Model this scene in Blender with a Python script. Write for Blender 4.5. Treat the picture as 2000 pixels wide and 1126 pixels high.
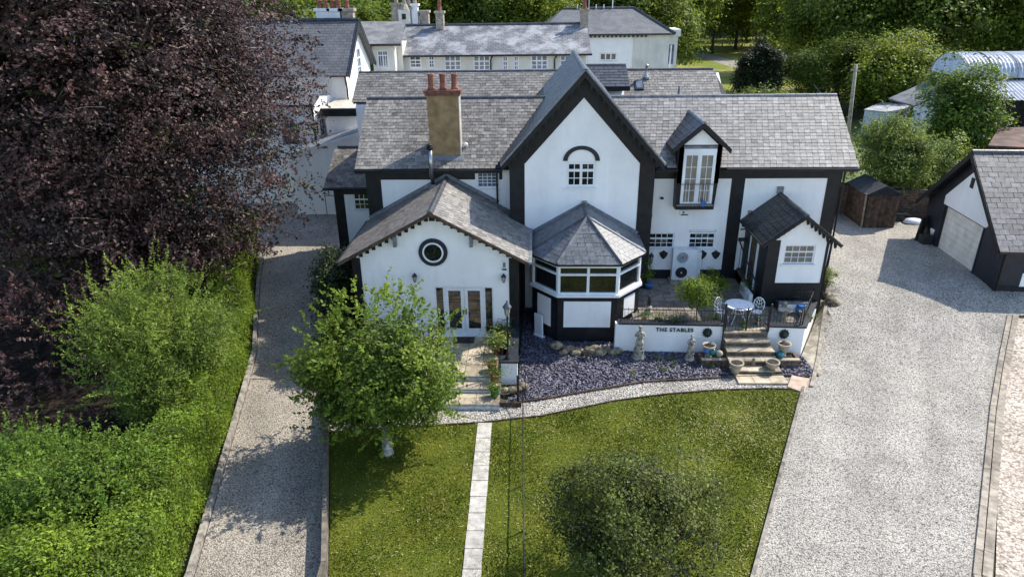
import bpy, bmesh, math, random
import numpy as np
from mathutils import Vector, Matrix
from math import radians, sin, cos, pi, sqrt, atan2
random.seed(7); rng = np.random.default_rng(11)
scene = bpy.context.scene
COL = scene.collection
for o in list(bpy.data.objects): bpy.data.objects.remove(o)

# ---------------------------------------------------------------- camera
F, PITCH, YAW, ROLL, H = 1333., radians(23.7), radians(2.1), radians(.75), 13.0
cam_d = bpy.data.cameras.new('camera'); cam = bpy.data.objects.new('camera', cam_d); COL.objects.link(cam)
scene.camera = cam
MR = Matrix.Rotation(YAW, 3, 'Z') @ Matrix.Rotation(pi/2-PITCH, 3, 'X') @ Matrix.Rotation(-ROLL, 3, 'Z')
cam.matrix_world = Matrix.Translation((0, 0, H)) @ MR.to_4x4()
cam_d.sensor_width = 36; cam_d.lens = 36*F/2000; cam_d.clip_end = 2000; cam_d.clip_start = .1
scene.render.resolution_x = 1024; scene.render.resolution_y = 576
# ---------------------------------------------------------------- light
SUN = Vector((.82, .50, 1.0)).normalized()
w = bpy.data.worlds.new("World"); scene.world = w; w.use_nodes = True
nt = w.node_tree; sky = nt.nodes.new('ShaderNodeTexSky'); sky.sky_type = 'NISHITA'; sky.sun_disc = False
sky.sun_elevation = math.asin(SUN.z); sky.sun_rotation = atan2(SUN.x, SUN.y); sky.altitude = 60; sky.dust_density = .6
bg = nt.nodes['Background']; bg.inputs[1].default_value = .15
nt.links.new(sky.outputs[0], bg.inputs[0])
sd = bpy.data.lights.new('sun', 'SUN'); sd.energy = 3.2; sd.angle = radians(.53); sd.color = (1, .93, .81)
so = bpy.data.objects.new('sun', sd); COL.objects.link(so)
so.matrix_world = SUN.to_track_quat('Z', 'Y').to_matrix().to_4x4()
scene.view_settings.view_transform = 'Standard'; scene.view_settings.look = 'None'
scene.view_settings.exposure = 1.12; scene.view_settings.gamma = 1
scene.render.engine = 'CYCLES'

# ---------------------------------------------------------------- measuring helpers
def _ray(px, py): return MR @ Vector(((px-1000)/F, -(py-563)/F, -1))
def AZ(px, py, z=0.):
    d = _ray(px, py); t = (z-H)/d.z; return Vector((d.x*t, d.y*t, z))
def AY(px, py, y):
    d = _ray(px, py); t = y/d.y; return Vector((d.x*t, y, H+d.z*t))
def AX(px, py, x):
    d = _ray(px, py); t = x/d.x; return Vector((x, d.y*t, H+d.z*t))
def smooth(a, b, v):
    t = min(1, max(0, (v-a)/(b-a))); return t*t*(3-2*t)
def xk(y): return min(12.6, 5.24+(y-12.4)*.4955)            # the kerb line of the right drive
def g(x, y):                                     # height of the ground
    wr = smooth(xk(y)-.5, xk(y)+.2, x); wl = 1-smooth(-8.6, -7.6, x)
    wb = smooth(28, 30, y)
    z = smooth(22, 28.5, y)*max(wr, wl, wb)
    if y > 190: z += (y-190)*.16
    return z
def AG(px, py):
    z = 0.
    for _ in range(50):
        p = AZ(px, py, z); z = .5*z+.5*g(p.x, p.y)
    return Vector((p.x, p.y, g(p.x, p.y)))

# ---------------------------------------------------------------- materials
MAT = {}
def mat(name, col, rough=.7, metal=0., spec=.5, var=.12, scale=8., bump=0., bscale=None, col2=None, thr=None, detail=6, attr=False, tamp=.5, trans=0., leaf=False, wear=.16):
    if name in MAT: return MAT[name]
    m = bpy.data.materials.new(name); m.use_nodes = True; n = m.node_tree.nodes; l = m.node_tree.links
    b = n['Principled BSDF']; b.inputs['Roughness'].default_value = rough; b.inputs['Metallic'].default_value = metal
    b.inputs['Specular IOR Level'].default_value = spec
    tc = n.new('ShaderNodeTexCoord'); no = n.new('ShaderNodeTexNoise'); no.inputs['Scale'].default_value = scale; no.inputs['Detail'].default_value = detail
    geo = n.new('ShaderNodeNewGeometry')
    l.new(geo.outputs['Position'], no.inputs['Vector'])
    ramp = n.new('ShaderNodeValToRGB')
    c2 = col2 if col2 else tuple(c*(1-var*2) for c in col)
    c1 = col if col2 else tuple(c*(1+var) for c in col)
    a, z = thr if thr else (.35, .65)
    ramp.color_ramp.elements[0].position = a; ramp.color_ramp.elements[0].color = (*c2, 1)
    ramp.color_ramp.elements[1].position = z; ramp.color_ramp.elements[1].color = (*c1, 1)
    l.new(no.outputs['Fac'], ramp.inputs[0]); out = ramp.outputs[0]
    if attr:
        at = n.new('ShaderNodeAttribute'); at.attribute_name = 'tint'
        mr = n.new('ShaderNodeMapRange'); mr.inputs['To Min'].default_value = 1-tamp; mr.inputs['To Max'].default_value = 1+tamp
        l.new(at.outputs['Fac'], mr.inputs['Value'])
        mx = n.new('ShaderNodeVectorMath'); mx.operation = 'SCALE'
        l.new(out, mx.inputs[0]); l.new(mr.outputs[0], mx.inputs['Scale']); out = mx.outputs[0]
    if not leaf:                                   # broad weathering over every surface
        bn_ = n.new('ShaderNodeTexNoise'); bn_.inputs['Scale'].default_value = .55; bn_.inputs['Detail'].default_value = 7; bn_.inputs['Roughness'].default_value = .65
        mp = n.new('ShaderNodeMapping'); mp.inputs['Scale'].default_value = (1.6, 1.6, .7); l.new(geo.outputs['Position'], mp.inputs[0]); l.new(mp.outputs[0], bn_.inputs['Vector'])
        r2_ = n.new('ShaderNodeMapRange'); r2_.inputs['From Min'].default_value = .3; r2_.inputs['From Max'].default_value = .7
        k_ = wear; r2_.inputs['To Min'].default_value = 1-k_; r2_.inputs['To Max'].default_value = 1+k_*.6; l.new(bn_.outputs['Fac'], r2_.inputs['Value'])
        m2_ = n.new('ShaderNodeVectorMath'); m2_.operation = 'SCALE'; l.new(out, m2_.inputs[0]); l.new(r2_.outputs[0], m2_.inputs['Scale']); out = m2_.outputs[0]
    l.new(out, b.inputs['Base Color'])
    if bump:
        nb = n.new('ShaderNodeTexNoise'); nb.inputs['Scale'].default_value = bscale or scale*4; nb.inputs['Detail'].default_value = 5
        l.new(geo.outputs['Position'], nb.inputs['Vector'])
        bp = n.new('ShaderNodeBump'); bp.inputs['Strength'].default_value = bump; bp.inputs['Distance'].default_value = .03
        l.new(nb.outputs['Fac'], bp.inputs['Height']); l.new(bp.outputs[0], b.inputs['Normal'])
    if leaf:
        tr = n.new('ShaderNodeBsdfTranslucent'); mx = n.new('ShaderNodeMixShader'); mx.inputs[0].default_value = trans
        hs = n.new('ShaderNodeHueSaturation'); hs.inputs['Value'].default_value = 1.5; hs.inputs['Hue'].default_value = .485
        l.new(out, hs.inputs['Color']); l.new(hs.outputs[0], tr.inputs[0])
        l.new(b.outputs[0], mx.inputs[1]); l.new(tr.outputs[0], mx.inputs[2]); l.new(mx.outputs[0], n['Material Output'].inputs[0])
    MAT[name] = m; return m
def stone_mat(name, cols, scale, bump=.6, dist=.03, gap=.25, tracks=None):
    """gravel: a voronoi of stones, each its own shade, with dark gaps and relief"""
    m = bpy.data.materials.new(name); m.use_nodes = True; n = m.node_tree.nodes; l = m.node_tree.links
    b = n['Principled BSDF']; b.inputs['Roughness'].default_value = .85
    geo = n.new('ShaderNodeNewGeometry')
    wn = n.new('ShaderNodeTexNoise'); wn.inputs['Scale'].default_value = 5; l.new(geo.outputs['Position'], wn.inputs['Vector'])
    ad = n.new('ShaderNodeVectorMath'); ad.operation = 'MULTIPLY_ADD'; ad.inputs[1].default_value = (.12, .12, 0)
    l.new(wn.outputs['Color'], ad.inputs[0]); l.new(geo.outputs['Position'], ad.inputs[2])
    v = n.new('ShaderNodeTexVoronoi'); v.inputs['Scale'].default_value = scale; l.new(ad.outputs[0], v.inputs['Vector'])
    sep = n.new('ShaderNodeSeparateColor'); l.new(v.outputs['Color'], sep.inputs[0])
    r = n.new('ShaderNodeValToRGB'); e = r.color_ramp.elements
    e[0].color = (*cols[0], 1); e[1].color = (*cols[-1], 1)
    for i, c in enumerate(cols[1:-1]):
        q = e.new((i+1)/(len(cols)-1)); q.color = (*c, 1)
    l.new(sep.outputs[0], r.inputs[0])
    big = n.new('ShaderNodeTexNoise'); big.inputs['Scale'].default_value = .7; big.inputs['Detail'].default_value = 5; l.new(geo.outputs['Position'], big.inputs['Vector'])
    mr = n.new('ShaderNodeMapRange'); mr.inputs['From Min'].default_value = .3; mr.inputs['From Max'].default_value = .7; mr.inputs['To Min'].default_value = .78; mr.inputs['To Max'].default_value = 1.12
    l.new(big.outputs['Fac'], mr.inputs['Value'])
    gp = n.new('ShaderNodeMapRange'); gp.inputs['From Min'].default_value = .75; gp.inputs['From Max'].default_value = .35; gp.inputs['To Min'].default_value = gap; gp.inputs['To Max'].default_value = 1
    l.new(v.outputs['Distance'], gp.inputs['Value'])
    mu = n.new('ShaderNodeMath'); mu.operation = 'MULTIPLY'; l.new(mr.outputs[0], mu.inputs[0]); l.new(gp.outputs[0], mu.inputs[1])
    if tracks is not None:                          # faint worn wheel lines along the drive
        mp = n.new('ShaderNodeMapping'); mp.vector_type = 'TEXTURE'; mp.inputs['Rotation'].default_value = (0, 0, tracks); mp.inputs['Scale'].default_value = (.9, 12, 1); l.new(geo.outputs['Position'], mp.inputs[0])
        tn = n.new('ShaderNodeTexNoise'); tn.inputs['Scale'].default_value = .8; tn.inputs['Detail'].default_value = 3; l.new(mp.outputs[0], tn.inputs['Vector'])
        tm = n.new('ShaderNodeMapRange'); tm.inputs['From Min'].default_value = .35; tm.inputs['From Max'].default_value = .65; tm.inputs['To Min'].default_value = .84; tm.inputs['To Max'].default_value = 1.06; l.new(tn.outputs['Fac'], tm.inputs['Value'])
        m3 = n.new('ShaderNodeMath'); m3.operation = 'MULTIPLY'; l.new(mu.outputs[0], m3.inputs[0]); l.new(tm.outputs[0], m3.inputs[1]); mu = m3
    sc = n.new('ShaderNodeVectorMath'); sc.operation = 'SCALE'; l.new(r.outputs[0], sc.inputs[0]); l.new(mu.outputs[0], sc.inputs['Scale'])
    l.new(sc.outputs[0], b.inputs['Base Color'])
    bp = n.new('ShaderNodeBump'); bp.invert = True; bp.inputs['Strength'].default_value = bump; bp.inputs['Distance'].default_value = dist
    l.new(v.outputs['Distance'], bp.inputs['Height']); l.new(bp.outputs[0], b.inputs['Normal'])
    MAT[name] = m; return m
def slate_far(name, c1, c2, patch=None):
    """far roofs: courses in the material"""
    m = bpy.data.materials.new(name); m.use_nodes = True; n = m.node_tree.nodes; l = m.node_tree.links
    b = n['Principled BSDF']; b.inputs['Roughness'].default_value = .6
    uv = n.new('ShaderNodeUVMap'); br = n.new('ShaderNodeTexBrick'); l.new(uv.outputs[0], br.inputs[0])
    br.inputs['Color1'].default_value = (*c1, 1); br.inputs['Color2'].default_value = (*c2, 1); br.inputs['Mortar'].default_value = (.03, .03, .032, 1)
    br.inputs['Scale'].default_value = 1; br.inputs['Brick Width'].default_value = .4; br.inputs['Row Height'].default_value = .25; br.inputs['Mortar Size'].default_value = .018
    geo = n.new('ShaderNodeNewGeometry'); no = n.new('ShaderNodeTexNoise'); no.inputs['Scale'].default_value = .8; no.inputs['Detail'].default_value = 8; no.inputs['Roughness'].default_value = .7
    l.new(geo.outputs['Position'], no.inputs['Vector'])
    r = n.new('ShaderNodeValToRGB'); r.color_ramp.elements[0].position = .45; r.color_ramp.elements[1].position = .62
    l.new(no.outputs['Fac'], r.inputs[0])
    mx = n.new('ShaderNodeMix'); mx.data_type = 'RGBA'; mx.blend_type = 'MIX'
    k = n.new('ShaderNodeMath'); k.operation = 'MULTIPLY'; k.inputs[1].default_value = .75 if patch else .35; l.new(r.outputs[0], k.inputs[0])
    l.new(k.outputs[0], mx.inputs[0]); l.new(br.outputs[0], mx.inputs[6]); mx.inputs[7].default_value = (*(patch or tuple(c*1.5 for c in c1)), 1)
    l.new(mx.outputs[2], b.inputs['Base Color'])
    bp = n.new('ShaderNodeBump'); bp.invert = True; bp.inputs['Strength'].default_value = .7; bp.inputs['Distance'].default_value = .03
    l.new(br.outputs['Fac'], bp.inputs['Height']); l.new(bp.outputs[0], b.inputs['Normal'])
    MAT[name] = m; return m

WHITE = mat('white_render', (.90, .885, .87), .85, col2=(.85, .835, .82), scale=1.3, thr=(.3, .6), bump=.35, bscale=22, wear=.07)
CREAM = mat('cream_render', (.72, .69, .62), .85, col2=(.60, .57, .50), scale=.9, thr=(.3, .6), bump=.2, bscale=9)
def streaks(m, amt):
    n = m.node_tree.nodes; l = m.node_tree.links; b = n['Principled BSDF']; src = b.inputs['Base Color'].links[0].from_socket
    geo = n.new('ShaderNodeNewGeometry'); mp = n.new('ShaderNodeMapping'); mp.inputs['Scale'].default_value = (4.5, 4.5, .6); l.new(geo.outputs['Position'], mp.inputs[0])
    no = n.new('ShaderNodeTexNoise'); no.inputs['Scale'].default_value = 1; no.inputs['Detail'].default_value = 6; l.new(mp.outputs[0], no.inputs['Vector'])
    mr = n.new('ShaderNodeMapRange'); mr.inputs['From Min'].default_value = .5; mr.inputs['From Max'].default_value = .75; mr.inputs['To Min'].default_value = 0; mr.inputs['To Max'].default_value = amt; l.new(no.outputs['Fac'], mr.inputs['Value'])
    mx = n.new('ShaderNodeMix'); mx.data_type = 'RGBA'; l.new(mr.outputs[0], mx.inputs[0]); l.new(src, mx.inputs[6]); mx.inputs[7].default_value = (.42, .40, .34, 1); l.new(mx.outputs[2], b.inputs['Base Color'])
streaks(WHITE, .10); streaks(CREAM, .22)
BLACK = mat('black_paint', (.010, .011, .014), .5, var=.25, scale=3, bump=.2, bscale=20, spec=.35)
NAVY = mat('blue_black_paint', (.012, .016, .026), .55, var=.2, scale=3, bump=.15, bscale=20)
UPVC = mat('white_upvc', (.80, .82, .84), .35, var=.03, scale=3)
GLASS = mat('window_glass', (.012, .014, .014), .03, spec=1., var=.2, scale=1.2)
GLASSC = mat('curtained_glass', (.20, .19, .16), .1, spec=.8, col2=(.13, .12, .10), scale=2, thr=(.3, .7))
GLASSB = mat('pale_window_glass', (.12, .15, .19), .05, spec=1., var=.3, scale=3)
SLATE = mat('brown_grey_slate', (.215, .20, .182), .62, var=.18, scale=9, bump=.3, bscale=30, attr=True, tamp=.46)
SLATEL = mat('pale_grey_slate', (.235, .222, .21), .6, var=.16, scale=9, bump=.3, bscale=30, attr=True, tamp=.44)
SLATED = mat('dark_slate', (.034, .038, .047), .45, var=.2, scale=9, bump=.3, bscale=30, attr=True, tamp=.5)
SLATEB = mat('blue_grey_slate', (.15, .157, .17), .5, var=.15, scale=9, bump=.25, bscale=30, attr=True, tamp=.35)
SLATEK = mat('black_slate', (.014, .015, .018), .4, var=.2, scale=9, bump=.3, bscale=30, attr=True, tamp=.6)
SLATEG = mat('garage_slate', (.135, .13, .135), .55, var=.2, scale=7, bump=.3, bscale=30, attr=True, tamp=.5)
SLATEBR = mat('brown_slate', (.18, .16, .14), .6, var=.18, scale=9, bump=.3, bscale=30, attr=True, tamp=.4)
RIDGE = mat('ridge_tile', (.06, .063, .072), .5, var=.2, scale=4, bump=.2)
RIDGEL = mat('grey_ridge_tile', (.17, .175, .185), .5, var=.2, scale=4, bump=.2)
LEAD = mat('lead_flashing', (.20, .21, .23), .45, var=.15, scale=6)
TANR = mat('tan_render', (.33, .22, .11), .9, var=.15, scale=3, bump=.5, bscale=30)
REDB = mat('red_brick', (.20, .085, .055), .85, var=.25, scale=6, bump=.4, bscale=25)
TERRA = mat('terracotta', (.26, .095, .06), .75, var=.2, scale=6, bump=.1)
STACK = mat('stone_stack', (.36, .31, .25), .85, var=.2, scale=4, bump=.3)
STEEL = mat('stainless_steel', (.45, .46, .48), .3, metal=.9, var=.1, scale=6)
IRON = mat('wrought_iron', (.012, .012, .014), .4, var=.2, scale=8)
IRONW = mat('white_cast_metal', (.78, .79, .80), .4, var=.05, scale=8)
SOIL = mat('dark_soil', (.045, .035, .024), .95, var=.4, scale=6, bump=.8, bscale=25)
TIMBER = mat('weathered_timber', (.26, .235, .20), .85, var=.25, scale=5, bump=.5, bscale=30, attr=True, tamp=.25)
TIMBERD = mat('brown_timber', (.085, .052, .033), .85, var=.3, scale=5, bump=.4, bscale=30, attr=True, tamp=.35)
SAND = mat('sandstone_slab', (.42, .35, .25), .85, var=.18, scale=3, bump=.3, bscale=25, attr=True, tamp=.25)
GREYS = mat('grey_slab', (.21, .185, .155), .85, var=.2, scale=3, bump=.3, bscale=25, attr=True, tamp=.25)
PALES = mat('pale_slab', (.46, .435, .39), .9, var=.15, scale=4, bump=.3, bscale=30, attr=True, tamp=.2)
PINKS = mat('pink_slab', (.48, .36, .27), .9, var=.12, scale=4, bump=.3, bscale=30)
KERB = mat('concrete_kerb', (.31, .265, .21), .9, var=.2, scale=5, bump=.4, bscale=30, attr=True, tamp=.2)
BRICKP = mat('brown_step_brick', (.14, .095, .065), .85, var=.3, scale=7, bump=.5, bscale=30)
STATUE = mat('weathered_stone', (.37, .335, .27), .9, var=.3, scale=9, bump=.5, bscale=30)
ROCK = mat('rockery_stone', (.22, .18, .12), .9, var=.35, scale=7, bump=.6, bscale=20, attr=True, tamp=.3)
TEAL = mat('teal_glaze', (.03, .18, .19), .15, var=.3, scale=6)
BLUEP = mat('blue_plastic', (.03, .16, .42), .4, var=.1, scale=5)
GREENP = mat('green_glaze', (.06, .20, .03), .25, var=.1, scale=5)
POTS = mat('pale_clay_pot', (.37, .315, .235), .8, var=.15, scale=7, bump=.3)
DOORW = mat('cream_garage_door', (.76, .71, .62), .55, var=.06, scale=2, bump=.1)
CORR = mat('corrugated_metal', (.42, .45, .50), .45, metal=.3, var=.14, scale=1.2)
CORRD = mat('dark_sheet_roof', (.13, .135, .15), .6, var=.25, scale=1.2)
RUST = mat('rusty_sheet', (.10, .045, .03), .8, var=.35, scale=1.5)
SHEDW = mat('pale_blue_sheet', (.55, .62, .72), .6, var=.08, scale=1)
DARKB = mat('dark_boarding', (.03, .028, .026), .8, var=.3, scale=3)
FELT = mat('roof_felt', (.014, .018, .026), .8, var=.2, scale=6)
POLE = mat('pole_wood', (.30, .27, .20), .85, var=.2, scale=4)
BARK = mat('grey_bark', (.20, .17, .12), .9, var=.35, scale=6, bump=.8, bscale=20)
BARKW = mat('pale_bark', (.46, .43, .37), .85, var=.3, scale=7, bump=.5, bscale=20)
BARKD = mat('dark_bark', (.07, .058, .04), .9, var=.3, scale=6, bump=.6, bscale=20)
TWIG = mat('bare_twig', (.34, .28, .21), .85, var=.3, scale=6)
GRAVEL = stone_mat('pale_gravel', [(.15, .13, .105), (.41, .375, .32), (.47, .435, .38), (.53, .495, .44), (.38, .34, .28), (.57, .54, .485)], 25, gap=.36, tracks=-radians(26.4))
GRAVELB = stone_mat('beige_gravel', [(.22, .17, .12), (.50, .41, .32), (.60, .51, .42), (.66, .57, .48)], 15, gap=.5)
GRAVELW = stone_mat('white_path_gravel', [(.16, .14, .12), (.46, .42, .36), (.56, .53, .47), (.38, .34, .28), (.62, .59, .54)], 20, gap=.35)
GRAVELL = stone_mat('brownish_gravel', [(.15, .125, .10), (.37, .325, .265), (.43, .385, .325), (.48, .435, .37), (.33, .285, .22), (.52, .475, .41)], 25, gap=.36, tracks=radians(14))
YARD = stone_mat('yard_gravel', [(.22, .20, .16), (.36, .33, .28), (.44, .41, .35), (.30, .27, .23)], 14, bump=.3)
SLBED = stone_mat('slate_chipping_bed', [(.03, .03, .045), (.09, .09, .13), (.13, .13, .18), (.06, .06, .09)], 12)
STONES = mat('loose_stones', (.46, .425, .375), .85, var=.15, scale=20, attr=True, tamp=.75)
CHIPS = mat('purple_slate_chippings', (.115, .11, .15), .5, var=.2, scale=14, attr=True, tamp=.7)
LAWN = mat('lawn_turf', (.125, .137, .020), .95, spec=.1, col2=(.080, .108, .014), scale=1.1, thr=(.32, .68), bump=.8, bscale=30, detail=9)
GRASSF = mat('field_grass', (.28, .26, .08), .95, spec=.1, col2=(.15, .18, .035), scale=.12, thr=(.4, .6), detail=9)
GRASSB = mat('grass_blade', (.16, .17, .018), .9, spec=.1, col2=(.075, .105, .011), scale=1.3, thr=(.35, .65), attr=True, tamp=.5)
EARTH = mat('rough_ground', (.07, .075, .03), .95, col2=(.05, .045, .03), scale=.5, thr=(.4, .6), bump=.5)
HILLM = mat('hill_woodland', (.06, .10, .03), .95, col2=(.03, .05, .015), scale=.15, thr=(.4, .6))
def leafmat(name, c, c2, tr=.28, rough=.5, tamp=.55, sc=.7):
    return mat(name, c, rough, spec=.22, col2=c2, scale=sc, thr=(.4, .62), attr=True, tamp=tamp, leaf=True, trans=tr)
L_BEECH = leafmat('copper_leaf', (.085, .046, .042), (.030, .021, .019), .16, .5, .85)
L_BEECHG = leafmat('inner_green_leaf', (.075, .10, .02), (.045, .065, .014), .3)
L_YG = leafmat('bright_leaf', (.15, .205, .025), (.085, .135, .018), .38)
L_HEDGE = leafmat('hedge_leaf', (.16, .23, .024), (.11, .17, .02), .35)
L_CON = leafmat('feathery_leaf', (.17, .225, .035), (.10, .15, .024), .35)
L_LAUR = leafmat('shrub_leaf', (.135, .205, .025), (.075, .13, .018), .35)
L_OAK = leafmat('wood_leaf', (.14, .19, .024), (.065, .105, .014), .48)
L_OAK2 = leafmat('light_wood_leaf', (.22, .27, .032), (.12, .17, .02), .5)
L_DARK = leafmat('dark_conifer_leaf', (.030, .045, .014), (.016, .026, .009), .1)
L_OLIVE = leafmat('olive_leaf', (.11, .135, .026), (.036, .052, .009), .3, tamp=.8)
L_PALE = leafmat('pale_leaf', (.17, .22, .048), (.10, .145, .028), .35)
L_ACER = leafmat('acer_leaf', (.16, .22, .02), (.10, .15, .018), .35)

# ---------------------------------------------------------------- object helpers
WM = {}
def link(o, parent=None):
    COL.objects.link(o)
    if parent is not None:
        o.parent = parent; o.matrix_parent_inverse = WM.get(parent, Matrix()).inverted()
    return o
def tag(o, label=None, cat=None, group=None, kind=None):
    if label: o['label'] = label
    if cat: o['category'] = cat
    if group: o['group'] = group
    if kind: o['kind'] = kind
    return o
def thing(name, label, cat, loc=(0, 0, 0), group=None):
    o = bpy.data.objects.new(name, None); o.location = loc; o.empty_display_size = .3
    COL.objects.link(o); WM[o] = Matrix.Translation(loc); return tag(o, label, cat, group)
def copy_tree(src, delta, label=None, rot=0.):
    """copy of a thing with all its parts, moved by delta"""
    c = src.copy(); COL.objects.link(c)
    c.location = src.location+Vector(delta); c.rotation_euler.z = src.rotation_euler.z+rot
    if label: c['label'] = label
    def rec(a, b):
        for ch in a.children:
            d = ch.copy(); COL.objects.link(d); d.parent = b; rec(ch, d)
    rec(src, c); return c

class MB:
    def __init__(s): s.v = []; s.f = []; s.t = []; s.cur = None
    def add(s, vs, fs):
        k = len(s.v); s.v += [tuple(p) for p in vs]
        t = s.cur if s.cur is not None else .5
        for f in fs: s.f.append([i+k for i in f]); s.t.append(t)
    def obb(s, c, ex, ey, ez):
        c, ex, ey, ez = Vector(c), Vector(ex), Vector(ey), Vector(ez)
        vs = [c+ex*a+ey*b+ez*d for a in (-.5, .5) for b in (-.5, .5) for d in (-.5, .5)]
        fs = [(0, 1, 3, 2), (4, 6, 7, 5), (0, 4, 5, 1), (2, 3, 7, 6), (0, 2, 6, 4), (1, 5, 7, 3)]
        if ex.cross(ey).dot(ez) < 0: fs = [f[::-1] for f in fs]
        s.add(vs, fs); return s
    def box(s, x0, x1, y0, y1, z0, z1):
        return s.obb(((x0+x1)/2, (y0+y1)/2, (z0+z1)/2), (x1-x0, 0, 0), (0, y1-y0, 0), (0, 0, z1-z0))
    def beam(s, p, q, wd, h, up=(0, 0, 1)):
        p, q = Vector(p), Vector(q); d = q-p
        sd_ = d.cross(Vector(up)); sd_ = sd_.normalized() if sd_.length > 1e-6 else Vector((1, 0, 0))
        u = sd_.cross(d).normalized()
        return s.obb((p+q)/2, d, sd_*wd, u*h)
    def prism(s, poly, ext):
        n = len(poly); ext = Vector(ext); a = [Vector(p) for p in poly]; b = [p+ext for p in a]
        nrm = Vector((0, 0, 0))
        for i in range(n): nrm += a[i].cross(a[(i+1) % n])
        fl = nrm.dot(ext) < 0
        fs = [list(range(n))[::-1], list(range(n, 2*n))]+[(i, (i+1) % n, (i+1) % n+n, i+n) for i in range(n)]
        if fl: fs = [list(f)[::-1] for f in fs]
        s.add(a+b, fs); return s
    def tube(s, pts, r, n=8, cap=True):
        pts = [Vector(p) for p in pts]; rs = r if isinstance(r, (list, tuple)) else [r]*len(pts)
        vs = []; fs = []; ref = Vector((.3, .2, 1)).normalized()
        for i, p in enumerate(pts):
            d = (pts[min(i+1, len(pts)-1)]-pts[max(i-1, 0)])
            d = d.normalized() if d.length > 1e-9 else Vector((0, 0, 1))
            if abs(d.dot(ref)) > .97: ref = Vector((1, .1, 0)).normalized()
            a = d.cross(ref).normalized(); b = d.cross(a)
            for k in range(n):
                t = 2*pi*k/n; vs.append(p+(a*cos(t)+b*sin(t))*rs[i])
        for i in range(len(pts)-1):
            for k in range(n):
                k2 = (k+1) % n; fs.append((i*n+k, i*n+k2, (i+1)*n+k2, (i+1)*n+k))
        if cap: fs.append(list(range(n))[::-1]); fs.append(list(range((len(pts)-1)*n, len(pts)*n)))
        s.add(vs, fs); return s
    def lathe(s, prof, c, n=14, ax=None, sq=(1, 1)):
        c = Vector(c); vs = []; fs = []
        for r, z in prof:
            for k in range(n):
                t = 2*pi*k/n; vs.append(c+Vector((r*cos(t)*sq[0], r*sin(t)*sq[1], z)))
        for i in range(len(prof)-1):
            for k in range(n):
                k2 = (k+1) % n; fs.append((i*n+k, i*n+k2, (i+1)*n+k2, (i+1)*n+k))
        fs.append(list(range(n))[::-1]); fs.append(list(range((len(prof)-1)*n, len(prof)*n)))
        s.add(vs, fs); return s
    def ball(s, c, r, n=8, sc=(1, 1, 1), jit=0.):
        c = Vector(c); vs = []; fs = []; m = n//2+1
        for i in range(m+1):
            ph = -pi/2+pi*i/m
            for k in range(n):
                t = 2*pi*k/n; j = 1+random.uniform(-jit, jit)
                vs.append(c+Vector((cos(ph)*cos(t)*sc[0], cos(ph)*sin(t)*sc[1], sin(ph)*sc[2]))*r*j)
        for i in range(m):
            for k in range(n):
                k2 = (k+1) % n; fs.append((i*n+k, i*n+k2, (i+1)*n+k2, (i+1)*n+k))
        s.add(vs, fs); return s
    def mesh(s, name, m, smooth_=False):
        me = bpy.data.meshes.new(name); me.from_pydata(s.v, [], s.f); me.materials.append(m)
        at = me.attributes.new('tint', 'FLOAT', 'FACE'); at.data.foreach_set('value', s.t)
        if smooth_: me.polygons.foreach_set('use_smooth', [True]*len(me.polygons))
        me.update(); return me
    def build(s, name, m, parent=None, smooth_=False, **kw):
        o = bpy.data.objects.new(name, s.mesh(name, m, smooth_)); link(o, parent); tag(o, **kw); return o

def np_mesh(name, V, Fq, m, tint=None, nv=4):
    me = bpy.data.meshes.new(name); N = len(Fq)
    me.vertices.add(len(V)); me.vertices.foreach_set('co', np.asarray(V, np.float32).ravel())
    me.loops.add(N*nv); me.loops.foreach_set('vertex_index', np.asarray(Fq, np.int32).ravel())
    me.polygons.add(N); me.polygons.foreach_set('loop_start', np.arange(0, N*nv, nv, dtype=np.int32))
    at = me.attributes.new('tint', 'FLOAT', 'FACE')
    at.data.foreach_set('value', np.asarray(tint if tint is not None else rng.random(N), np.float32))
    me.materials.append(m); me.update(calc_edges=True); return me

# ---- individual pieces that share meshes (slates, slabs, bricks)
UNIT = {}
def unit_mesh(name, m, tint):
    k = (name, m.name, round(tint*11))
    if k not in UNIT:
        b = MB(); b.cur = round(tint*11)/11; b.obb((0, 0, 0), (1, 0, 0), (0, 1, 0), (0, 0, 1)); UNIT[k] = b.mesh(name, m)
    return UNIT[k]
def piece(name, c, ex, ey, ez, m, parent, tint=None):
    c, ex, ey, ez = Vector(c), Vector(ex), Vector(ey), Vector(ez)
    o = bpy.data.objects.new(name, unit_mesh(name, m, random.random() if tint is None else tint))
    M = Matrix((ex, ey, ez)).transposed().to_4x4(); M.translation = c
    o.matrix_basis = M; link(o, parent); return o
def pieces(name, lst, root, limit=300, far_parent=None):
    """lst: (c, ex, ey, ez, mat, parent, tint).  The nearest `limit` are objects, the rest one part."""
    lst.sort(key=lambda q: (Vector(q[0])-Vector((0, 0, H))).length)
    for q in lst[:limit]: piece(name, *q)
    rest = {}
    for q in lst[limit:]: rest.setdefault(q[4].name, []).append(q)
    if rest:
        b = MB(); mats = list(rest); idx = []
        for i, k in enumerate(mats):
            for q in rest[k]:
                b.cur = q[6] if q[6] is not None else random.random(); b.obb(*q[:4]); idx += [i]*6
        me = b.mesh(name, MAT[mats[0]])
        for k in mats[1:]: me.materials.append(MAT[k])
        me.polygons.foreach_set('material_index', idx)
        o = bpy.data.objects.new(name, me); link(o, root); o['kind'] = 'stuff'

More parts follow.
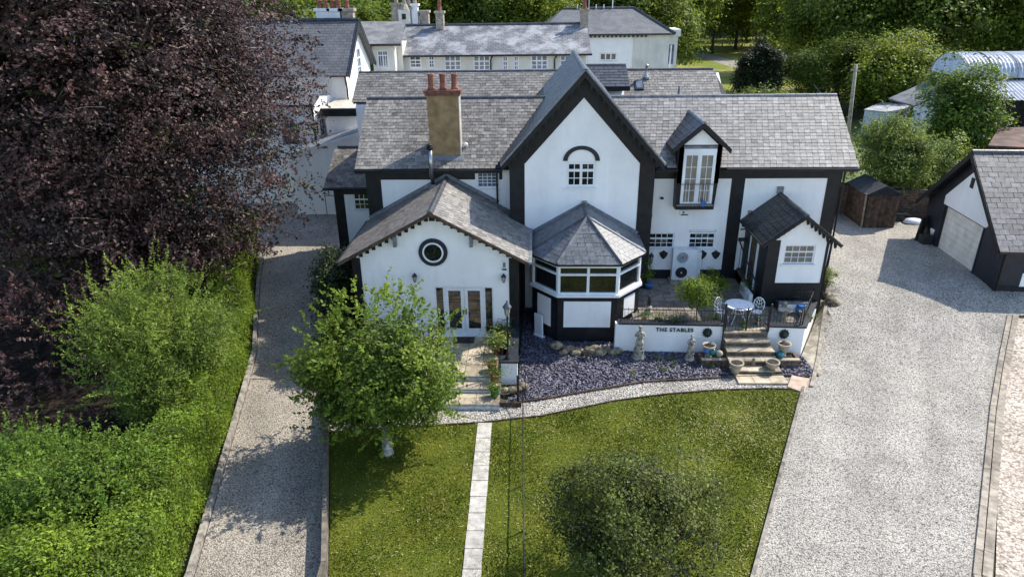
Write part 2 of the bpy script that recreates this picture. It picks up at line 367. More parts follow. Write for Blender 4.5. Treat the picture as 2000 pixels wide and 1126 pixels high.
def slate_rows(out, O, u, v, rows, wdt, gauge, m, parent, th=.014, tint=lambda a, b: random.random(), start=0.):
    """slates on a slope: O corner, u along the eaves, v up the slope; rows(vv) -> (u0, u1) at height vv"""
    O, u, v = Vector(O), Vector(u).normalized(), Vector(v).normalized(); n = u.cross(v)
    if n.z < 0: n = -n
    i = 0; vv = start
    while True:
        iv = rows(vv+gauge*.5)
        if iv is None: break
        a, b = iv
        x = a-(wdt*.5 if i % 2 else 0.)-random.random()*.02
        while x < b:
            x0, x1 = max(x, a), min(x+wdt, b)
            if x1-x0 > .03:
                wj = random.uniform(.93, .985)
                L = gauge*random.uniform(1.08, 1.16); c = O+u*((x0+x1)/2)+v*(vv+L*.5-.012*random.random())+n*(.012+random.random()*.006)
                vt = (v-n*.055).normalized()
                out.append((c, u*((x1-x0)*wj if x1-x0 > wdt*.6 else (x1-x0)*.95), vt*L, n*th, m, parent, tint(x, vv)))
            x += wdt
        vv += gauge; i += 1

# ---- a frame on a wall:  origin O, along u, outward w
class Fr:
    def __init__(s, O, u, wv): s.O = Vector(O); s.u = Vector(u).normalized(); s.w = Vector(wv).normalized(); s.z = Vector((0, 0, 1))
    def p(s, a, z, d=0.): return s.O+s.u*a+s.z*z+s.w*d
    def box(s, mb, a0, a1, z0, z1, d0, d1):
        return mb.obb(s.p((a0+a1)/2, (z0+z1)/2, (d0+d1)/2), s.u*(a1-a0), s.z*(z1-z0), s.w*(d1-d0))
def window(fr, a0, a1, z0, z1, parent, cols=2, rows=2, fw=.06, bw=.022, rec=-.09, glass=None, lights=1, transom=None, sill=True, name='window', bars=True, frame_m=None):
    """window with a frame, panes, glazing bars and sill, recessed in its opening"""
    glass = glass or GLASS; fm = frame_m or UPVC; mb = MB()
    fr.box(mb, a0, a1, z1-fw, z1, rec, rec+.06); fr.box(mb, a0, a1, z0, z0+fw, rec, rec+.06)
    fr.box(mb, a0, a0+fw, z0+fw, z1-fw, rec, rec+.06); fr.box(mb, a1-fw, a1, z0+fw, z1-fw, rec, rec+.06)
    lw = (a1-a0-fw*(lights+1))/lights; cells = []
    for i in range(lights):
        x0 = a0+fw+i*(lw+fw)
        if i: fr.box(mb, x0-fw, x0, z0+fw, z1-fw, rec, rec+.06)
        if transom:
            zt = z0+(z1-z0)*transom; fr.box(mb, x0, x0+lw, zt-fw/2, zt+fw/2, rec, rec+.06)
            cells += [(x0, x0+lw, z0+fw, zt-fw/2), (x0, x0+lw, zt+fw/2, z1-fw)]
        else: cells.append((x0, x0+lw, z0+fw, z1-fw))
    wn = mb.build(name, fm, parent)
    gb = MB()
    for ci, (x0, x1, y0, y1) in enumerate(cells):
        r = rows if not transom else (1 if ci % 2 else max(1, rows-1))
        pw, ph = (x1-x0)/cols, (y1-y0)/r
        for i in range(cols):
            for j in range(r):
                pm = MB(); fr.box(pm, x0+i*pw, x0+(i+1)*pw, y0+j*ph, y0+(j+1)*ph, rec+.01, rec+.025)
                pm.build('pane', glass, wn)
        for i in range(1, cols): fr.box(gb, x0+i*pw-bw/2, x0+i*pw+bw/2, y0, y1, rec+.02, rec+.045)
        for j in range(1, r): fr.box(gb, x0, x1, y0+j*ph-bw/2, y0+j*ph+bw/2, rec+.018, rec+.043)
    if gb.f and bars: gb.build('glazing_bar', fm, wn)
    if sill:
        sm = MB(); fr.box(sm, a0-.06, a1+.06, z0-.06, z0, rec, .06); sm.build('sill', fm, wn)
    return wn
def carve(mb, cutters, name, m, parent):
    """solid with real openings cut into it"""
    o = mb.build(name, m, None); cb = MB()
    for c in cutters: cb.obb(*c)
    k = bpy.data.objects.new('cut', cb.mesh('cut', m)); COL.objects.link(k)
    md = o.modifiers.new('b', 'BOOLEAN'); md.object = k; md.operation = 'DIFFERENCE'; md.solver = 'EXACT'
    bpy.context.view_layer.update(); dg = bpy.context.evaluated_depsgraph_get()
    me = bpy.data.meshes.new_from_object(o.evaluated_get(dg)); o.modifiers.clear(); o.data = me; me.name = name
    bpy.data.objects.remove(k)
    if parent is not None: o.parent = parent; o.matrix_parent_inverse = WM.get(parent, Matrix()).inverted()
    return o
def cut(fr, a0, a1, z0, z1, dep=.14):
    return (fr.p((a0+a1)/2, (z0+z1)/2, .2-dep), fr.u*(a1-a0), fr.z*(z1-z0), fr.w*.4)
def sheet(name, poly, off, m, kind='structure', flat=None, step=.5, **kw):
    """a ground surface that follows the lie of the land"""
    bm = bmesh.new(); bm.faces.new([bm.verts.new((p[0], p[1], 0)) for p in poly]); bmesh.ops.triangulate(bm, faces=bm.faces[:])
    ys = [p[1] for p in poly]; xs = [p[0] for p in poly]
    if flat is None:
        for ax, lo, hi in ((1, min(ys), min(max(ys), 41)), (0, max(min(xs), -12), min(max(xs), 14))):
            t = lo+step
            while t < hi:
                no = (0, 1, 0) if ax else (1, 0, 0); co = (0, t, 0) if ax else (t, 0, 0)
                bmesh.ops.bisect_plane(bm, geom=bm.verts[:]+bm.edges[:]+bm.faces[:], plane_co=co, plane_no=no); t += step
    bmesh.ops.triangulate(bm, faces=bm.faces[:])
    for v in bm.verts: v.co.z = (flat if flat is not None else g(v.co.x, v.co.y))+off
    bm.normal_update()
    if sum(f.normal.z for f in bm.faces) < 0: bmesh.ops.reverse_faces(bm, faces=bm.faces[:])
    me = bpy.data.meshes.new(name); bm.to_mesh(me); bm.free(); me.materials.append(m)
    o = bpy.data.objects.new(name, me); COL.objects.link(o); tag(o, kind=kind, **kw); return o
def inpoly(P, X, Y):
    c = np.zeros(len(X), bool); n = len(P)
    for i in range(n):
        x0, y0 = P[i][0], P[i][1]; x1, y1 = P[(i+1) % n][0], P[(i+1) % n][1]
        if y0 == y1: continue
        k = ((y0 > Y) != (y1 > Y)) & (X < (x1-x0)*(Y-y0)/(y1-y0)+x0); c ^= k
    return c
def text(body, fr, a, z, size, m, name, label, cat, d=.02, parent=None):
    cu = bpy.data.curves.new(name, 'FONT'); cu.body = body; cu.size = size; cu.extrude = .012; cu.align_x = 'LEFT'; cu.space_character = 1.12; cu.offset = size*.02
    t = bpy.data.objects.new(name, cu); COL.objects.link(t); bpy.context.view_layer.update()
    me = bpy.data.meshes.new_from_object(t.evaluated_get(bpy.context.evaluated_depsgraph_get()))
    bpy.data.objects.remove(t); me.materials.clear(); me.materials.append(m); me.name = name
    o = bpy.data.objects.new(name, me)
    M = Matrix((fr.u, fr.z, fr.w)).transposed().to_4x4(); M.translation = fr.p(a, z, d); o.matrix_basis = M
    link(o, parent); tag(o, label, cat); return o

# ---------------------------------------------------------------- foliage
def unit(a): return a/np.maximum(np.linalg.norm(a, axis=1, keepdims=True), 1e-9)
def leaves(C, Nn, L, W, m, name='crown', tint=None):
    """one folded leaf (two triangles about a midrib) at every point"""
    n = len(C); Nn = unit(Nn); R = rng.normal(size=(n, 3)); T = unit(np.cross(Nn, R)); B = np.cross(Nn, T)
    s = rng.uniform(.65, 1.25, (n, 1)); l = L*s*.5; ww = W*s*.5
    V = np.stack([C-T*l, C+B*ww+Nn*ww*.35, C+T*l, C-B*ww+Nn*ww*.35], 1).reshape(-1, 3)
    I = np.arange(n, dtype=np.int32)*4
    Fq = np.stack([I, I+1, I+2, I, I+2, I+3], 1).reshape(-1, 3)
    t = np.repeat(tint if tint is not None else rng.random(n), 2)
    return np_mesh(name, V, Fq, m, t, 3)
def cloud(cen, rad, nclump, per, cr, lobes=9, flat=.6, lobe_r=.55, low=-.7, droop=0., spread=.70):
    """leaf points in clumps on uneven lobes inside an ellipsoid"""
    cen = np.array(cen, float); rad = np.array(rad, float)
    ld = unit(rng.normal(size=(lobes, 3))); ld[:, 2] = np.clip(ld[:, 2], low, 1)
    lc = ld*rng.uniform(.35, spread, (lobes, 1)); lr = rng.uniform(.55, 1.2, lobes)*lobe_r
    lc = np.vstack([lc, [[0, 0, .1]]]); lr = np.append(lr, .6)
    k = rng.integers(0, lobes+1, nclump)
    d = unit(rng.normal(size=(nclump, 3))); rr = rng.uniform(.55, 1.0, (nclump, 1))**.6
    P = lc[k]+d*rr*lr[k][:, None]; P[:, 2] = np.where(P[:, 2] < low, low+rng.random(nclump)*.2, P[:, 2])
    Cc = cen+P*rad; out = unit(P*rad)
    sz = rng.uniform(.6, 1.35, (nclump, 1, 1))
    off = rng.normal(size=(nclump, per, 3))*cr*sz*np.array([1, 1, flat])
    if droop: off[:, :, 2] -= droop*np.hypot(off[:, :, 0], off[:, :, 1])
    C = (Cc[:, None]+off).reshape(-1, 3)
    Nn = (out[:, None]*.6+np.array([0, 0, .75])+rng.normal(size=(nclump, per, 3))*.5).reshape(-1, 3)
    ct = rng.uniform(.1, .9, nclump)
    t = np.clip(np.repeat(ct, per)+rng.normal(size=nclump*per)*.22, 0, 1)
    return C, Nn, t, Cc
def limbs(mb, base, cen, rad, Cc, r0, nl=9, nt=30, lean=(0, 0), fork=.35):
    base, cen = Vector(base), Vector(cen)
    top = cen+Vector((0, 0, rad[2]*.35)); fk = base.lerp(cen, fork)+Vector((lean[0], lean[1], 0))
    def bez(a, b, c, ra, rb, n=6, seg=5):
        pts = []; rs = []
        for i in range(seg+1):
            t = i/seg; pts.append(a*(1-t)**2+b*2*t*(1-t)+c*t*t+Vector([random.uniform(-1, 1)*rb*.6 for _ in range(3)])*(0 < i < seg)); rs.append(ra+(rb-ra)*t)
        mb.tube(pts, rs, n); return pts
    mb.tube([base+Vector((0, 0, -.1)), base+Vector((0, 0, .15))+(fk-base)*.05, base.lerp(fk, .5)+Vector((lean[0]*.2, 0, 0)), fk, top],
            [r0*1.5, r0*1.1, r0*.92, r0*.8, r0*.12], 10)
    for i in range(nl):
        c = Vector(Cc[random.randrange(len(Cc))]); s = fk.lerp(top, random.uniform(0, .6))
        e = s.lerp(c, .85); pts = bez(s, s.lerp(e, .5)+Vector((0, 0, -.08*rad[2])), e, r0*.42, r0*.08)
        for j in range(max(1, nt//nl)):
            c2 = min((Vector(Cc[random.randrange(len(Cc))]) for _ in range(12)), key=lambda q: (q-e).length)
            s2 = pts[random.choice((2, 3, 4))]; bez(s2, s2.lerp(c2, .6)+Vector((0, 0, .05*rad[2])), c2, r0*.13, r0*.03, 4, 4)
def tree(name, label, cat, base, cen, rad, m, leafL, leafW, nclump, per, cr, bark, r0, group=None, kind=None, nl=9, nt=30, twigs=0, extra=None, **kw):
    t = thing(name, label, cat, base, group)
    C, Nn, ti, Cc = cloud(cen, rad, nclump, per, cr, **kw)
    o = bpy.data.objects.new('crown', leaves(C, Nn, leafL, leafW, m, 'crown', ti)); link(o, t)
    mb = MB(); limbs(mb, base, cen, rad, Cc, r0, nl, nt); mb.build('trunk', bark, t, True)
    if twigs:
        tb = MB()
        for i in range(twigs):
            c = Vector(Cc[random.randrange(len(Cc))]); d = Vector((random.gauss(0, 1), random.gauss(0, 1), random.gauss(0, .5))).normalized()
            L = random.uniform(.5, 1.5)*cr*1.6; q = Vector([random.gauss(0, .25) for _ in range(3)])
            tb.tube([c-d*L*.5, c+q*L*.4, c+d*L*.5+q*L*.2], [.02*cr/.5, .016*cr/.5, .006*cr/.5], 3)
        tb.build('twigs', extra or TWIG, t, kind='stuff')
    return t, Cc
def sprigs(t, cen, rad, n, ln, leafL, leafW, m, up=.5, lo=-.2, per=26, name='shoots'):
    """loose shoots that break the outline of a crown"""
    d = unit(rng.normal(size=(n, 3))); d[:, 2] = np.where(d[:, 2] < lo, -d[:, 2], d[:, 2]); d = unit(d)
    P = np.array(cen)+d*np.array(rad)*rng.uniform(.72, .98, (n, 1)); D = unit(d*.8+np.array([0, 0, up])+rng.normal(size=(n, 3))*.35)
    L = ln*rng.uniform(.5, 1.3, (n, 1, 1)); k = np.linspace(0, 1, per)[None, :, None]
    bend = rng.normal(size=(n, 1, 3))*.25
    C = P[:, None]+D[:, None]*L*k+bend*L*k*k+rng.normal(size=(n, per, 3))*leafL*.45*(1.15-k)
    Nn = rng.normal(size=(n, per, 3))+np.array([0, 0, .9])
    ti = np.clip(np.repeat(rng.uniform(.45, 1, n), per), 0, 1)
    o = bpy.data.objects.new(name, leaves(C.reshape(-1, 3), Nn.reshape(-1, 3), leafL, leafW, m, name, ti)); link(o, t); o['kind'] = 'stuff'
VARI = {}
def far_tree(name, label, base, h, r, m, var=0, group='trees of the wood behind the houses', lo=.0, dens=1.):
    """a tree of the wood: crown meshes of a few kinds are shared, the thing is its own"""
    k = (m.name, var)
    if k not in VARI:
        C, Nn, ti, Cc = cloud((0, 0, 1.35), (1, 1, 1.25), int(620*dens), 34, .095, lobes=15, flat=.7, lobe_r=.42, low=-.85)
        me = leaves(C, Nn, .052, .036, m, 'crown', ti); mb = MB(); limbs(mb, (0, 0, 0), (0, 0, 1.2), (1, 1, 1.2), Cc, .035, 7, 14)
        VARI[k] = (me, mb.mesh('trunk', BARKD, True))
    t = thing(name, label, 'tree', base, group)
    for nm, me in zip(('crown', 'trunk'), VARI[k]):
        o = bpy.data.objects.new(nm, me); o.matrix_basis = Matrix.Translation(base) @ Matrix.Rotation(random.uniform(0, 6.3), 4, 'Z') @ Matrix.Diagonal((r, r, h/2.55, 1)); link(o, t)
    return t

# ================================================================ GROUND
bm = bmesh.new()
xs = [-400, -250, -150, -100, -60, -40, -25, -15]+[-12+i*.5 for i in range(53)]+[16, 20, 30, 45, 60, 100, 150, 250, 400]
ys = [-40, -20, -5, 5, 10, 15, 18]+[20+i*.5 for i in range(25)]+[34, 40, 50, 70, 100, 130, 160, 190, 220, 260, 320, 400, 500, 700]
grid = [[bm.verts.new((x, y, g(x, y)-.035)) for x in xs] for y in ys]
for j in range(len(ys)-1):
    for i in range(len(xs)-1): bm.faces.new((grid[j][i], grid[j][i+1], grid[j+1][i+1], grid[j+1][i]))
me = bpy.data.meshes.new('ground'); bm.to_mesh(me); bm.free(); me.materials.append(EARTH)
o = bpy.data.objects.new('ground', me); COL.objects.link(o); tag(o, kind='structure')

P2 = lambda *a: [AZ(*q) for q in a]
kb = [(xk(y), y) for y in (-6, 12.4, 20.9)]
kerbR = [Vector((x, y, 0)) for x, y in kb]+[Vector((10.35, 23.0, 0)), Vector((11.7, 26.2, 0)), Vector((12.95, 28.4, 0))]
e_top = P2((640, 845), (735, 838), (820, 833), (930, 826), (1060, 812), (1200, 783), (1300, 770), (1400, 762), (1500, 759), (1545, 760))   # lawn's far edge
s_low = P2((640, 800), (720, 800), (845, 800), (985, 790), (1060, 781), (1150, 765), (1260, 747), (1420, 738), (1545, 735))               # path's far edge
lawn_left = -4.98
lawn = [(kb[0][0]-.1, -6), (kb[1][0]-.08, 12.4), (kb[2][0]-.1, 20.75)]+[(p.x, p.y) for p in e_top[::-1]]+[(-6.55, 17.4), (-6.0, 16.0), (lawn_left, 12.2), (-3.6, -6)]
sheet('lawn', lawn, .0, LAWN, flat=0.)
path = [(p.x, p.y) for p in e_top]+[(p.x, p.y) for p in s_low[::-1]]
sheet('gravel_path', path, .006, GRAVELW, flat=0.)
bed = [(p.x, p.y) for p in s_low[3:]]+[(10.3, 21.7), (10.2, 23.6), (10, 28), (-.5, 28), (-.6, 21)]
sheet('slate_bed', bed, .012, SLBED, flat=0.)
# drives
driveR = [(kb[0][0]+.05, -6), (kerbR[2].x+.05, 20.9), (10.7, 23), (12.0, 26.2), (13.1, 28.4), (13.1, 36), (20, 40), (32, 40), (32, 26.0), (19.2, 26.0), (15.0, 19.63), (10.45, 12.5), (2.6, -6)]
driveR = [(kb[0][0]+.0, -6), (kb[1][0], 12.4), (kb[2][0]+.05, 20.9), (10.75, 23), (12.0, 26.2), (13.1, 28.4), (13.1, 40), (32, 40), (32, 25.6), (19.25, 25.6), (15.12, 19.63), (10.62, 12.5), (6.9, -6)]
sheet('right_gravel_drive', driveR, .02, GRAVEL)
sheet('far_right_gravel', [(7.3, -6), (11.0, 12.5), (15.45, 19.63), (19.5, 25.4), (34, 25.4), (34, -6)], .014, GRAVELB)
driveL = [(-6.0, -6), (-8.25, 12.1), (-10.85, 23.1), (-13.4, 31.2), (-18, 40), (-18, 50), (-9.5, 50), (-9.4, 30), (-8.2, 24.5), (-7.1, 19.2), (-6.15, 16), (-5.12, 12.2), (-3.75, -6)]
sheet('left_gravel_drive', driveL, .02, GRAVELL)
sheet('back_yard', [(-22, 34), (-9.2, 34), (-9.2, 60), (-24, 60)], .03, YARD, flat=1.)
sheet('field', [(14, 78), (60, 78), (110, 190), (24, 190)], .02, GRASSF, flat=1.)
sheet('field_track', [(27, 88), (30, 88), (36, 110), (34, 135), (26, 160), (23, 160), (30, 133), (32, 112)], .03, YARD, flat=1.)
sheet('garden_behind', [(13, 42), (34, 42), (30, 77), (14, 77)], .02, mat('rough_grass', (.16, .17, .05), .95, col2=(.09, .12, .03), scale=.5, thr=(.4, .6)), flat=1.)

sheet('beech_shade', [(-40, 8), (-13.5, 8), (-11, 16), (-13.6, 24), (-15.6, 31), (-16, 42), (-40, 42)], .0, mat('beech_shade_ground', (.030, .022, .016), .95, spec=.1, var=.4, scale=4, bump=.6))  # near-black sheet: the shade under the beech put into the ground colour
def edging(name, label, pts, wd, h, m, cat='edging', seg=2.2, piece_name='sleeper', z0=None, mz=None):
    """a line of boards or kerb stones, each a part"""
    t = thing(name, label, cat, tuple(pts[0]))
    for a, b in zip(pts, pts[1:]):
        a, b = Vector(a), Vector(b); L = (b-a).length; n = max(1, round(L/seg))
        for i in range(n):
            p, q = a.lerp(b, i/n), a.lerp(b, (i+1)/n); p.z = (g(p.x, p.y) if z0 is None else z0)+h/2-.05; q.z = (g(q.x, q.y) if z0 is None else z0)+h/2-.05
            d = (q-p); c = (p+q)/2; c.z += random.uniform(-.006, .006); u = d.normalized(); sd_ = Vector((u.y, -u.x, 0)).normalized()
            piece(piece_name, c, d*(1-.012/max(.2, d.length)), sd_*wd, u.cross(sd_)*-1*(h+.1), m, t)
    return t
edging('lawn_kerb', 'long timber edging between lawn and wide pale gravel drive', [(kb[0][0], -6, 0), (kb[1][0], 12.4, 0), (kb[2][0], 20.9, 0)], .09, .10, TIMBER, seg=2.4)
edging('lawn_edging', 'timber sleepers along the left side of lawn beside the left drive', [(-3.7, -6, 0), (-5.06, 12.2, 0), (-6.1, 16.0, 0), (-7.0, 19.2, 0), (-7.7, 23.3, 0)], .11, .5, mat('dark_sleeper', (.17, .145, .115), .85, var=.25, scale=5, bump=.5, bscale=30, attr=True, tamp=.25), seg=2.4)
edging('hedge_edging', 'timber edging along the foot of clipped hedge by left drive', [(-6.1, -6, 0), (-8.35, 12.1, 0), (-10.95, 23.1, 0), (-13.5, 31.2, 0)], .14, .20, TIMBER, seg=2.6)
edging('path_edging', 'curved dark timber edging between purple slate chippings and white gravel path', [p+Vector((0, 0, 0)) for p in s_low[3:]], .05, .09, TIMBERD, seg=1.1, z0=0., piece_name='board')
edging('lawn_border', 'thin brown edging where white gravel path meets the lawn', [p for p in e_top], .035, .05, TIMBERD, seg=1.4, z0=0., piece_name='board')
edging('left_drive_threshold', 'pale kerb strip crossing the left gravel drive', [AG(468, 738), AG(560, 741), AG(600, 741)], .12, .05, KERB, seg=.9, piece_name='kerb_stone')
kp = [(6.9, -6, 0), (10.55, 12.5, 0), (15.2, 19.63, 0), (18.9, 25.0, 0), (19.3, 25.6, 0)]
edging('concrete_kerb', 'double concrete kerb between pale drive and beige gravel at right', kp, .16, .09, KERB, seg=.95, piece_name='kerb_stone')
edging('concrete_channel', 'low outer row of kerb stones along beige gravel at far right', [(x+.24, y-.02, z) for x, y, z in kp], .2, .05, KERB, seg=.95, piece_name='kerb_stone')
t = thing('corner_slab', 'large pink paving slab at the corner of lawn and gravel drive', 'paving slab', tuple(AZ(1560, 750)))
c = AZ(1562, 750); q = [AZ(1546, 735), AZ(1580, 741), AZ(1570, 769), AZ(1538, 757)]
MB().prism([(p.x, p.y, -.03) for p in q], (0, 0, .09)).build('slab_top', PINKS, t)
# stepping stones across the lawn
st = thing('stepping_path', 'straight line of pale paving slabs set in the lawn', 'path', (-1.5, 12, 0))
edge = [826, 856, 883, 910, 939, 970, 1002, 1037, 1072, 1112, 1156, 1204, 1256]
for i, (a, b) in enumerate(zip(edge, edge[1:])):
    f = lambda y: (y-826)/300
    ca, cb = AZ(947-26*f(a), a), AZ(947-26*f(b), b); c = (ca+cb)/2; d = ca-cb
    u = Vector((-d.y, d.x, 0)).normalized()
    piece('paving_slab', (c.x, c.y, .004+random.uniform(0, .008)), u*-.46*random.uniform(.97, 1.02), d*.965, (0, 0, .05), PALES, st, tint=.2 if i in (7, 8) else random.uniform(.4, .8))

# ---- grass blades, loose stones and slate chippings as real geometry
def scatter(poly, n, ymax=40, bias=0.):
    P = [(p[0], p[1]) for p in poly]; x0, x1 = min(p[0] for p in P), max(p[0] for p in P); y0, y1 = max(6, min(p[1] for p in P)), min(ymax, max(p[1] for p in P))
    X = rng.uniform(x0, x1, n*3); Y = rng.uniform(y0, y1, n*3); k = inpoly(P, X, Y); return X[k][:n], Y[k][:n]
X, Y = scatter(lawn, 150000)
n = len(X); a = rng.uniform(0, 2*pi, n); hgt = rng.uniform(.02, .06, n)*(1+.5*np.sin(X*1.7)*np.cos(Y*1.3)); wd = .012
V = np.stack([np.stack([X-np.cos(a)*wd, Y-np.sin(a)*wd, X*0], 1), np.stack([X+np.cos(a)*wd, Y+np.sin(a)*wd, X*0], 1),
              np.stack([X+rng.normal(size=n)*.03, Y+rng.normal(size=n)*.03, hgt], 1)], 1).reshape(-1, 3)
grassV, grassn = V, n
o = bpy.data.objects.new('grass', np_mesh('grass', V, np.arange(3*n).reshape(-1, 3), GRASSB, nv=3)); COL.objects.link(o); tag(o, 'short green and yellowish grass growing on the lawn', 'grass', kind='stuff')
X, Y = scatter(lawn, 26000); q_ = AZ(1450, 825); dd_ = np.hypot((X-q_.x)/2.2, (Y-q_.y)/1.3)
kp_ = rng.random(len(X)) < (.10+.9*np.exp(-dd_**2)+.35*(np.abs(X-(5.24+(Y-12.4)*.4955)) < .5)+.2*(np.sin(X*2.1+1)*np.cos(Y*1.7) > .6)); X, Y = X[kp_], Y[kp_]
n = len(X); a = rng.uniform(0, 2*pi, n); wd = .011; ln_ = rng.uniform(.04, .1, n); b_ = a+pi/2
V = np.stack([np.stack([X-np.cos(a)*wd, Y-np.sin(a)*wd, X*0+.02], 1), np.stack([X+np.cos(a)*wd, Y+np.sin(a)*wd, X*0+.02], 1), np.stack([X+np.cos(b_)*ln_, Y+np.sin(b_)*ln_, rng.uniform(.02, .06, n)], 1)], 1).reshape(-1, 3)
o = bpy.data.objects.new('dry_grass', np_mesh('dry_grass', V, np.arange(3*n).reshape(-1, 3), mat('dry_blade', (.36, .33, .16), .9, spec=.1, attr=True, tamp=.4, scale=9), nv=3)); COL.objects.link(o); tag(o, 'straw coloured dry blades lying in the lawn', 'grass', kind='stuff')
def stones(name, XY, size, m, flat, label, cat, zf=None, slab=False, lift=.02):
    X, Y = XY; n = len(X); Z = np.array([zf if zf is not None else g(x, y) for x, y in zip(X, Y)])+lift
    s = size*rng.uniform(.5, 1.4, n)
    if slab: U = np.array([[-1, -.5, 0], [.9, -.6, 0], [1, .4, 0], [-.7, .6, 0], [0, 0, .25], [0, 0, -.25]], float)
    else: U = np.array([[-1, 0, 0], [0, -1, 0], [1, 0, 0], [0, 1, 0], [0, 0, 1], [0, 0, -1]], float)
    R = rng.normal(size=(n, 3, 3)); a = unit(R[:, 0]*np.array([1, 1, flat])); b = unit(np.cross(a, R[:, 1]*np.array([flat, flat, 1]))); c = np.cross(a, b)
    B = np.stack([a, b*.7, c*.6], 1)
    V = (np.einsum('kj,njd->nkd', U, B)*s[:, None, None]+np.stack([X, Y, Z], 1)[:, None]).reshape(-1, 3)
    f = np.array([[0, 1, 4], [1, 2, 4], [2, 3, 4], [3, 0, 4], [1, 0, 5], [2, 1, 5], [3, 2, 5], [0, 3, 5]])
    Fq = (np.arange(n)[:, None, None]*6+f).reshape(-1, 3)
    o = bpy.data.objects.new(name, np_mesh(name, V, Fq, m, np.repeat(rng.random(n), 8), 3)); COL.objects.link(o); tag(o, label, cat, kind='stuff')
stones('drive_gravel', scatter(driveR, 30000, 34), .024, STONES, .5, 'loose pale stones on the wide right gravel drive', 'gravel')
stones('left_drive_gravel', scatter(driveL, 10000, 30), .024, mat('brown_stones', (.38, .33, .275), .85, var=.15, scale=20, attr=True, tamp=.5), .5, 'loose pale stones on the left gravel drive', 'gravel')
stones('path_gravel', scatter(path, 4500), .026, mat('white_stone', (.52, .49, .44), .85, var=.12, scale=20, attr=True, tamp=.4), .5, 'loose white stones on the curved garden path', 'gravel', 0.)
stones('slate_chippings', scatter(bed, 17000), .075, CHIPS, .25, 'purple grey slate chippings in front of the terrace wall', 'slate chippings', 0., slab=True, lift=.035)

# ================================================================ THE HOUSE
X3 = Vector((1, 0, 0)); Y3 = Vector((0, 1, 0)); Z3 = Vector((0, 0, 1))
house = thing('white_house', 'large white and black house with steep central gable, slate roofs and tan chimney', 'house', (2.8, 28.5, 1))
SL = []                                                    # all the slates of the house
WY, EY, EZ, RY, RZ = 28.5, 28.08, 6.13, 31.4, 8.52         # main wall, eaves, ridge
FM = Fr((0, WY, 0), X3, (0, -1, 0))                        # main front
RS = (RZ-EZ)/(RY-EY)
x0, x1 = -7.22, 12.82
# main range, gabled at both ends
prof = [(x0, WY, .2), (x0, 34.2, .2), (x0, 34.2, 6.3), (x0, RY, RZ-.1), (x0, WY, EZ+(WY-EY)*RS-.1)]
cuts = [cut(FM, 4.98, 6.12, 2.42, 3.16), cut(FM, 6.72, 7.9, 2.42, 3.3), cut(FM, 9.35, 9.75, 1.5, 3.4)]
W1 = (-2.62, -1.45)
wz1, wz0 = AY(950, 335, WY).z, AY(950, 368, WY).z
cuts.append(cut(FM, AY(930, 350, WY).x, AY(973, 350, WY).x, wz0, wz1))
carve(MB().prism(prof, (x1-x0, 0, 0)), cuts, 'wall', WHITE, house)
def band(fr, a0, a1, z0, z1, d=.02, m=BLACK, name='painted_band', parent=None):
    b = MB(); fr.box(b, a0, a1, z0, z1, -.01, d); return b.build(name, m, parent or house)
# painted black frame of the front
for a0, a1, z0, z1 in [(-7.26, -6.62, 1.0, 5.56), (-7.26, AY(928, 350, WY).x, 5.56, 6.12), (AY(975, 350, WY).x, -1.4, 5.56, 6.12), (8.3, 8.86, 1.0, 5.56), (12.28, 12.86, 1.0, 5.56), (4.4, 12.86, 5.56, 6.12), (4.83, 8.3, .9, 1.42), (8.86, 12.28, .9, 1.42)]:
    band(FM, a0, a1, z0, z1)
FMR = Fr((x1, WY, 0), Y3, X3)
band(FMR, 0, 5.7, .9, 6.0, .02, m=NAVY)
band(Fr((x0, WY, 0), Y3, -X3), 0, .5, .9, 6.1)
# roof decks (front and back slopes)
def deck(name, pts, th, m, parent=house):
    n = (Vector(pts[1])-Vector(pts[0])).cross(Vector(pts[2])-Vector(pts[0])).normalized()
    if n.z < 0: n = -n
    return MB().prism([Vector(p)-n*th for p in pts], n*th).build(name, m, parent)
vx0, vx1 = -7.58, 13.28
rf = deck('roof', [(vx0, EY, EZ), (vx1, EY, EZ), (vx1, RY, RZ), (vx0, RY, RZ)], .10, BLACK)
rb = deck('roof', [(vx0, RY, RZ), (vx1, RY, RZ), (vx1, 34.5, 6.3), (vx0, 34.5, 6.3)], .10, BLACK)
V = Vector((0, RY-EY, RZ-EZ)); LV = V.length
GX, GZ, GS = 1.9, 10.13, 1.11                              # big gable: axis, ridge height, slope
def left_rows(v):
    if v > LV-.05: return None
    z = EZ+V.z*v/LV; return (vx0, GX-(GZ-z)/GS-.0)
def right_rows(v):
    if v > LV-.05: return None
    z = EZ+V.z*v/LV; return (GX+(GZ-z)/GS+.0, vx1)
tl = lambda x, v: min(1, max(0, .45+.25*random.gauss(0, 1)+(.35 if x < -6 and random.random() < .6 else 0)))
slate_rows(SL, (0, EY-.03, EZ+.0), X3, V, left_rows, .25, .19, SLATE, rf, tint=tl)
slate_rows(SL, (0, EY-.03, EZ+.0), X3, V, right_rows, .25, .19, SLATEL, rf, tint=lambda x, v: min(1, max(0, random.gauss(.52, .22))))
def ridge(p, q, m, parent=rf, seg=.45, r=.085):
    p, q = Vector(p), Vector(q); L = (q-p).length; n = max(1, round(L/seg)); d = (q-p)/n; sd_ = Vector((d.y, -d.x, 0)).normalized()
    for i in range(n):
        a = p+d*i; b = a+d*.975; j = random.uniform(-.004, .004)
        pr = [a+sd_*-r*1.3+Z3*(-.06+j), a+sd_*-r*.75+Z3*(.03+j), a+Z3*(.062+j), a+sd_*r*.75+Z3*(.03+j), a+sd_*r*1.3+Z3*(-.06+j)]
        MB().prism(pr, b-a).build('ridge_tile', m, parent)
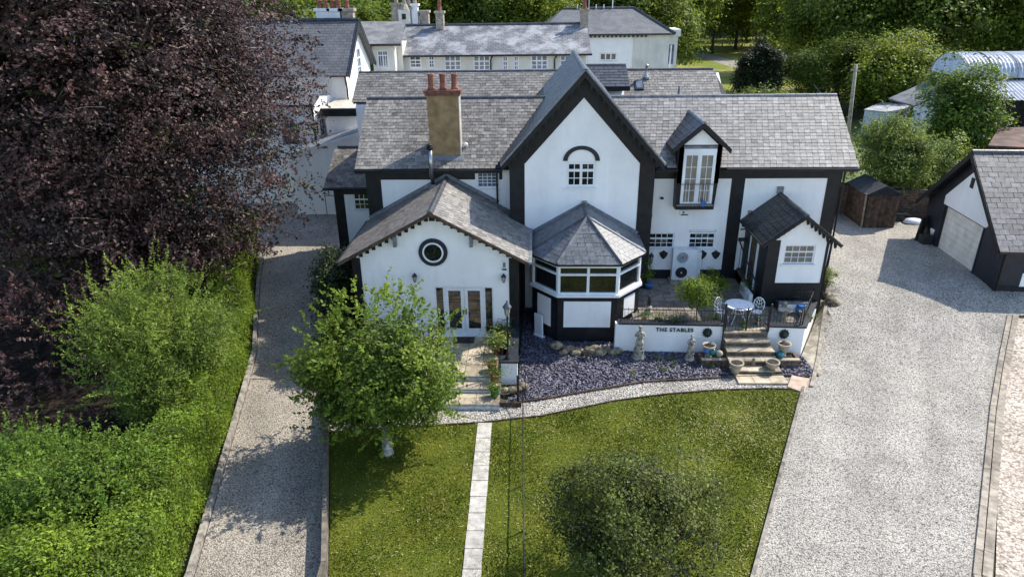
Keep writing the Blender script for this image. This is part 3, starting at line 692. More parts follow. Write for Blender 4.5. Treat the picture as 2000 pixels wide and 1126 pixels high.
ridge((vx0, RY, RZ+.03), (GX-(GZ-RZ)/GS, RY, RZ+.03), RIDGE); ridge((GX+(GZ-RZ)/GS, RY, RZ+.03), (vx1, RY, RZ+.03), RIDGEL)
# fascia and gutters
for a_, b_ in ((vx0, -1.4), (5.0, 5.9), (7.85, vx1)): MB().box(a_, b_, EY-.02, EY+.03, EZ-.2, EZ-.04).build('fascia', BLACK, house)
for a_, b_ in ((vx0-.02, -1.4), (5.0, 5.9), (7.9, vx1)): MB().tube([(a_, EY-.09, EZ-.07), (b_, EY-.09, EZ-.085)], .06, 8).build('gutter', BLACK, house)
for x_ in (vx1-.03, vx0+.03): MB().beam((x_, EY, EZ-.1), (x_, RY, RZ-.1), .05, .16).build('bargeboard', BLACK, house)
# rainwater pipes
for pts in ([(-1.62, WY-.08, 6.0), (-1.62, WY-.08, 3.9)], [(5.0, WY-.6, 6.2), (5.0, WY-.12, 5.8), (5.0, WY-.07, 1.1)], [(12.92, WY-.08, 6.0), (12.92, WY-.08, 1.0)]):
    MB().tube(pts, .04, 8).build('drainpipe', BLACK, house)
for fz in (3.1, ):
    MB().tube([(4.95, WY-.06, fz+.35), (5.05, WY-.06, fz+.36)], .03, 6).build('pipe_bracket', BLACK, house)

# ---- rear wing behind (its ridge shows above the main one)
rw = [(-9.45, 36.0, 7.7), (9.9, 36.0, 7.7), (9.4, 38.0, 8.95), (-9.5, 38.0, 8.95)]
MB().prism([(-9.3, 35.9, .9), (-9.3, 40.2, .9), (-9.3, 40.2, 7.5), (-9.3, 38, 8.8), (-9.3, 35.9, 7.5)], (19, 0, 0)).build('wall', WHITE, house)
r2 = deck('roof', rw, .1, BLACK); deck('roof', [(-9.5, 38, 8.95), (9.4, 38, 8.95), (9.9, 40.5, 7.4), (-9.5, 40.5, 7.4)], .1, FELT)
L2 = Vector((0, 2.0, 1.25)).length
r2rows = lambda a, b: (lambda v: None if v > L2-.05 else (a, b))
REAR = []
slate_rows(REAR, (0, 35.97, 7.7), X3, (0, 2, 1.25), r2rows(-9.5, 9.5), .30, .2, SLATE, r2, tint=lambda x, v: min(1, max(0, random.gauss(.42, .2))))
ridge((-9.5, 38, 8.97), (9.4, 38, 9.0), RIDGE, r2, .6)
SL += REAR
# low cross roof with white cheek to the right of the big gable
MB().prism([(2.2, 36.0, 6.5), (2.2, 39.3, 6.5), (2.2, 39.3, 8.0), (2.2, 38, 8.9), (2.2, 36.3, 8.1), (2.2, 36.0, 7.9)], (2.35, 0, 0)).build('wall', WHITE, house)
ce, cr_ = AY(1180, 170, 35.9).z, AY(1180, 128, 38).z
r4 = deck('roof', [(2.1, 35.9, ce), (4.8, 35.9, ce), (4.8, 38.0, cr_), (2.1, 38.0, cr_)], .1, BLACK)
slate_rows(SL, (0, 35.9, ce), X3, (0, 2.1, cr_-ce), lambda v: None if v > 2.2 else (2.1, 4.8), .5, .3, SLATED, r4)
ridge((2.1, 38, cr_+.03), (4.8, 38, cr_+.03), RIDGE, r4, .6)
gm = MB().box(2.1, 4.8, 35.84, 35.9, ce-.2, ce-.03); gm.build('fascia', BLACK, house)
# rooflight, vent and pipes on the rear slope
ry = lambda y: 7.7+(y-36.0)*.625+.05
c = AY(1248, 172, 36.9); nrm = Vector((0, -.53, .85)); up = Vector((0, .85, .53))
rl = MB().obb((c.x, 36.9, ry(36.9)), X3*.44, up*.72, nrm*.12).build('rooflight', BLACK, house); MB().obb(Vector((c.x, 36.9, ry(36.9)))+nrm*.04, X3*.32, up*.56, nrm*.08).build('pane', GLASSB, rl)
a = AY(1262, 148, 37.4); MB().lathe([(.2, -.05), (.13, .12), (.06, .2), (.06, .55), (.09, .56), (.09, .66), (.02, .7)], (a.x, 37.4, ry(37.4)), 10).build('vent_cowl', STEEL, house, True)
MB().tube([(AY(1325, 190, 36.2).x, 36.2, 7.7), (AY(1325, 190, 36.2).x, 36.2, 8.35)], .05, 8).build('vent_pipe', LEAD, house)

# ---- the steep central gable
GY = 27.4; HW = 2.93
FG = Fr((0, GY, 0), X3, (0, -1, 0))
zt = GZ-.12
gprof = [(GX-HW, GY, .0), (GX+HW, GY, .0), (GX+HW, GY, zt-HW*GS), (GX, GY, zt), (GX-HW, GY, zt-HW*GS)]
gw = carve(MB().prism(gprof, (0, 8, 0)), [cut(FG, 1.27, 2.47, 5.5, 6.56)], 'wall', WHITE, house)
# broad black chevron under the verge, black corner posts
iw, iz, ia = 2.33, 6.48, 9.08
out = lambda s, x, z: (GX+s*x, GY-.02, z)
for s in (-1, 1):
    MB().prism([out(s, 0, ia), out(s, iw, iz), out(s, HW+.02, iz-.55), out(s, HW+.02, zt-(HW+.02)*GS), out(s, 0, zt)], (0, .03, 0)).build('painted_band', BLACK, house)
    b = MB(); a0, a1 = sorted((GX+s*iw, GX+s*(HW+.02))); FG.box(b, a0, a1, -.1, iz-.0, -.01, .018); b.build('painted_band', BLACK, house)
band(Fr((GX+HW, GY, 0), Y3, X3), 0, 1.1, .9, 6.6, .02); band(Fr((GX-HW, GY, 0), Y3, -X3), 0, 1.1, .9, 6.6, .02)
VY = 26.98; OW = 3.22
gr_l = deck('roof', [(GX-OW, VY, GZ-OW*GS), (GX, VY, GZ), (GX, 35.6, GZ), (GX-OW, 35.6, GZ-OW*GS)], .10, BLACK)
gr_r = deck('roof', [(GX+OW, VY, GZ-OW*GS), (GX, VY, GZ), (GX, 35.6, GZ), (GX+OW, 35.6, GZ-OW*GS)], .10, BLACK)
LG = OW*sqrt(1+GS*GS)
def grows(v):
    if v > LG-.1: return None
    z = GZ-OW*GS+v*GS/sqrt(1+GS*GS)
    return (VY, min(35.6, EY+(z-EZ)/RS+.15 if z < RZ else 35.6))
slate_rows(SL, (GX-OW, 0, GZ-OW*GS), Y3, (1, 0, GS), grows, .34, .24, SLATED, gr_l, th=.018)
slate_rows(SL, (GX+OW, 0, GZ-OW*GS), Y3, (-1, 0, GS), grows, .34, .24, SLATED, gr_r, th=.018)
ridge((GX, VY, GZ+.02), (GX, 35.6, GZ+.02), RIDGE, gr_l, .5, .1)
for s in (-1, 1):
    b = MB(); b.prism([(GX, VY-.03, GZ-.02), (GX+s*(OW+.03), VY-.03, GZ-.02-(OW+.03)*GS), (GX+s*(OW+.03), VY-.03, GZ-.24-(OW+.03)*GS), (GX, VY-.03, GZ-.26)], (0, .05, 0)); b.build('bargeboard', BLACK, house)
    # scalloped board behind: pointed drops
    k = MB()
    for i in range(1, 13):
        x = i*.245; zc = GZ-.26-x*GS; k.prism([(GX+s*(x-.09), VY+.01, zc+.16), (GX+s*(x+.09), VY+.01, zc-.04), (GX+s*x, VY+.01, zc-.22)], (0, .03, 0))
    k.build('scalloped_trim', BLACK, house)
    MB().prism([(GX, VY+.02, GZ-.16), (GX+s*OW, VY+.02, GZ-.16-OW*GS), (GX+s*OW, VY+.02, GZ-.2-OW*GS), (GX, VY+.02, GZ-.2)], (0, GY-VY, 0)).build('soffit', BLACK, house)
    MB().beam((GX+s*(OW+.05), VY+.02, GZ-.03-OW*GS), (GX+s*(OW+.05), 28.2, GZ-.03-OW*GS), .1, .08).build('gutter', LEAD if s > 0 else BLACK, house)
    MB().beam((GX+s*.03, VY-.045, GZ+.015), (GX+s*(OW+.06), VY-.045, GZ+.01-(OW+.04)*GS), .035, .06).build('verge_strip', LEAD, house)
# arched window
wnd = window(FG, 1.27, 2.47, 5.5, 6.56, house, cols=2, rows=3, lights=2, transom=.66, rec=-.08, name='window', fw=.105, bw=.03)
arc = MB(); R0, R1 = .56, .74; N = 16; ac = Vector((1.87, GY, 6.60))
for i in range(N):
    t0, t1 = pi*i/N, pi*(i+1)/N
    arc.prism([ac+Vector((cos(t)*r, -.045, sin(t)*r*.82)) for t, r in ((t0, R0), (t0, R1), (t1, R1), (t1, R0))], (0, .06, 0))
arc.build('window_arch', NAVY, house)

# ---- chimney
ch = MB().prism([(-4.42, 28.62, 6.2), (-3.16, 28.62, 6.2), (-3.13, 28.62, 9.02), (-4.46, 28.62, 9.02)], (0, .62, 0)).build('chimney', TANR, house)
b = MB().box(-4.52, -3.07, 28.56, 29.3, 9.02, 9.12); b.box(-4.56, -3.03, 28.52, 29.34, 9.12, 9.24); b.build('chimney_cap', REDB, ch)
for x in (-4.28, -3.8, -3.32):
    MB().lathe([(.15, 0), (.15, .05), (.125, .09), (.115, .5), (.13, .54), (.14, .56), (.14, .62), (.10, .62), (.10, .3)], (x, 28.93, 9.24), 16).build('chimney_pot', TERRA, ch, True)
b = MB(); b.box(-3.16, -3.125, 28.60, 29.26, 6.4, 9.02); b.build('sunlit_side', PALES, ch)  # pale facing: sunlight on the stack's right side put into its colour
b = MB(); zf = lambda y: EZ+(y-EY)*RS
b.prism([(-4.62, 28.4, zf(28.4)+.03), (-2.98, 28.4, zf(28.4)+.03), (-2.98, 28.62, zf(28.62)+.03), (-4.62, 28.62, zf(28.62)+.03)], (0, -.01, .03)); b.build('flashing', LEAD, ch)
b = MB().ball((-2.95, 29.0, 6.95), .09, 8); b.build('alarm_bell', UPVC, house)
# twin walled flue by the hall roof
fp = AY(846, 362, 27.9); ft = AY(839, 290, 27.9)
fl = MB().tube([(fp.x, 27.9, fp.z-.4), (ft.x+.03, 27.9, ft.z-.75)], .075, 12).build('flue', BLACK, house, True)
MB().tube([(ft.x+.03, 27.9, fp.z+.3), (ft.x, 27.9, ft.z)], .1, 12).build('flue_pipe', STEEL, fl, True)
MB().lathe([(.13, 0), (.14, .04), (.14, .1), (.1, .12), (.1, .17), (.13, .19), (.05, .24)], (ft.x, 27.9, ft.z-.04), 12).build('flue_cap', BLACK, fl)
MB().lathe([(.22, -.2), (.16, .02), (.11, .1)], (fp.x, 27.9, fp.z-.05), 10).build('flue_collar', LEAD, fl)
# small upstairs window on the left
window(FM, AY(930, 350, WY).x, AY(973, 350, WY).x, wz0, wz1, house, cols=4, rows=4, glass=GLASSB, fw=.09)

# ---- left wing (gabled hall)
LX, LZ, LS = -3.78, 5.66, .545
LYW, LYV = 23.83, 23.42
FL = Fr((0, LYW, 0), X3, (0, -1, 0)); LHW = 3.12
rim = lambda x: LZ-.12-abs(x-LX)*LS
cuts = [cut(FL, -3.86, -1.58, .5, 2.62)]
rc = Vector(AY(846, 492, LYW))
lw = MB().prism([(LX-LHW, LYW, .0), (LX+LHW, LYW, .0), (LX+LHW, LYW, rim(LX+LHW)), (LX, LYW, LZ-.12), (LX-LHW, LYW, rim(LX-LHW))], (0, 4.7, 0))
lwall = carve(lw, cuts, 'wall', WHITE, house)
band(FL, LX-LHW-.02, -6.6, 0, 3.78); band(FL, -.98, LX+LHW+.02, 0, 3.78)
band(FL, -1.55, -.98, .3, .9)
band(Fr((LX+LHW, LYW, 0), Y3, X3), 0, 3.6, 0, 3.7, .03); band(Fr((LX-LHW, LYW, 0), Y3, -X3), 0, 4.6, 0, 3.7, .03)
LO = 3.56
yb = WY-.02
ll = deck('roof', [(LX-LO, LYV, LZ-LO*LS), (LX, LYV, LZ), (LX, yb, LZ), (LX-LO, yb, LZ-LO*LS)], .09, BLACK)
lr = deck('roof', [(LX+LO, LYV, LZ-LO*LS), (LX, LYV, LZ), (LX, yb, LZ), (LX+LO, yb, LZ-LO*LS)], .09, BLACK)
LLn = LO*sqrt(1+LS*LS)
tn = lambda x, v: min(1, max(0, random.gauss(.45, .2)))
slate_rows(SL, (LX-LO, 0, LZ-LO*LS), Y3, (1, 0, LS), lambda v: None if v > LLn-.08 else (LYV, yb), .26, .2, SLATEBR, ll, tint=tn)
slate_rows(SL, (LX+LO, 0, LZ-LO*LS), Y3, (-1, 0, LS), lambda v: None if v > LLn-.08 else (LYV, (GY if LX+LO-v/sqrt(1+LS*LS) > GX-HW else yb)), .26, .2, SLATE, lr, tint=lambda x, v: min(1, max(0, random.gauss(.5, .2))))
ridge((LX, LYV-.02, LZ+.02), (LX, yb, LZ+.02), RIDGE, ll, .4, .09)
for s in (-1, 1):
    MB().prism([(LX, LYV-.03, LZ-.01), (LX+s*LO, LYV-.03, LZ-.01-LO*LS), (LX+s*LO, LYV-.03, LZ-.11-LO*LS), (LX, LYV-.03, LZ-.12)], (0, .04, 0)).build('bargeboard', TIMBERD, house)
    MB().prism([(LX, LYV+.02, LZ-.1), (LX+s*LO, LYV+.02, LZ-.1-LO*LS), (LX+s*LO, LYV+.02, LZ-.13-LO*LS), (LX, LYV+.02, LZ-.13)], (0, LYW-LYV, 0)).build('soffit', BLACK, house)
    for i in range(12):
        x = .22+i*.255; z = LZ-.12-x*LS; e = .07
        MB().prism([(LX+s*(x-e), LYW-.03, z+e*LS), (LX+s*(x+e), LYW-.03, z-e*LS), (LX+s*(x+e), LYW-.03, z-e*LS-.17), (LX+s*(x-e), LYW-.03, z-e*LS-.17)], (0, .04, 0)).build('dentil', BLACK, lwall)
    # purlin bracket
    x = 1.42; MB().box(LX+s*x-.06, LX+s*x+.06, LYW-.2, LYW, LZ-.62-x*LS, LZ-.2-x*LS).build('bracket', LEAD, lwall)
MB().box(LX-.1, LX+.1, LYW-.06, LYW, LZ-.42, LZ-.14).build('finial', BLACK, lwall)
MB().beam((LX+LO+.05, LYV, LZ-LO*LS), (LX+LO+.05, 27.3, LZ-LO*LS), .12, .09).build('gutter', LEAD, house)
MB().beam((LX-LO-.04, LYV, LZ-LO*LS-.03), (LX-LO-.04, yb, LZ-LO*LS-.03), .1, .08).build('gutter', BLACK, house)
# lead flashing where the hall roof meets the main wall
for s in (-1, 1):
    MB().beam((LX, yb-.04, LZ+.1), (LX+s*(LO-.1 if s < 0 else 2.2), yb-.04, LZ+.1-(LO-.1 if s < 0 else 2.2)*LS), .05, .16).build('flashing', LEAD, house)
# round window
def ring(mb, c, r0, r1, y0, y1, n=36):
    for i in range(n):
        t0, t1 = 2*pi*i/n, 2*pi*(i+1)/n
        mb.prism([(c.x+cos(t)*r, y0, c.z+sin(t)*r) for t, r in ((t0, r0), (t0, r1), (t1, r1), (t1, r0))], (0, y1-y0, 0))
m_ = MB(); ring(m_, rc, .38, .545, LYW-.06, LYW); rw_ = m_.build('round_window', NAVY, house)
m_ = MB(); ring(m_, rc, .335, .395, LYW-.085, LYW-.03); m_.build('frame', UPVC, rw_)
m_ = MB(); m_.prism([(rc.x+cos(2*pi*i/32)*.38, LYW-.05, rc.z+sin(2*pi*i/32)*.38) for i in range(32)], (0, .04, 0)); m_.build('pane', GLASS, rw_)
# french doors with side lights
dm = MB(); A0, A1, Z0, Z1 = -3.86, -1.58, .5, 2.62
FL.box(dm, A0, A1, Z1-.07, Z1, -.1, -.02); FL.box(dm, A0, A1, Z0-.0, Z0+.07, -.1, .06)
xs4 = [A0, A0+.36, (A0+A1)/2, A1-.36, A1]
for a in (A0, xs4[1]-.03, xs4[3]-.03, A1-.06): FL.box(dm, a, a+.06, Z0+.07, Z1-.07, -.1, -.02)
dr = dm.build('door_frame', UPVC, house)
for a, b in ((A0+.06, xs4[1]-.03), (xs4[3]+.03, A1-.06)):
    m_ = MB(); FL.box(m_, a, b, Z0+.07, Z1-.07, -.09, -.07); m_.build('side_light', GLASS, dr)
for a, b, hx in ((xs4[1]+.03, xs4[2], -1), (xs4[2], xs4[3]-.03, 1)):
    m_ = MB(); e = .13; a += .006; b -= .006
    FL.box(m_, a, b, Z0+.08, Z0+.08+.22, -.08, -.03); FL.box(m_, a, b, Z1-.2, Z1-.08, -.08, -.03)
    FL.box(m_, a, a+e, Z0+.3, Z1-.2, -.08, -.03); FL.box(m_, b-e, b, Z0+.3, Z1-.2, -.08, -.03); d_ = m_.build('door', UPVC, dr)
    m_ = MB(); FL.box(m_, a+e, b-e, Z0+.3, Z1-.2, -.07, -.05); m_.build('pane', GLASS, dr)
    xx = (b-.05) if hx < 0 else (a+.05)
    m_ = MB(); FL.box(m_, xx-.02, xx+.02, 1.42, 1.66, -.03, -.015); m_.tube([FL.p(xx, 1.56, .0), FL.p(xx+hx*-.0, 1.45, .02)], .015, 6); m_.build('door_handle', IRON, dr)
m_ = MB(); FL.box(m_, A0-.05, A1+.05, Z0-.06, Z0, -.1, .09); m_.build('door_sill', UPVC, dr)

# ---- bay (garden room) with hipped slate roof
BX = 2.05; by0, by1, bw0, bw1 = 24.25, 25.42, 1.16, 2.16
def bayring(off, z): return [(BX-bw1-off, 27.5, z), (BX-bw1-off, by1-off*.4, z), (BX-bw0-off*.41, by0-off, z), (BX+bw0+off*.41, by0-off, z), (BX+bw1+off, by1-off*.4, z), (BX+bw1+off, 27.5, z)]
bb = MB().prism(bayring(0, -.1), (0, 0, 2.1)).build('bay_base', BLACK, house)
MB().prism(bayring(.10, 2.0), (0, 0, .10)).build('bay_sill', UPVC, house)
MB().prism(bayring(-.12, 2.1), (0, 0, 1.25)).build('bay_glazing', GLASS, house)
MB().prism(bayring(.04, 3.27), (0, 0, .13)).build('bay_head', UPVC, house)
ringp = [Vector(p) for p in bayring(0, 0)]
facets = [(ringp[i], ringp[i+1]) for i in range(5)]
for i, (p, q) in enumerate(facets):
    u = (q-p); L = u.length; wv = Vector((u.y, -u.x, 0)); fr = Fr((p.x, p.y, 0), u, wv if wv.dot(Vector((p.x-BX, p.y-27, 0))) > 0 else -wv)
    nl = {0: 2, 1: 1, 2: 2, 3: 1, 4: 2}[i]
    m_ = MB(); pw = .09; zt0, zt1 = 2.1, 3.27; tz = 2.92
    fr.box(m_, 0, pw, zt0, zt1, -.1, .012); fr.box(m_, L-pw, L, zt0, zt1, -.1, .012)
    lw_ = (L-2*pw); sub = MB()
    fr.box(m_, pw, L-pw, zt0, zt0+.07, -.1, .01); fr.box(m_, pw, L-pw, tz-.04, tz+.04, -.1, .01); fr.box(m_, pw, L-pw, zt1-.07, zt1, -.1, .01)
    if nl == 2:
        fr.box(m_, L/2-.05, L/2+.05, zt0+.07, tz-.04, -.1, .01); fr.box(m_, L/2-.05, L/2+.05, tz+.04, zt1-.07, -.1, .01)
    wn = m_.build('bay_window', UPVC, house)
    xs_ = [pw, L/2-.05, L/2+.05, L-pw] if nl == 2 else [pw, L-pw]
    for a, b in zip(xs_[::2], xs_[1::2]):
        for z0_, z1_ in ((zt0+.07, tz-.04), (tz+.04, zt1-.07)):
            pm = MB(); fr.box(pm, a, b, z0_, z1_, -.075, -.06); pm.build('pane', GLASS, wn)
    # white panels of the base
    if i == 2: m_ = MB(); fr.box(m_, .24, L-.24, .68, 1.80, -.01, .014); m_.build('wall_panel', WHITE, house)
    if i == 1:
        m_ = MB(); fr.box(m_, L*.22, L*.74, .55, 1.78, -.01, .014); m_.build('wall_panel', WHITE, house)
    if i == 3: m_ = MB(); fr.box(m_, L*.3, L*.80, .95, 1.78, -.01, .014); m_.build('wall_panel', WHITE, house)
apz = 4.78; af = Vector((BX-.02, 25.62, apz)); ab = Vector((BX-.02, GY+.05, apz))
ez = 3.42; er = [Vector(p) for p in bayring(.14, ez)]
er[0].y = er[5].y = GY+.03
roofs = [([er[0], er[1], af, ab], 'l'), ([er[1], er[2], af], 'f'), ([er[2], er[3], af], 'f'), ([er[3], er[4], af], 'f'), ([er[4], er[5], ab, af], 'r')]
for pts, k in roofs:
    d_ = deck('roof', pts, .07, BLACK)
    p, q = pts[0], pts[1]; u = (q-p).normalized(); top = pts[2]
    nn = (q-p).cross(top-p).normalized(); nn = nn if nn.z > 0 else -nn
    v = nn.cross(u); v = v if v.z > 0 else -v
    def rows(vv, pts=pts, p=p, u=u, v=v):
        xs_ = []
        P_ = [((a-p).dot(u), (a-p).dot(v)) for a in pts]
        for (a, b), (c, d) in zip(P_, P_[1:]+P_[:1]):
            if (b-vv)*(d-vv) < 0: xs_.append(a+(c-a)*(vv-b)/(d-b))
        return (min(xs_), max(xs_)) if len(xs_) >= 2 else None
    slate_rows(SL, p-v*.03, u, v, rows, .30, .19, SLATEB, d_, tint=lambda x, v: min(1, max(0, random.gauss(.5, .16))))
for e, m in ((er[1], RIDGE), (er[2], RIDGEL), (er[3], RIDGE), (er[4], LEAD)): ridge(e+Vector((0, 0, .03)), af+Vector((0, 0, .04)), m, house, .22, .055)
ridge(af+Vector((0, 0, .03)), ab+Vector((0, 0, .03)), RIDGE, house, .3, .07)
MB().box(BX-.12, BX+.08, GY-.15, GY, apz+.0, apz+.16).build('lead_apron', LEAD, house)
gm = MB()
for p, q in zip(er[:5], er[1:]):
    o_ = Vector((0, 0, -.05)); gm.beam(p+o_, q+o_, .1, .07)
gm.build('gutter', BLACK, house)
for s in (-1, 1): MB().beam((BX, GY-.03, apz+.06), (BX+s*(bw1+.1), GY-.03, ez+.12), .05, .13).build('flashing', LEAD, house)

# ---- dormer with tall french window and juliet balcony
DY = 27.97
DX, DZ = AY(1376, 240, DY-.2).x, AY(1376, 240, DY-.2).z
dh, dov, DS = .86, 1.17, .90
dz0 = 4.35; FD = Fr((0, DY, 0), X3, (0, -1, 0))
eav = DZ-dov*DS
dz = MB().prism([(DX-dh, DY, 5.5), (DX+dh, DY, 5.5), (DX+dh, DY, DZ-.1-dh*DS), (DX, DY, DZ-.1), (DX-dh, DY, DZ-.1-dh*DS)], (0, 3.0, 0)).build('dormer', BLACK, house)
b = MB(); dl, drr = AY(1319, 403, DY).x, AY(1394, 403, DY).x
DXc = (dl+drr)/2
b.prism([(dl, DY, 4.36), (drr, DY, 4.36), (DX+dh+.03, DY, 6.3), (DX+dh+.03, DY, DZ-.12-dh*DS), (DX-dh-.03, DY, DZ-.12-dh*DS), (DX-dh-.03, DY, 6.3)], (0, .54, 0)); b.build('dormer_surround', BLACK, house)
b = MB(); b.prism([(DX-.70, DY-.02, DZ-.34-.70*DS+.06), (DX+.70, DY-.02, DZ-.34-.70*DS+.06), (DX, DY-.02, DZ-.3)], (0, .03, 0)); b.build('gable_panel', WHITE, house)
zb, ztp = 4.62, DZ-.34-.70*DS+.02
b = MB(); FD.box(b, DX-.68, DX+.68, ztp-.12, ztp, 0, .02); b.build('lintel', RIDGEL, house)
b = MB(); FD.box(b, DX-.66, DX+.66, ztp-.3, ztp-.12, 0, .06); b.build('blind_box', UPVC, house)
wa, wb = DX-.66, DX+.66; zt_ = ztp-.3
jd = MB()
for a in (wa, DX-.035, wb-.07): FD.box(jd, a, a+.07, zb, zt_, .0, .05)
FD.box(jd, wa+.07, DX-.035, zb, zb+.09, .0, .05); FD.box(jd, wa+.07, DX-.035, zt_-.09, zt_, .0, .05); FD.box(jd, DX+.035, wb-.07, zb, zb+.09, .0, .05); FD.box(jd, DX+.035, wb-.07, zt_-.09, zt_, .0, .05)
jo = jd.build('french_window', UPVC, house)
gb = MB()
for a, b_ in ((wa+.07, DX-.035), (DX+.035, wb-.07)):
    st_ = MB(); FD.box(st_, a, a+.05, zb+.09, zt_-.09, .0, .045); FD.box(st_, b_-.05, b_, zb+.09, zt_-.09, .0, .045); st_.build('stile', UPVC, jo)
    pw = (b_-a-.1)/2; hh = (zt_-zb-.18)/4
    for i in range(2):
        for j in range(4):
            pm = MB(); FD.box(pm, a+.05+i*pw, a+.05+(i+1)*pw, zb+.09+j*hh, zb+.09+(j+1)*hh, .005, .02); pm.build('pane', GLASSC, jo)
    FD.box(gb, a+.05+pw-.01, a+.05+pw+.01, zb+.09, zt_-.09, .018, .03)
    for j in range(1, 4): FD.box(gb, a+.05, b_-.05, zb+.09+j*hh-.01, zb+.09+j*hh+.01, .017, .029)
gb.build('glazing_bar', UPVC, jo)
jb = MB(); yb_ = DY-.18
jb.tube([(wa-.06, yb_, 5.5), (wb+.06, yb_, 5.5)], .016, 6); jb.tube([(wa-.06, yb_, 4.66), (wb+.06, yb_, 4.66)], .014, 6)
for a in (wa-.06, wb+.06): jb.tube([(a, DY, 5.5), (a, yb_, 5.5)], .014, 6); jb.tube([(a, DY, 4.66), (a, yb_, 4.66)], .014, 6)
jr = jb.build('juliet_balcony', IRON, house)
for i in range(13):
    x = wa-.05+i*(wb-wa+.1)/12; MB().tube([(x, yb_, 4.66), (x, yb_, 5.5)], .0085, 5).build('baluster', UPVC if i % 4 else IRON, jr)
b = MB(); FD.box(b, dl+.03, drr-.03, 4.54, 4.60, -.01, .1); b.build('sill', LEAD, house)
for s in (-1, 1):
    yy = EY+(DZ-dov*DS-EZ)/RS
    pts = [(DX+s*dov, DY-.22, eav), (DX, DY-.22, DZ), (DX, EY+(DZ-EZ)/RS+.1, DZ), (DX+s*dov, yy+.15, eav)]
    d_ = deck('dormer_roof', pts, .07, BLACK)
    def drow(v):
        if v > dov*sqrt(1+DS*DS)-.05: return None
        z = eav+v*DS/sqrt(1+DS*DS); return (DY-.22, EY+(z-EZ)/RS+.1)
    slate_rows(SL, (DX+s*dov, 0, eav), Y3, (-s, 0, DS), drow, .3, .24, SLATED, d_)
    MB().prism([(DX, DY-.25, DZ+.0), (DX+s*(dov+.02), DY-.25, eav+.0), (DX+s*(dov+.02), DY-.25, eav-.2), (DX, DY-.25, DZ-.22)], (0, .05, 0)).build('bargeboard', BLACK, house)
    MB().beam((DX+s*(dov), DY-.2, eav-.04), (DX+s*(dov), yy, eav-.04), .08, .07).build('gutter', BLACK, house)
ridge((DX, DY-.24, DZ+.02), (DX, EY+(DZ-EZ)/RS, DZ+.02), LEAD, house, .45, .08)
# flashing / shaded slates are real roof; ground floor windows
window(FM, 4.98, 6.12, 2.42, 3.16, house, cols=4, rows=3, transom=.62, fw=.07)
window(FM, 6.72, 7.9, 2.42, 3.16, house, cols=4, rows=3, transom=.62, fw=.07)

# ---- front porch at the right
PY = 25.55; FP = Fr((0, PY, 0), X3, (0, -1, 0))
pa, pb_ = AY(1487, 560, PY).x, AY(1606, 570, PY).x
pc = AY(1572, 430, PY).x; PZ = AY(1572, 421, PY-.25).z
PS = .80; phw = (AY(1619, 470, PY).x-AY(1500, 470, PY).x)/2+.02; PC = (AY(1619, 470, PY).x+AY(1500, 470, PY).x)/2+.07
zt = PZ-.12
pw_ = MB().prism([(PC-phw+.02, PY, .9), (PC+phw-.1, PY, .9), (PC+phw, PY, zt-phw*PS), (PC, PY, zt), (PC-phw, PY, zt-phw*PS)], (0, 3.0, 0))
wx0, wx1, wzz0, wzz1 = AY(1528, 515, PY).x, AY(1588, 515, PY).x, AY(1560, 515, PY).z, AY(1560, 478, PY).z
porch = carve(pw_, [cut(FP, wx0, wx1, wzz0, wzz1)], 'porch_wall', WHITE, house)
window(FP, wx0, wx1, wzz0, wzz1, house, cols=4, rows=3, glass=GLASSC, fw=.06, transom=.62)
band(FP, PC-phw-.02, AY(1513, 550, PY).x, .9, zt-phw*PS+.0); band(FP, AY(1601, 550, PY).x, PC+phw-.05, .9, zt-phw*PS+.0)
band(FP, AY(1513, 550, PY).x, AY(1601, 550, PY).x, .9, AY(1560, 552, PY).z)
band(Fr((PC-phw, PY, 0), Y3, -X3), 0, 2.95, .9, zt-phw*PS-.05, .03)
band(Fr((PC+phw, PY, 0), Y3, X3), 0, 2.95, .9, zt-phw*PS-.05, .02)
pd = MB(); FPs = Fr((PC-phw-.03, PY, 0), Y3, -X3); FPs.box(pd, 1.1, 1.9, 1.5, 3.4, 0, .03); pdo = pd.build('front_door', TIMBERD, house)
pd = MB(); FPs.box(pd, .95, 1.08, 1.3, 3.45, 0, .05); FPs.box(pd, 1.92, 2.02, 1.3, 3.45, 0, .05); pd.build('door_frame', UPVC, house)
po = phw+.28; pv = PY-.27
def prr(s):
    pts = [(PC+s*po, pv, PZ-po*PS), (PC, pv, PZ), (PC, WY-.03, PZ), (PC+s*po, WY-.03, PZ-po*PS)]
    d_ = deck('porch_roof', pts, .08, BLACK)
    slate_rows(SL, (PC+s*po, 0, PZ-po*PS), Y3, (-s, 0, PS), lambda v: None if v > po*sqrt(1+PS*PS)-.06 else (pv, WY-.03), .3, .25, SLATEK, d_, th=.02)
    MB().prism([(PC, pv-.03, PZ), (PC+s*(po+.03), pv-.03, PZ-po*PS-.02), (PC+s*(po+.03), pv-.03, PZ-po*PS-.14), (PC, pv-.03, PZ-.14)], (0, .05, 0)).build('bargeboard', BLACK, house)
    k = MB()
    for i in range(1, 9):
        x = i*po/8.6; z = PZ-.12-x*PS
        k.prism([(PC+s*(x-.09), PY-.05, z+.12), (PC+s*(x+.06), PY-.05, z+.0), (PC+s*(x+.06), PY-.05, z-.16), (PC+s*(x-.02), PY-.05, z-.19), (PC+s*(x-.05), PY-.05, z-.08)], (0, .06, 0))
    k.build('carved_trim', BLACK, house)
    MB().beam((PC+s*(po+.04), pv, PZ-po*PS-.04), (PC+s*(po+.04), WY-.1, PZ-po*PS-.04), .09, .08).build('gutter', BLACK, house)
for s in (-1, 1): prr(s)
ridge((PC, pv-.02, PZ+.02), (PC, WY-.05, PZ+.02), RIDGE, house, .4, .08)
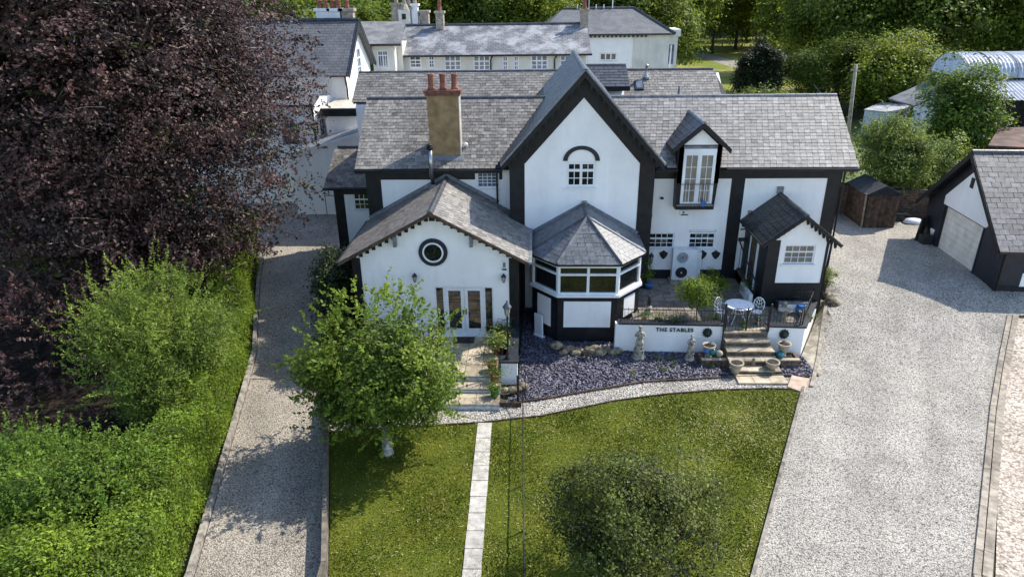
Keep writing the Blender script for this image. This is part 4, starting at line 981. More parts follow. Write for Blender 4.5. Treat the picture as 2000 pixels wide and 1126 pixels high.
MB().box(PC-.14, PC+.12, WY-.1, WY-.02, PZ-.02, PZ+.28).build('lead_apron', LEAD, house)
MB().tube([(PC-po, PY+2.2, PZ-po*PS-.08), (9.55, WY-.12, 3.42), (9.42, WY-.08, 3.3), (9.42, WY-.08, 1.2)], .035, 8).build('drainpipe', BLACK, house)
# side recess door with a decoration
sd_f = MB(); FM.box(sd_f, 9.5, 10.0, 1.25, 3.2, 0, .04); sd_o = sd_f.build('side_door', UPVC, house)

pieces('slate', SL, house, 300)

# ---- low annex at the far left
AYW = 30.6
fa = AY(652, 372, AYW); ax0, ax1 = -9.35, -7.25
window_x = (AY(690, 390, AYW).x, AY(722, 390, AYW).x)
an = thing('annex', 'low lean-to annex with brown slate roof left of the white house', 'annex', (-8.3, AYW, 1))
FA = Fr((0, AYW, 0), X3, (0, -1, 0)); az = AY(652, 366, AYW-.25).z
carve(MB().prism([(ax0, AYW, .8), (ax0, AYW+2.6, .8), (ax0, AYW+2.6, az+1.2), (ax0, AYW, az-.05)], (ax1-ax0+1, 0, 0)), [cut(FA, window_x[0], window_x[1], AY(700, 410, AYW).z, AY(700, 376, AYW).z)], 'wall', WHITE, an)
window(FA, window_x[0], window_x[1], AY(700, 410, AYW).z, AY(700, 376, AYW).z, an, cols=3, rows=3, transom=.6)
b = MB(); FA.box(b, ax0-.02, ax0+.45, .8, az-.1, -.01, .02); FA.box(b, ax0+.45, ax1+1, az-.4, az-.1, -.01, .02); b.build('painted_band', BLACK, an)
ar = [(-9.72, AYW-.3, az), (-7.2, AYW-.3, az), (-7.2, AYW+2.3, az+1.32), (-9.55, AYW+2.3, az+1.32)]
ad = deck('roof', ar, .1, BLACK, an); AS = []
slate_rows(AS, (0, AYW-.32, az), X3, (0, 2.6, 1.32), lambda v: None if v > 2.8 else (-9.72, -7.25), .28, .21, SLATEBR, ad)
pieces('slate', AS, an, 300)
ridge((-9.6, AYW+2.3, az+1.35), (-7.3, AYW+2.3, az+1.35), RIDGE, ad, .5)
MB().tube([(-9.75, AYW-.38, az-.06), (-7.3, AYW-.38, az-.06)], .06, 8).build('gutter', BLACK, an)

# ================================================================ TERRACE
def slabs(root, poly, z, sx, sy, m, jit=.004, name='paving_slab', ang=0., x_off=0., tint=None, th=.05):
    P = [(p[0], p[1]) for p in poly]; xs_ = [p[0] for p in P]; ys_ = [p[1] for p in P]; r = 0; y = min(ys_)
    lst = []
    while y < max(ys_):
        x = min(xs_)-(sx*.5 if r % 2 else 0)*x_off
        while x < max(xs_):
            cx, cy = x+sx/2, y+sy/2
            if inpoly(P, np.array([cx]), np.array([cy]))[0]:
                lst.append((Vector((cx, cy, z-th/2+random.uniform(-jit, jit))), X3*(sx-.018), Y3*(sy-.018), Z3*th, m, root, random.random() if tint is None else tint))
            x += sx
        y += sy; r += 1
    pieces(name, lst, root)
TZ = 1.0
Tp = [(BX+bw1+.05, 23.55), (7.15, 23.45), (7.15, 23.2), (8.8, 23.2), (8.8, 23.45), (10.3, 23.45), (11.75, 26.0), (12.3, 28.4), (4.3, 28.45), (4.3, 25.5), (3.4, 24.4)]
Tp = [(3.35, 23.6), (7.15, 23.5), (7.15, 23.2), (8.8, 23.2), (8.8, 23.5), (10.25, 23.5), (11.7, 26.0), (12.4, 28.45), (4.3, 28.45), (4.3, 25.5)]
ter = MB().prism([(x, y, .93) for x, y in Tp], (0, 0, .03)).build('terrace', mat('terrace_bed', (.12, .10, .08), .95, var=.3), None, kind='structure')
slabs(ter, [(4.2, 23.7), (10.6, 23.7), (12, 28.4), (4.2, 28.4)], 1.0, .62, .60, GREYS, x_off=1)
slabs(ter, [(7.15, 23.2), (8.8, 23.2), (8.8, 23.7), (7.15, 23.7)], 1.002, .55, .5, SAND)
rw = thing('terrace_wall', 'low white retaining wall with black coping along the front of the raised terrace', 'wall', (5.2, 23.5, 0))
MB().prism([(3.1, 23.5, 0), (7.14, 23.36, 0), (7.14, 23.62, 0), (3.1, 23.76, 0)], (0, 0, 1.2)).build('wall', WHITE, rw)
MB().prism([(3.2, 23.45, 1.2), (7.18, 23.31, 1.2), (7.18, 23.66, 1.2), (3.2, 23.8, 1.2)], (0, 0, .07)).build('coping', NAVY, rw)
rw2 = thing('terrace_wall', 'white wall with black coping right of the steps, turning back along the gravel drive', 'wall', (9.6, 23.4, 0))
MB().prism([(8.82, 23.30, 0), (10.15, 23.22, 0), (11.75, 26.15, 0), (11.52, 26.28, 0), (10.02, 23.5, 0), (8.82, 23.56, 0)], (0, 0, 1.2)).build('wall', WHITE, rw2)
MB().prism([(8.78, 23.25, 1.2), (10.19, 23.17, 1.2), (11.82, 26.15, 1.2), (11.46, 26.33, 1.2), (9.98, 23.55, 1.2), (8.78, 23.61, 1.2)], (0, 0, .07)).build('coping', NAVY, rw2)
FT = Fr((3.1, 23.5, 0), (4.04, -.14, 0), (-.14, -4.04, 0))
a = (AY(1281, 640, 23.45)-FT.O).dot(FT.u)
text('THE STABLES', FT, a, AY(1281, 646, 23.45).z, .22, IRON, 'wall_lettering', 'black raised lettering reading THE STABLES on the white terrace wall', 'lettering')
def railing(label, p, q, h=.5, sp=.13, zb=1.27, cat='railing', name='railing'):
    p, q = Vector(p), Vector(q); L = (q-p).length; n = max(2, round(L/sp)); u = (q-p)/n
    t = thing(name, label, cat, (p.x, p.y, zb), None); m_ = MB()
    m_.tube([p+Z3*(zb+h), q+Z3*(zb+h)], .018, 6); m_.tube([p+Z3*(zb+.06), q+Z3*(zb+.06)], .014, 6); m_.build('rail', IRON, t)
    m_ = MB()
    for i in range(n+1):
        m_.tube([p+u*i+Z3*(zb-.02), p+u*i+Z3*(zb+h+(.05 if i % 2 == 0 else 0))], .009, 4)
        if i % 2 == 0: m_.ball(p+u*i+Z3*(zb+h+.06), .02, 5)
    m_.build('balusters', IRON, t); m_ = MB()
    for e in (p, q): m_.tube([e+Z3*(zb-.02), e+Z3*(zb+h+.1)], .022, 6); m_.ball(e+Z3*(zb+h+.12), .035, 6)
    m_.build('post', IRON, t)
railing('black iron railing on the long white terrace wall left of the gate', (3.3, 23.62, 0), (7.1, 23.48, 0))
railing('short black iron railing on the white wall right of the gate', (8.88, 23.42, 0), (10.0, 23.36, 0))
railing('black iron railing running back along the terrace wall beside the drive', (10.1, 23.38, 0), (11.6, 26.15, 0), sp=.35)
gt = thing('garden_gate', 'pair of black iron gates at the top of the terrace steps', 'gate', (7.95, 23.3, 1))
for s, (g0, g1) in ((0, (7.2, 7.96)), (1, (7.99, 8.75))):
    m_ = MB(); y = 23.27
    m_.tube([(g0, y, 1.06), (g1, y, 1.06)], .016, 6); m_.tube([(g0, y, 1.7), (g1, y, 1.7)], .016, 6); m_.tube([(g0, y, 1.04), (g0, y, 2.0)], .018, 6); m_.tube([(g1, y, 1.04), (g1, y, 2.0)], .018, 6)
    pts = [(g0+(g1-g0)*k/8, y, 1.88+(.09*sin(pi*k/8))) for k in range(9)]; m_.tube(pts, .014, 5)
    for k in range(1, 6):
        x = g0+(g1-g0)*k/6; m_.tube([(x, y, 1.06), (x, y, 1.95)], .009, 4)
        m_.tube([(x+.06*cos(q_*.8), y, 1.76+.05*sin(q_*.8)) for q_ in range(8)], .006, 4)
    m_.build('gate_leaf', IRON, gt)
for x in (7.14, 8.81): m_ = MB().tube([(x, 23.27, 1.0), (x, 23.27, 2.1)], .035, 8); m_.ball((x, 23.27, 2.13), .05, 8); m_.build('gate_post', IRON, gt)
# steps
stp = thing('terrace_steps', 'brown brick steps with sandstone treads leading up to the terrace gate', 'steps', (7.95, 22.4, 0))
tr = [(23.2, 1.0, 7.16, 8.8), (22.86, .8, 7.15, 8.82), (22.5, .6, 7.13, 8.9), (22.14, .4, 7.13, 8.92), (21.76, .2, 7.15, 8.95)]
for i, (y, z, a, b) in enumerate(tr):
    a -= 0; MB().box(a, b, y+.02, 23.5+.001*i, -.05, z-.05-.0015*i).build('riser', BRICKP, stp)
    yn = tr[i-1][0] if i else 23.3
    for k in range(3):
        w_ = (b-a)/3; piece('tread', (a+w_*(k+.5), (y+yn)/2, z-.025), X3*(w_-.012), Y3*(yn-y+.03), Z3*.05, SAND if i else GREYS, stp)
for k in range(3): piece('tread', (7.25+.58*(k+.5), 21.42, .05), X3*.565, Y3*.62, Z3*.06, SAND, stp)
# stone blocks with pots either side of the steps
def urn(loc, s, m, label, cat='plant pot', prof=None, plant=None, name='plant_pot', group=None):
    t = thing(name, label, cat, tuple(loc), group)
    prof = prof or [(.11, 0), (.13, .03), (.15, .22), (.17, .26), (.20, .27), (.20, .31), (.165, .31), (.15, .26)]
    MB().lathe([(r*s, z*s) for r, z in prof], loc, 18).build('pot', m, t, True)
    zt_ = max(z for r, z in prof)*s; rr = max(r for r, z in prof if z > .6*max(z for r, z in prof))*s
    MB().lathe([(rr*.86, zt_-.05*s), (rr*.84, zt_-.035*s)], loc, 12).build('soil', SOIL, t)
    if plant:
        m_, n, R, hh, lL = plant
        c = Vector(loc)+Z3*zt_; C = rng.normal(size=(n, 3))*np.array([R, R, hh])*.5; C[:, 2] = np.abs(C[:, 2]); C += np.array([c.x, c.y, c.z])
        Nn = rng.normal(size=(n, 3))*.7+np.array([0, 0, 1])+(C-np.array(c))*2
        o = bpy.data.objects.new('foliage', leaves(C, Nn, lL, lL*.5, m_, 'foliage')); link(o, t)
        st_ = MB()
        for i in range(6): e = C[i*7 % n]; st_.tube([c-Z3*.05, Vector(e)], .006, 4)
        st_.build('stems', GREENP, t)
    return t
for (cx, lab) in ((6.75, 'brown stone block left of the steps carrying an urn and glazed balls'), (9.3, 'brown stone block right of the steps carrying an urn and teal ball')):
    t = thing('plinth', lab, 'plinth', (cx, 22.75, 0))
    for i in range(3):
        piece('stone', (cx-.38+.38*i, 22.42, .13), X3*.36, Y3*.16, Z3*.3, BRICKP, t)
    piece('stone', (cx-.5, 22.75, .13), X3*.14, Y3*.5, Z3*.3, BRICKP, t); piece('stone', (cx+.5, 22.75, .13), X3*.14, Y3*.5, Z3*.3, BRICKP, t)
    MB().box(cx-.44, cx+.44, 22.5, 23.1, 0, .22).build('soil', SOIL, t); MB().box(cx-.55, cx+.5, 22.34, 22.5, .28, .32).build('cap', SAND, t)
URN = [(.10, 0), (.11, .04), (.07, .08), (.10, .14), (.15, .24), (.15, .34), (.20, .40), (.21, .44), (.17, .44), (.13, .36)]
urn(AY(1382, 698, 22.75), 1.25, POTS, 'stone urn on the block left of the terrace steps', prof=URN)
urn(AY(1528, 695, 22.75), 1.25, POTS, 'stone urn on the block right of the terrace steps', prof=URN)
def ball_(px, py, y, r, m, label):
    c = AY(px, py, y); o = bpy.data.objects.new('glazed_ball', MB().ball((0, 0, 0), r, 16).mesh('glazed_ball', m, True)); o.location = c; COL.objects.link(o); tag(o, label, 'ornament')
ball_(1392, 686, 22.62, .15, TEAL, 'teal glazed ball beside the urn left of the steps'); ball_(1380, 685, 22.6, .11, BLUEP, 'small blue grey glazed ball at foot of the left urn')
ball_(1405, 690, 22.5, .13, POTS, 'pale round stone ornament at right end of the left block'); ball_(1524, 692, 22.55, .15, TEAL, 'teal glazed ball in front of the urn right of the steps')
PL = [(.14, 0), (.15, .04), (.17, .1), (.23, .30), (.27, .40), (.29, .42), (.29, .47), (.24, .47), (.21, .36)]
urn(AZ(1436, 727, .08), .92, POTS, 'pale conical planter at the left foot of the terrace steps', prof=PL)
urn(AZ(1506, 725, .08), .88, POTS, 'pale bowl planter on a foot at the right of the steps', prof=[(.16, 0), (.17, .04), (.09, .10), (.10, .14), (.24, .28), (.29, .42), (.30, .48), (.25, .48), (.22, .38)])
c = AZ(1470, 718, .08); t = thing('stone_ornament', 'small brown stone figure standing on the lowest terrace step', 'ornament', tuple(c))
MB().lathe([(.09, 0), (.1, .04), (.06, .08), (.08, .18), (.06, .26), (.03, .30), (.055, .36), (.03, .42)], c, 9).build('figure', ROCK, t, True)
# statues
def statue(loc, h, label, arms=1):
    t = thing('statue', label, 'statue', tuple(loc)); c = Vector(loc)
    MB().lathe([(r*h, z*h) for r, z in [(.19, 0), (.20, .03), (.17, .05), (.15, .12), (.13, .24), (.15, .26), (.14, .29)]], c, 16).build('pedestal', STATUE, t, True)
    me = bpy.data.meshes.new('figure'); V_ = [(0, 0, .52), (0, 0, .60), (0, 0, .70), (0, -.01, .79), (0, -.01, .84), (.0, -.02, .91), (.055, 0, .50), (.04, -.05, .40), (.05, 0, .27), (-.055, 0, .50), (-.05, -.01, .38), (-.05, .0, .27),
        (.095, 0, .76), (.14, -.03, .66), (.04, -.11, .66), (-.095, 0, .76), (-.13, -.02, .68), (-.03, -.11, .74 if arms else .56)]
    Ed = [(0, 1), (1, 2), (2, 3), (3, 4), (4, 5), (0, 6), (6, 7), (7, 8), (0, 9), (9, 10), (10, 11), (3, 12), (12, 13), (13, 14), (3, 15), (15, 16), (16, 17)]
    R_ = [.085, .068, .085, .06, .03, .052, .07, .055, .05, .07, .055, .05, .04, .03, .02, .04, .03, .02]
    me.from_pydata([(x*h, y*h, z*h) for x, y, z in V_], Ed, []); me.materials.append(STATUE)
    o = bpy.data.objects.new('figure', me); o.matrix_basis = Matrix.Translation(c); link(o, t)
    md = o.modifiers.new('s', 'SKIN'); 
    for i, v in enumerate(me.skin_vertices[0].data if me.skin_vertices else []): v.radius = (R_[i]*h, R_[i]*h)
    if not me.skin_vertices:
        bm = bmesh.new(); bm.from_mesh(me); ly = bm.verts.layers.skin.verify()
        for i, v in enumerate(bm.verts): v[ly].radius = (R_[i]*h, R_[i]*h); v[ly].use_root = i == 0
        bm.to_mesh(me); bm.free()
    o.modifiers.new('u', 'SUBSURF').levels = 2; o.modifiers['u'].render_levels = 2
    # drapery about the hips and legs, hair
    d_ = MB().lathe([(r*h, z*h) for r, z in [(.13, .27), (.11, .36), (.115, .44), (.10, .53), (.075, .58)]], c, 12); d_.build('drapery', STATUE, t, True)
    MB().ball(c+Vector((0, .012*h, .935*h)), .055*h, 10, sc=(1, 1, .9)).build('hair', STATUE, t, True)
    return t
statue(AZ(1247, 698, .03), 1.38, 'tall weathered stone statue of a draped figure against the terrace wall')
statue(AZ(1347, 701, .03), 1.06, 'smaller mossy stone statue of a figure holding its arms across its chest', 0)
# wall masks and hanging planters
def mask(fr, a, z, r, m, label, cat='wall planter', name='wall_planter', bowl=True):
    t = thing(name, label, cat, tuple(fr.p(a, z-r, .05)))
    mb = MB(); n = 22; ol = [(cos(2*pi*k/n)*r*(.92+.22*(k % 2)), sin(2*pi*k/n)*r*(.98+.26*(k % 2))) for k in range(n)]
    if name == 'wall_planter': ol = [(-r*1.15, r*.45), (-r*.85, -r*.4), (-r*.4, -r*1.0), (0, -r*1.3), (r*.4, -r*1.0), (r*.85, -r*.4), (r*1.15, r*.45), (r*.5, r*.8), (0, r*1.2), (-r*.5, r*.8)]
    mb.prism([fr.p(a+x, z+y, .0) for x, y in ol], fr.w*.07); mb.build('back_plate', m, t)
    mb = MB(); c = fr.p(a, z-.1*r, .1); mb.ball(c, r*.68, 10, sc=(1, .8, 1.1), jit=.08); mb.ball(c+Z3*r*.5, r*.42, 8, jit=.1)
    for k in range(7): x = cos(pi*k/6)*r*.8; mb.ball(fr.p(a+x, z+sin(pi*k/6)*r*.75, .08), r*.2, 6)
    mb.build('relief', m, t)
G_IRON = mat('dark_green_iron', (.014, .022, .014), .5, var=.4, scale=10)
for px, py, lab in ((1381, 648, 'dark round foliage mask on the terrace wall left of the steps'), (1529, 648, 'dark round foliage mask on the terrace wall right of the steps')):
    fr = Fr((3.1, 23.5, 0), (4.04, -.14, 0), (-.14, -4.04, 0)) if px < 1450 else Fr((8.82, 23.3, 0), (1.33, -.08, 0), (-.08, -1.33, 0))
    p = AY(px, py, 23.4); mask(fr, (p-fr.O).dot(fr.u), p.z, .165, G_IRON, lab, 'wall mask', 'wall_mask')
for px, lab in ((1296, 'black half basket planter on house wall left of the heat pump'), (1372, 'black half basket planter just right of the heat pump'), (1398, 'black half basket planter nearest the black post by the porch')):
    p = AY(px, 497, WY-.05); mask(FM, p.x, p.z, .165, IRON, lab)
def lantern(p, label, fr, h=.34, arm=.14):
    t = thing('wall_lantern', label, 'lantern', tuple(p)); c = Vector(p)+fr.w*arm
    mb = MB().box(p[0]-.04, p[0]+.04, p[1]-.03, p[1]+.0, p[2]-.12, p[2]+.1); mb.tube([p, p+fr.w*arm*.6+Z3*.1, c+Z3*.08], .012, 6); mb.build('bracket', IRON, t)
    MB().lathe([(.045, -h*.5), (.085, h*.12), (.085, h*.14)], c, 6).build('glass', mat('lantern_glass', (.35, .36, .34), .1, spec=.8), t)
    MB().lathe([(.11, h*.14), (.10, h*.2), (.04, h*.42), (.015, h*.55)], c, 6).build('cap', IRON, t); MB().lathe([(.01, -h*.62), (.05, -h*.5), (.048, -h*.46)], c, 6).build('base', IRON, t)
    k = MB()
    for i in range(6): t0 = 2*pi*i/6; k.tube([c+Vector((cos(t0)*.048, sin(t0)*.048, -h*.48)), c+Vector((cos(t0)*.088, sin(t0)*.088, h*.14))], .006, 4)
    k.build('glazing_frame', IRON, t)
lantern(AY(811, 539, LYW-.03), 'black wall lantern on the hall wall below and left of the round window', FL)
lantern(AY(984, 540, LYW-.03), 'black wall lantern at the right edge of the hall front', FL)
lantern(AY(1271, 500, WY-.05), 'black wall lantern on the house wall beside the bay', FM, .45, .2)
# heat pump
hp = thing('heat_pump', 'white twin fan heat pump standing against the rear terrace wall', 'heat pump', (5.8, 28.2, 1))
ha, hb = AY(1311, 545, 28.1).x, AY(1359, 545, 28.1).x; ht = AY(1335, 488, 28.1).z
MB().box(ha, hb, 28.1, 28.42, 1.09, ht).build('casing', UPVC, hp); MB().box(ha-.1, hb+.3, 27.75, 28.44, 1.0, 1.09).build('base_slab', KERB, hp)
for zc, mm_, ri in ((1.09+(ht-1.09)*.25, IRON, RIDGE), (1.09+(ht-1.09)*.75, LEAD, UPVC)):
    mb = MB(); c = Vector(((ha*.62+hb*.38), 28.1, zc)); mb.prism([(c.x+cos(2*pi*i/24)*.25, 28.085, zc+sin(2*pi*i/24)*.25) for i in range(24)], (0, .02, 0)); mb.build('fan_grille', mm_, hp)
    mb = MB()
    for r in (.08, .14, .20, .25): mb.tube([(c.x+cos(2*pi*i/24)*r, 28.08, zc+sin(2*pi*i/24)*r) for i in range(25)], .008, 4, False)
    mb.build('fan_guard', ri, hp); MB().ball((c.x, 28.07, zc), .04, 8).build('fan_hub', UPVC if mm_ is IRON else RIDGEL, hp)
MB().box(hb+.02, hb+.2, 28.3, 28.46, 1.1, 2.3).build('cover_panel', WHITE, hp)
# small fittings on the walls
def fitting(fr, px, py, Y, w_, h_, d_, m, label, cat, name):
    p = AY(px, py, Y); t = thing(name, label, cat, tuple(fr.p(p.x-fr.O.x, p.z-h_/2)))
    b = MB(); a = p.x-fr.O.x; fr.box(b, a-w_/2, a+w_/2, p.z-h_/2, p.z+h_/2, 0.005, d_); b.build('casing', m, t); return t, a, p.z
t, a, z = fitting(FM, 1336, 414, WY, .36, .2, .08, UPVC, 'white alarm box below the juliet balcony', 'alarm box', 'alarm_box'); b = MB(); FM.box(b, a-.14, a+.16, z-.12, z-.07, .08, .09); FM.box(b, a-.08, a, z-.03, z+.05, .08, .088); b.build('marking', IRON, t)
t, a, z = fitting(FM, 1464, 414, WY, .16, .16, .06, KERB, 'small pale vent on the wall left of the porch roof', 'vent', 'wall_vent')
b = MB()
for i in range(4): FM.box(b, a-.06, a+.06, z-.055+i*.035, z-.04+i*.035, .06, .07)
b.build('louvre', LEAD, t)
p = AY(1293, 387, WY-.1); t = thing('flood_light', 'small black security light high on the wall left of balcony', 'light', tuple(p)); MB().ball(p, .07, 8, sc=(1.2, 1, .8)).build('lamp_head', IRON, t); MB().tube([p, p+Vector((-.08, .1, .02))], .02, 6).build('arm', UPVC, t)
p = AY(1374, 398, DY-.22); t = thing('blue_sign', 'small round blue sign hanging below the juliet balcony', 'sign', tuple(p)); MB().prism([(p.x+cos(2*pi*i/12)*.13, p.y, p.z+sin(2*pi*i/12)*.13*(1 if i % 2 else .9)) for i in range(12)], (0, .03, 0)).build('disc', mat('sign_blue', (.02, .14, .42), .4), t); MB().tube([p+Vector((0, .015, .1)), p+Vector((0, .02, .22))], .008, 4).build('hook', IRON, t)
t, a, z = fitting(FM, 1452, 439, WY, .14, .1, .12, IRON, 'small black light above the name board left of porch', 'light', 'door_light'); b = MB(); FM.box(b, a-.1, a+.12, z-.22, z-.17, 0, .03); b.build('mount', IRON, t)
t, a, z = fitting(FM, 1452, 467, WY, .46, .16, .04, IRON, 'black name board on the wall between black post and porch', 'name board', 'name_board'); b = MB(); FM.box(b, a-.2, a+.2, z-.03, z+.03, .04, .045); b.build('board_face', TIMBERD, t)
t, a, z = fitting(FL, 985, 516, LYW, .14, .3, .06, UPVC, 'white bell box under the hall eaves at right', 'alarm box', 'alarm_box'); b = MB(); FL.box(b, a-.05, a+.05, z-.1, z+.1, .06, .07); b.build('cover', LEAD, t); b = MB(); FL.box(b, a-.08, a+.08, z-.2, z-.15, 0, .1); b.build('bracket', IRON, t)
t, a, z = fitting(FM, 1271, 421, WY, .12, .14, .05, KERB, 'small pale junction box with cable above the left kitchen window', 'junction box', 'junction_box'); b = MB(); FM.box(b, a, a+.012, z-.6, z-.07, 0, .02); b.build('cable', LEAD, t)
p = AY(1487, 467, WY-.08); t = thing('door_wreath', 'small dark hanging figure ornament on the white side door', 'ornament', tuple(p)); mb = MB()
for k in range(9): mb.ball(p+Vector((random.uniform(-.1, .1), -.02, random.uniform(-.16, .14))), .05, 6, jit=.2)
mb.build('wreath', G_IRON, t); MB().tube([p+Z3*.14, p+Z3*.24], .01, 4).build('hanger', IRON, t)
text('S W', FL, AY(745, 582, LYW).x, AY(745, 582, LYW).z, .2, IRON, 'hall_lettering', 'black raised letters on the hall wall half hidden by the tree', 'lettering')
for i, (px, py) in enumerate(((1492, 440), )): pass
# handrail steps beside the porch
hs = thing('porch_steps', 'dark brick steps with curved iron handrail rising to the porch door', 'steps', (9.1, 27.5, 1))
for i in range(4): MB().box(8.95, PC-phw-.03, 26.6+i*.32, 28.46-.001*i, 1.0, 1.13+i*.13).build('step', BRICKP, hs)
hp_ = [(9.0, 25.9, 1.0), (9.0, 25.9, 1.9), (8.98, 26.3, 2.1), (8.95, 27.2, 2.35), (8.95, 28.2, 2.7), (8.95, 28.44, 2.75)]
MB().tube(hp_, .028, 8).build('handrail', NAVY, hs)
m_ = MB()
for k in range(7): yy = 26.2+k*.33; m_.tube([(8.96, yy, 1.0+.4*k/7), (8.96, yy, 2.05+.1*k)], .012, 5)
m_.build('balusters', IRON, hs)
MB().box(8.75, 8.9, 25.7, 27.0, 1.0, 1.45).build('side_wall', UPVC, hs)
# low white planter wall in front of the porch
lwp = thing('low_planter_wall', 'low white walled bed with grey cap in front of the porch', 'wall', (10.2, 25.0, 1)); xa, xb = AZ(1510, 595, 1).x, AZ(1562, 595, 1).x
MB().box(xa, xb, 24.95, 25.1, 1.0, 1.38).build('wall', WHITE, lwp); MB().box(xa-.03, xb+.03, 24.92, 25.13, 1.38, 1.43).build('cap', RIDGEL, lwp); MB().box(xa, xb, 25.1, 25.52, 1.0, 1.3).build('soil', SOIL, lwp)
m_ = MB(); c = AY(1578, 570, 24.9)
for k in range(5): m_.tube([(c.x-.25+k*.13, 25.1, 1.37), (c.x-.25+k*.13, 25.1, 1.85)], .01, 5)
m_.tube([(c.x-.3, 25.1, 1.85), (c.x+.3, 25.1, 1.85)], .014, 5); m_.build('small_railing', IRON, lwp)
urn(AZ(1548, 592, 1.05), 1.3, IRON, 'black trough planter with small clipped conifer before the porch', plant=(L_OAK, 900, .22, .6, .05))
urn(AZ(1562, 612, 1.0), 1.0, BLUEP, 'dark blue glazed pot on the terrace by the white wall', prof=[(.12, 0), (.19, .12), (.20, .24), (.14, .34), (.16, .38), (.12, .38)])
urn(AZ(1570, 618, 1.0), 1.0, POTS, 'pale low bowl on the terrace beside the blue pot', prof=[(.12, 0), (.2, .1), (.24, .2), (.25, .24), (.2, .24)])
# patio table and chairs
tc = AZ(1444, 594, 1.74)
tb = thing('patio_table', 'round white cast metal table on the terrace', 'table', (tc.x, tc.y, 1)); tx, ty = tc.x, tc.y
MB().lathe([(.50, .70), (.53, .71), (.53, .735), (.51, .745), (.1, .74)], (tx, ty, 1), 40).build('tabletop', IRONW, tb)
for k in range(4):
    t0 = pi/4+k*pi/2; d = Vector((cos(t0), sin(t0), 0)); MB().tube([Vector((tx, ty, 1.0))+d*.42, Vector((tx, ty, 1.35))+d*.2, Vector((tx, ty, 1.5))+d*.22, Vector((tx, ty, 1.7))+d*.34], .016, 6).build('leg', IRONW, tb)
m_ = MB(); m_.tube([(tx+.22*cos(2*pi*i/20), ty+.22*sin(2*pi*i/20), 1.42) for i in range(21)], .01, 4, False); m_.build('ring', IRONW, tb)
def chair(x, y, rot, label):
    t = thing('patio_chair', label, 'chair', (x, y, 1), 'white cast metal chairs at the terrace table')
    R = Matrix.Translation((x, y, 1)) @ Matrix.Rotation(rot, 4, 'Z'); T = lambda *p: R @ Vector(p)
    MB().prism([T(.21*cos(2*pi*i/16), .20*sin(2*pi*i/16), .44) for i in range(16)], (0, 0, .025)).build('seat', IRONW, t)
    for sx in (-1, 1):
        MB().tube([T(.16*sx, .15, .44), T(.2*sx, .19, .2), T(.22*sx, .22, 0)], .014, 6).build('leg', IRONW, t)
        MB().tube([T(.15*sx, -.16, .44), T(.18*sx, -.19, .2), T(.2*sx, -.23, 0)], .014, 6).build('leg', IRONW, t)
        MB().tube([T(.2*sx, .08, .45), T(.25*sx, .1, .62), T(.25*sx, -.1, .68), T(.2*sx, -.2, .70)], .012, 6).build('armrest', IRONW, t)
    m_ = MB(); by = lambda z: -.18-.12*(z-.44)
    rim_ = [(-.16, .44), (-.2, .62), (-.2, .80), (-.1, .93), (0, .96), (.1, .93), (.2, .80), (.2, .62), (.16, .44)]
    m_.tube([T(a, by(z), z) for a, z in rim_], .016, 6)
    for a, b in (((0, .44), (0, .96)), ((0, .54), (-.17, .68)), ((0, .54), (.17, .68)), ((0, .68), (-.18, .82)), ((0, .68), (.18, .82)), ((-.09, .62), (-.06, .93)), ((.09, .62), (.06, .93)), ((0, .82), (-.1, .92)), ((0, .82), (.1, .92))):
        m_.tube([T(a[0], by(a[1]), a[1]), T((a[0]+b[0])/2*1.08, by((a[1]+b[1])/2), (a[1]+b[1])/2-.01), T(b[0], by(b[1]), b[1])], .01, 5)
    m_.build('backrest', IRONW, t)
chair(tx-.66, ty-.02, pi+.65, 'white openwork chair left of the terrace table'); chair(tx+.68, ty-.02, pi-.65, 'white openwork chair right of the terrace table')
# further pots, ornaments and plants of the terrace
c = AZ(1492, 627, 1.0); urn(AZ(1530, 627, 1.0), 1.0, POTS, 'pale bird bath bowl beside the right railing', prof=[(.15, 0), (.1, .05), (.06, .3), (.12, .4), (.26, .46), (.28, .5), (.2, .47)], name='bird_bath', cat='bird bath')
c = AZ(1530, 612, 1.0); t = thing('stone_ornament', 'pale carved stone animal sitting on the terrace right of table', 'ornament', tuple(c)); MB().lathe([(.12, 0), (.15, .1), (.12, .28), (.08, .36), (.1, .42), (.08, .5), (.03, .54)], c, 10).build('figure', STATUE, t, True)
urn(AZ(1455, 577, 1.0), .8, LEAD, 'small pot with pale green plant behind the terrace table', plant=(L_PALE, 500, .35, .5, .06))
urn(AZ(1452, 640, 1.0), .6, GREENP, 'little green pot standing under the table by the gate', plant=(L_OAK, 150, .15, .2, .05))
urn(AZ(1285, 634, 1.0), .8, BLUEP, 'blue pot behind the railing near the bay', plant=(L_YG, 300, .3, .3, .06)); urn(AZ(1318, 636, 1.0), .8, BLUEP, 'second blue pot behind the railing, under the green shrub', plant=(L_YG, 300, .3, .3, .06))
urn(AZ(1267, 563, 1.0), .9, BLUEP, 'bright blue bowl on the terrace beside the bay', prof=[(.1, 0), (.22, .18), (.25, .24), (.2, .24)])
c = AZ(1266, 612, 1.0); t = thing('stone_ornament', 'dark small figure on a stone foot behind the railing by the bay', 'ornament', tuple(c)); MB().lathe([(.16, 0), (.17, .1), (.1, .14), (.14, .3), (.08, .34)], c, 10).build('foot', STATUE, t, True); MB().lathe([(.07, .34), (.09, .5), (.05, .66), (.06, .74), (.02, .8)], c, 8).build('figure', IRON, t, True)
def shrub(label, base, cen, rad, m, n, per, cr, L, Wd, name='shrub', cat='shrub', r0=.03, bark=BARK, **kw): return tree(name, label, cat, tuple(base), tuple(cen), rad, m, L, Wd, n, per, cr, bark, r0, nl=7, nt=14, **kw)[0]
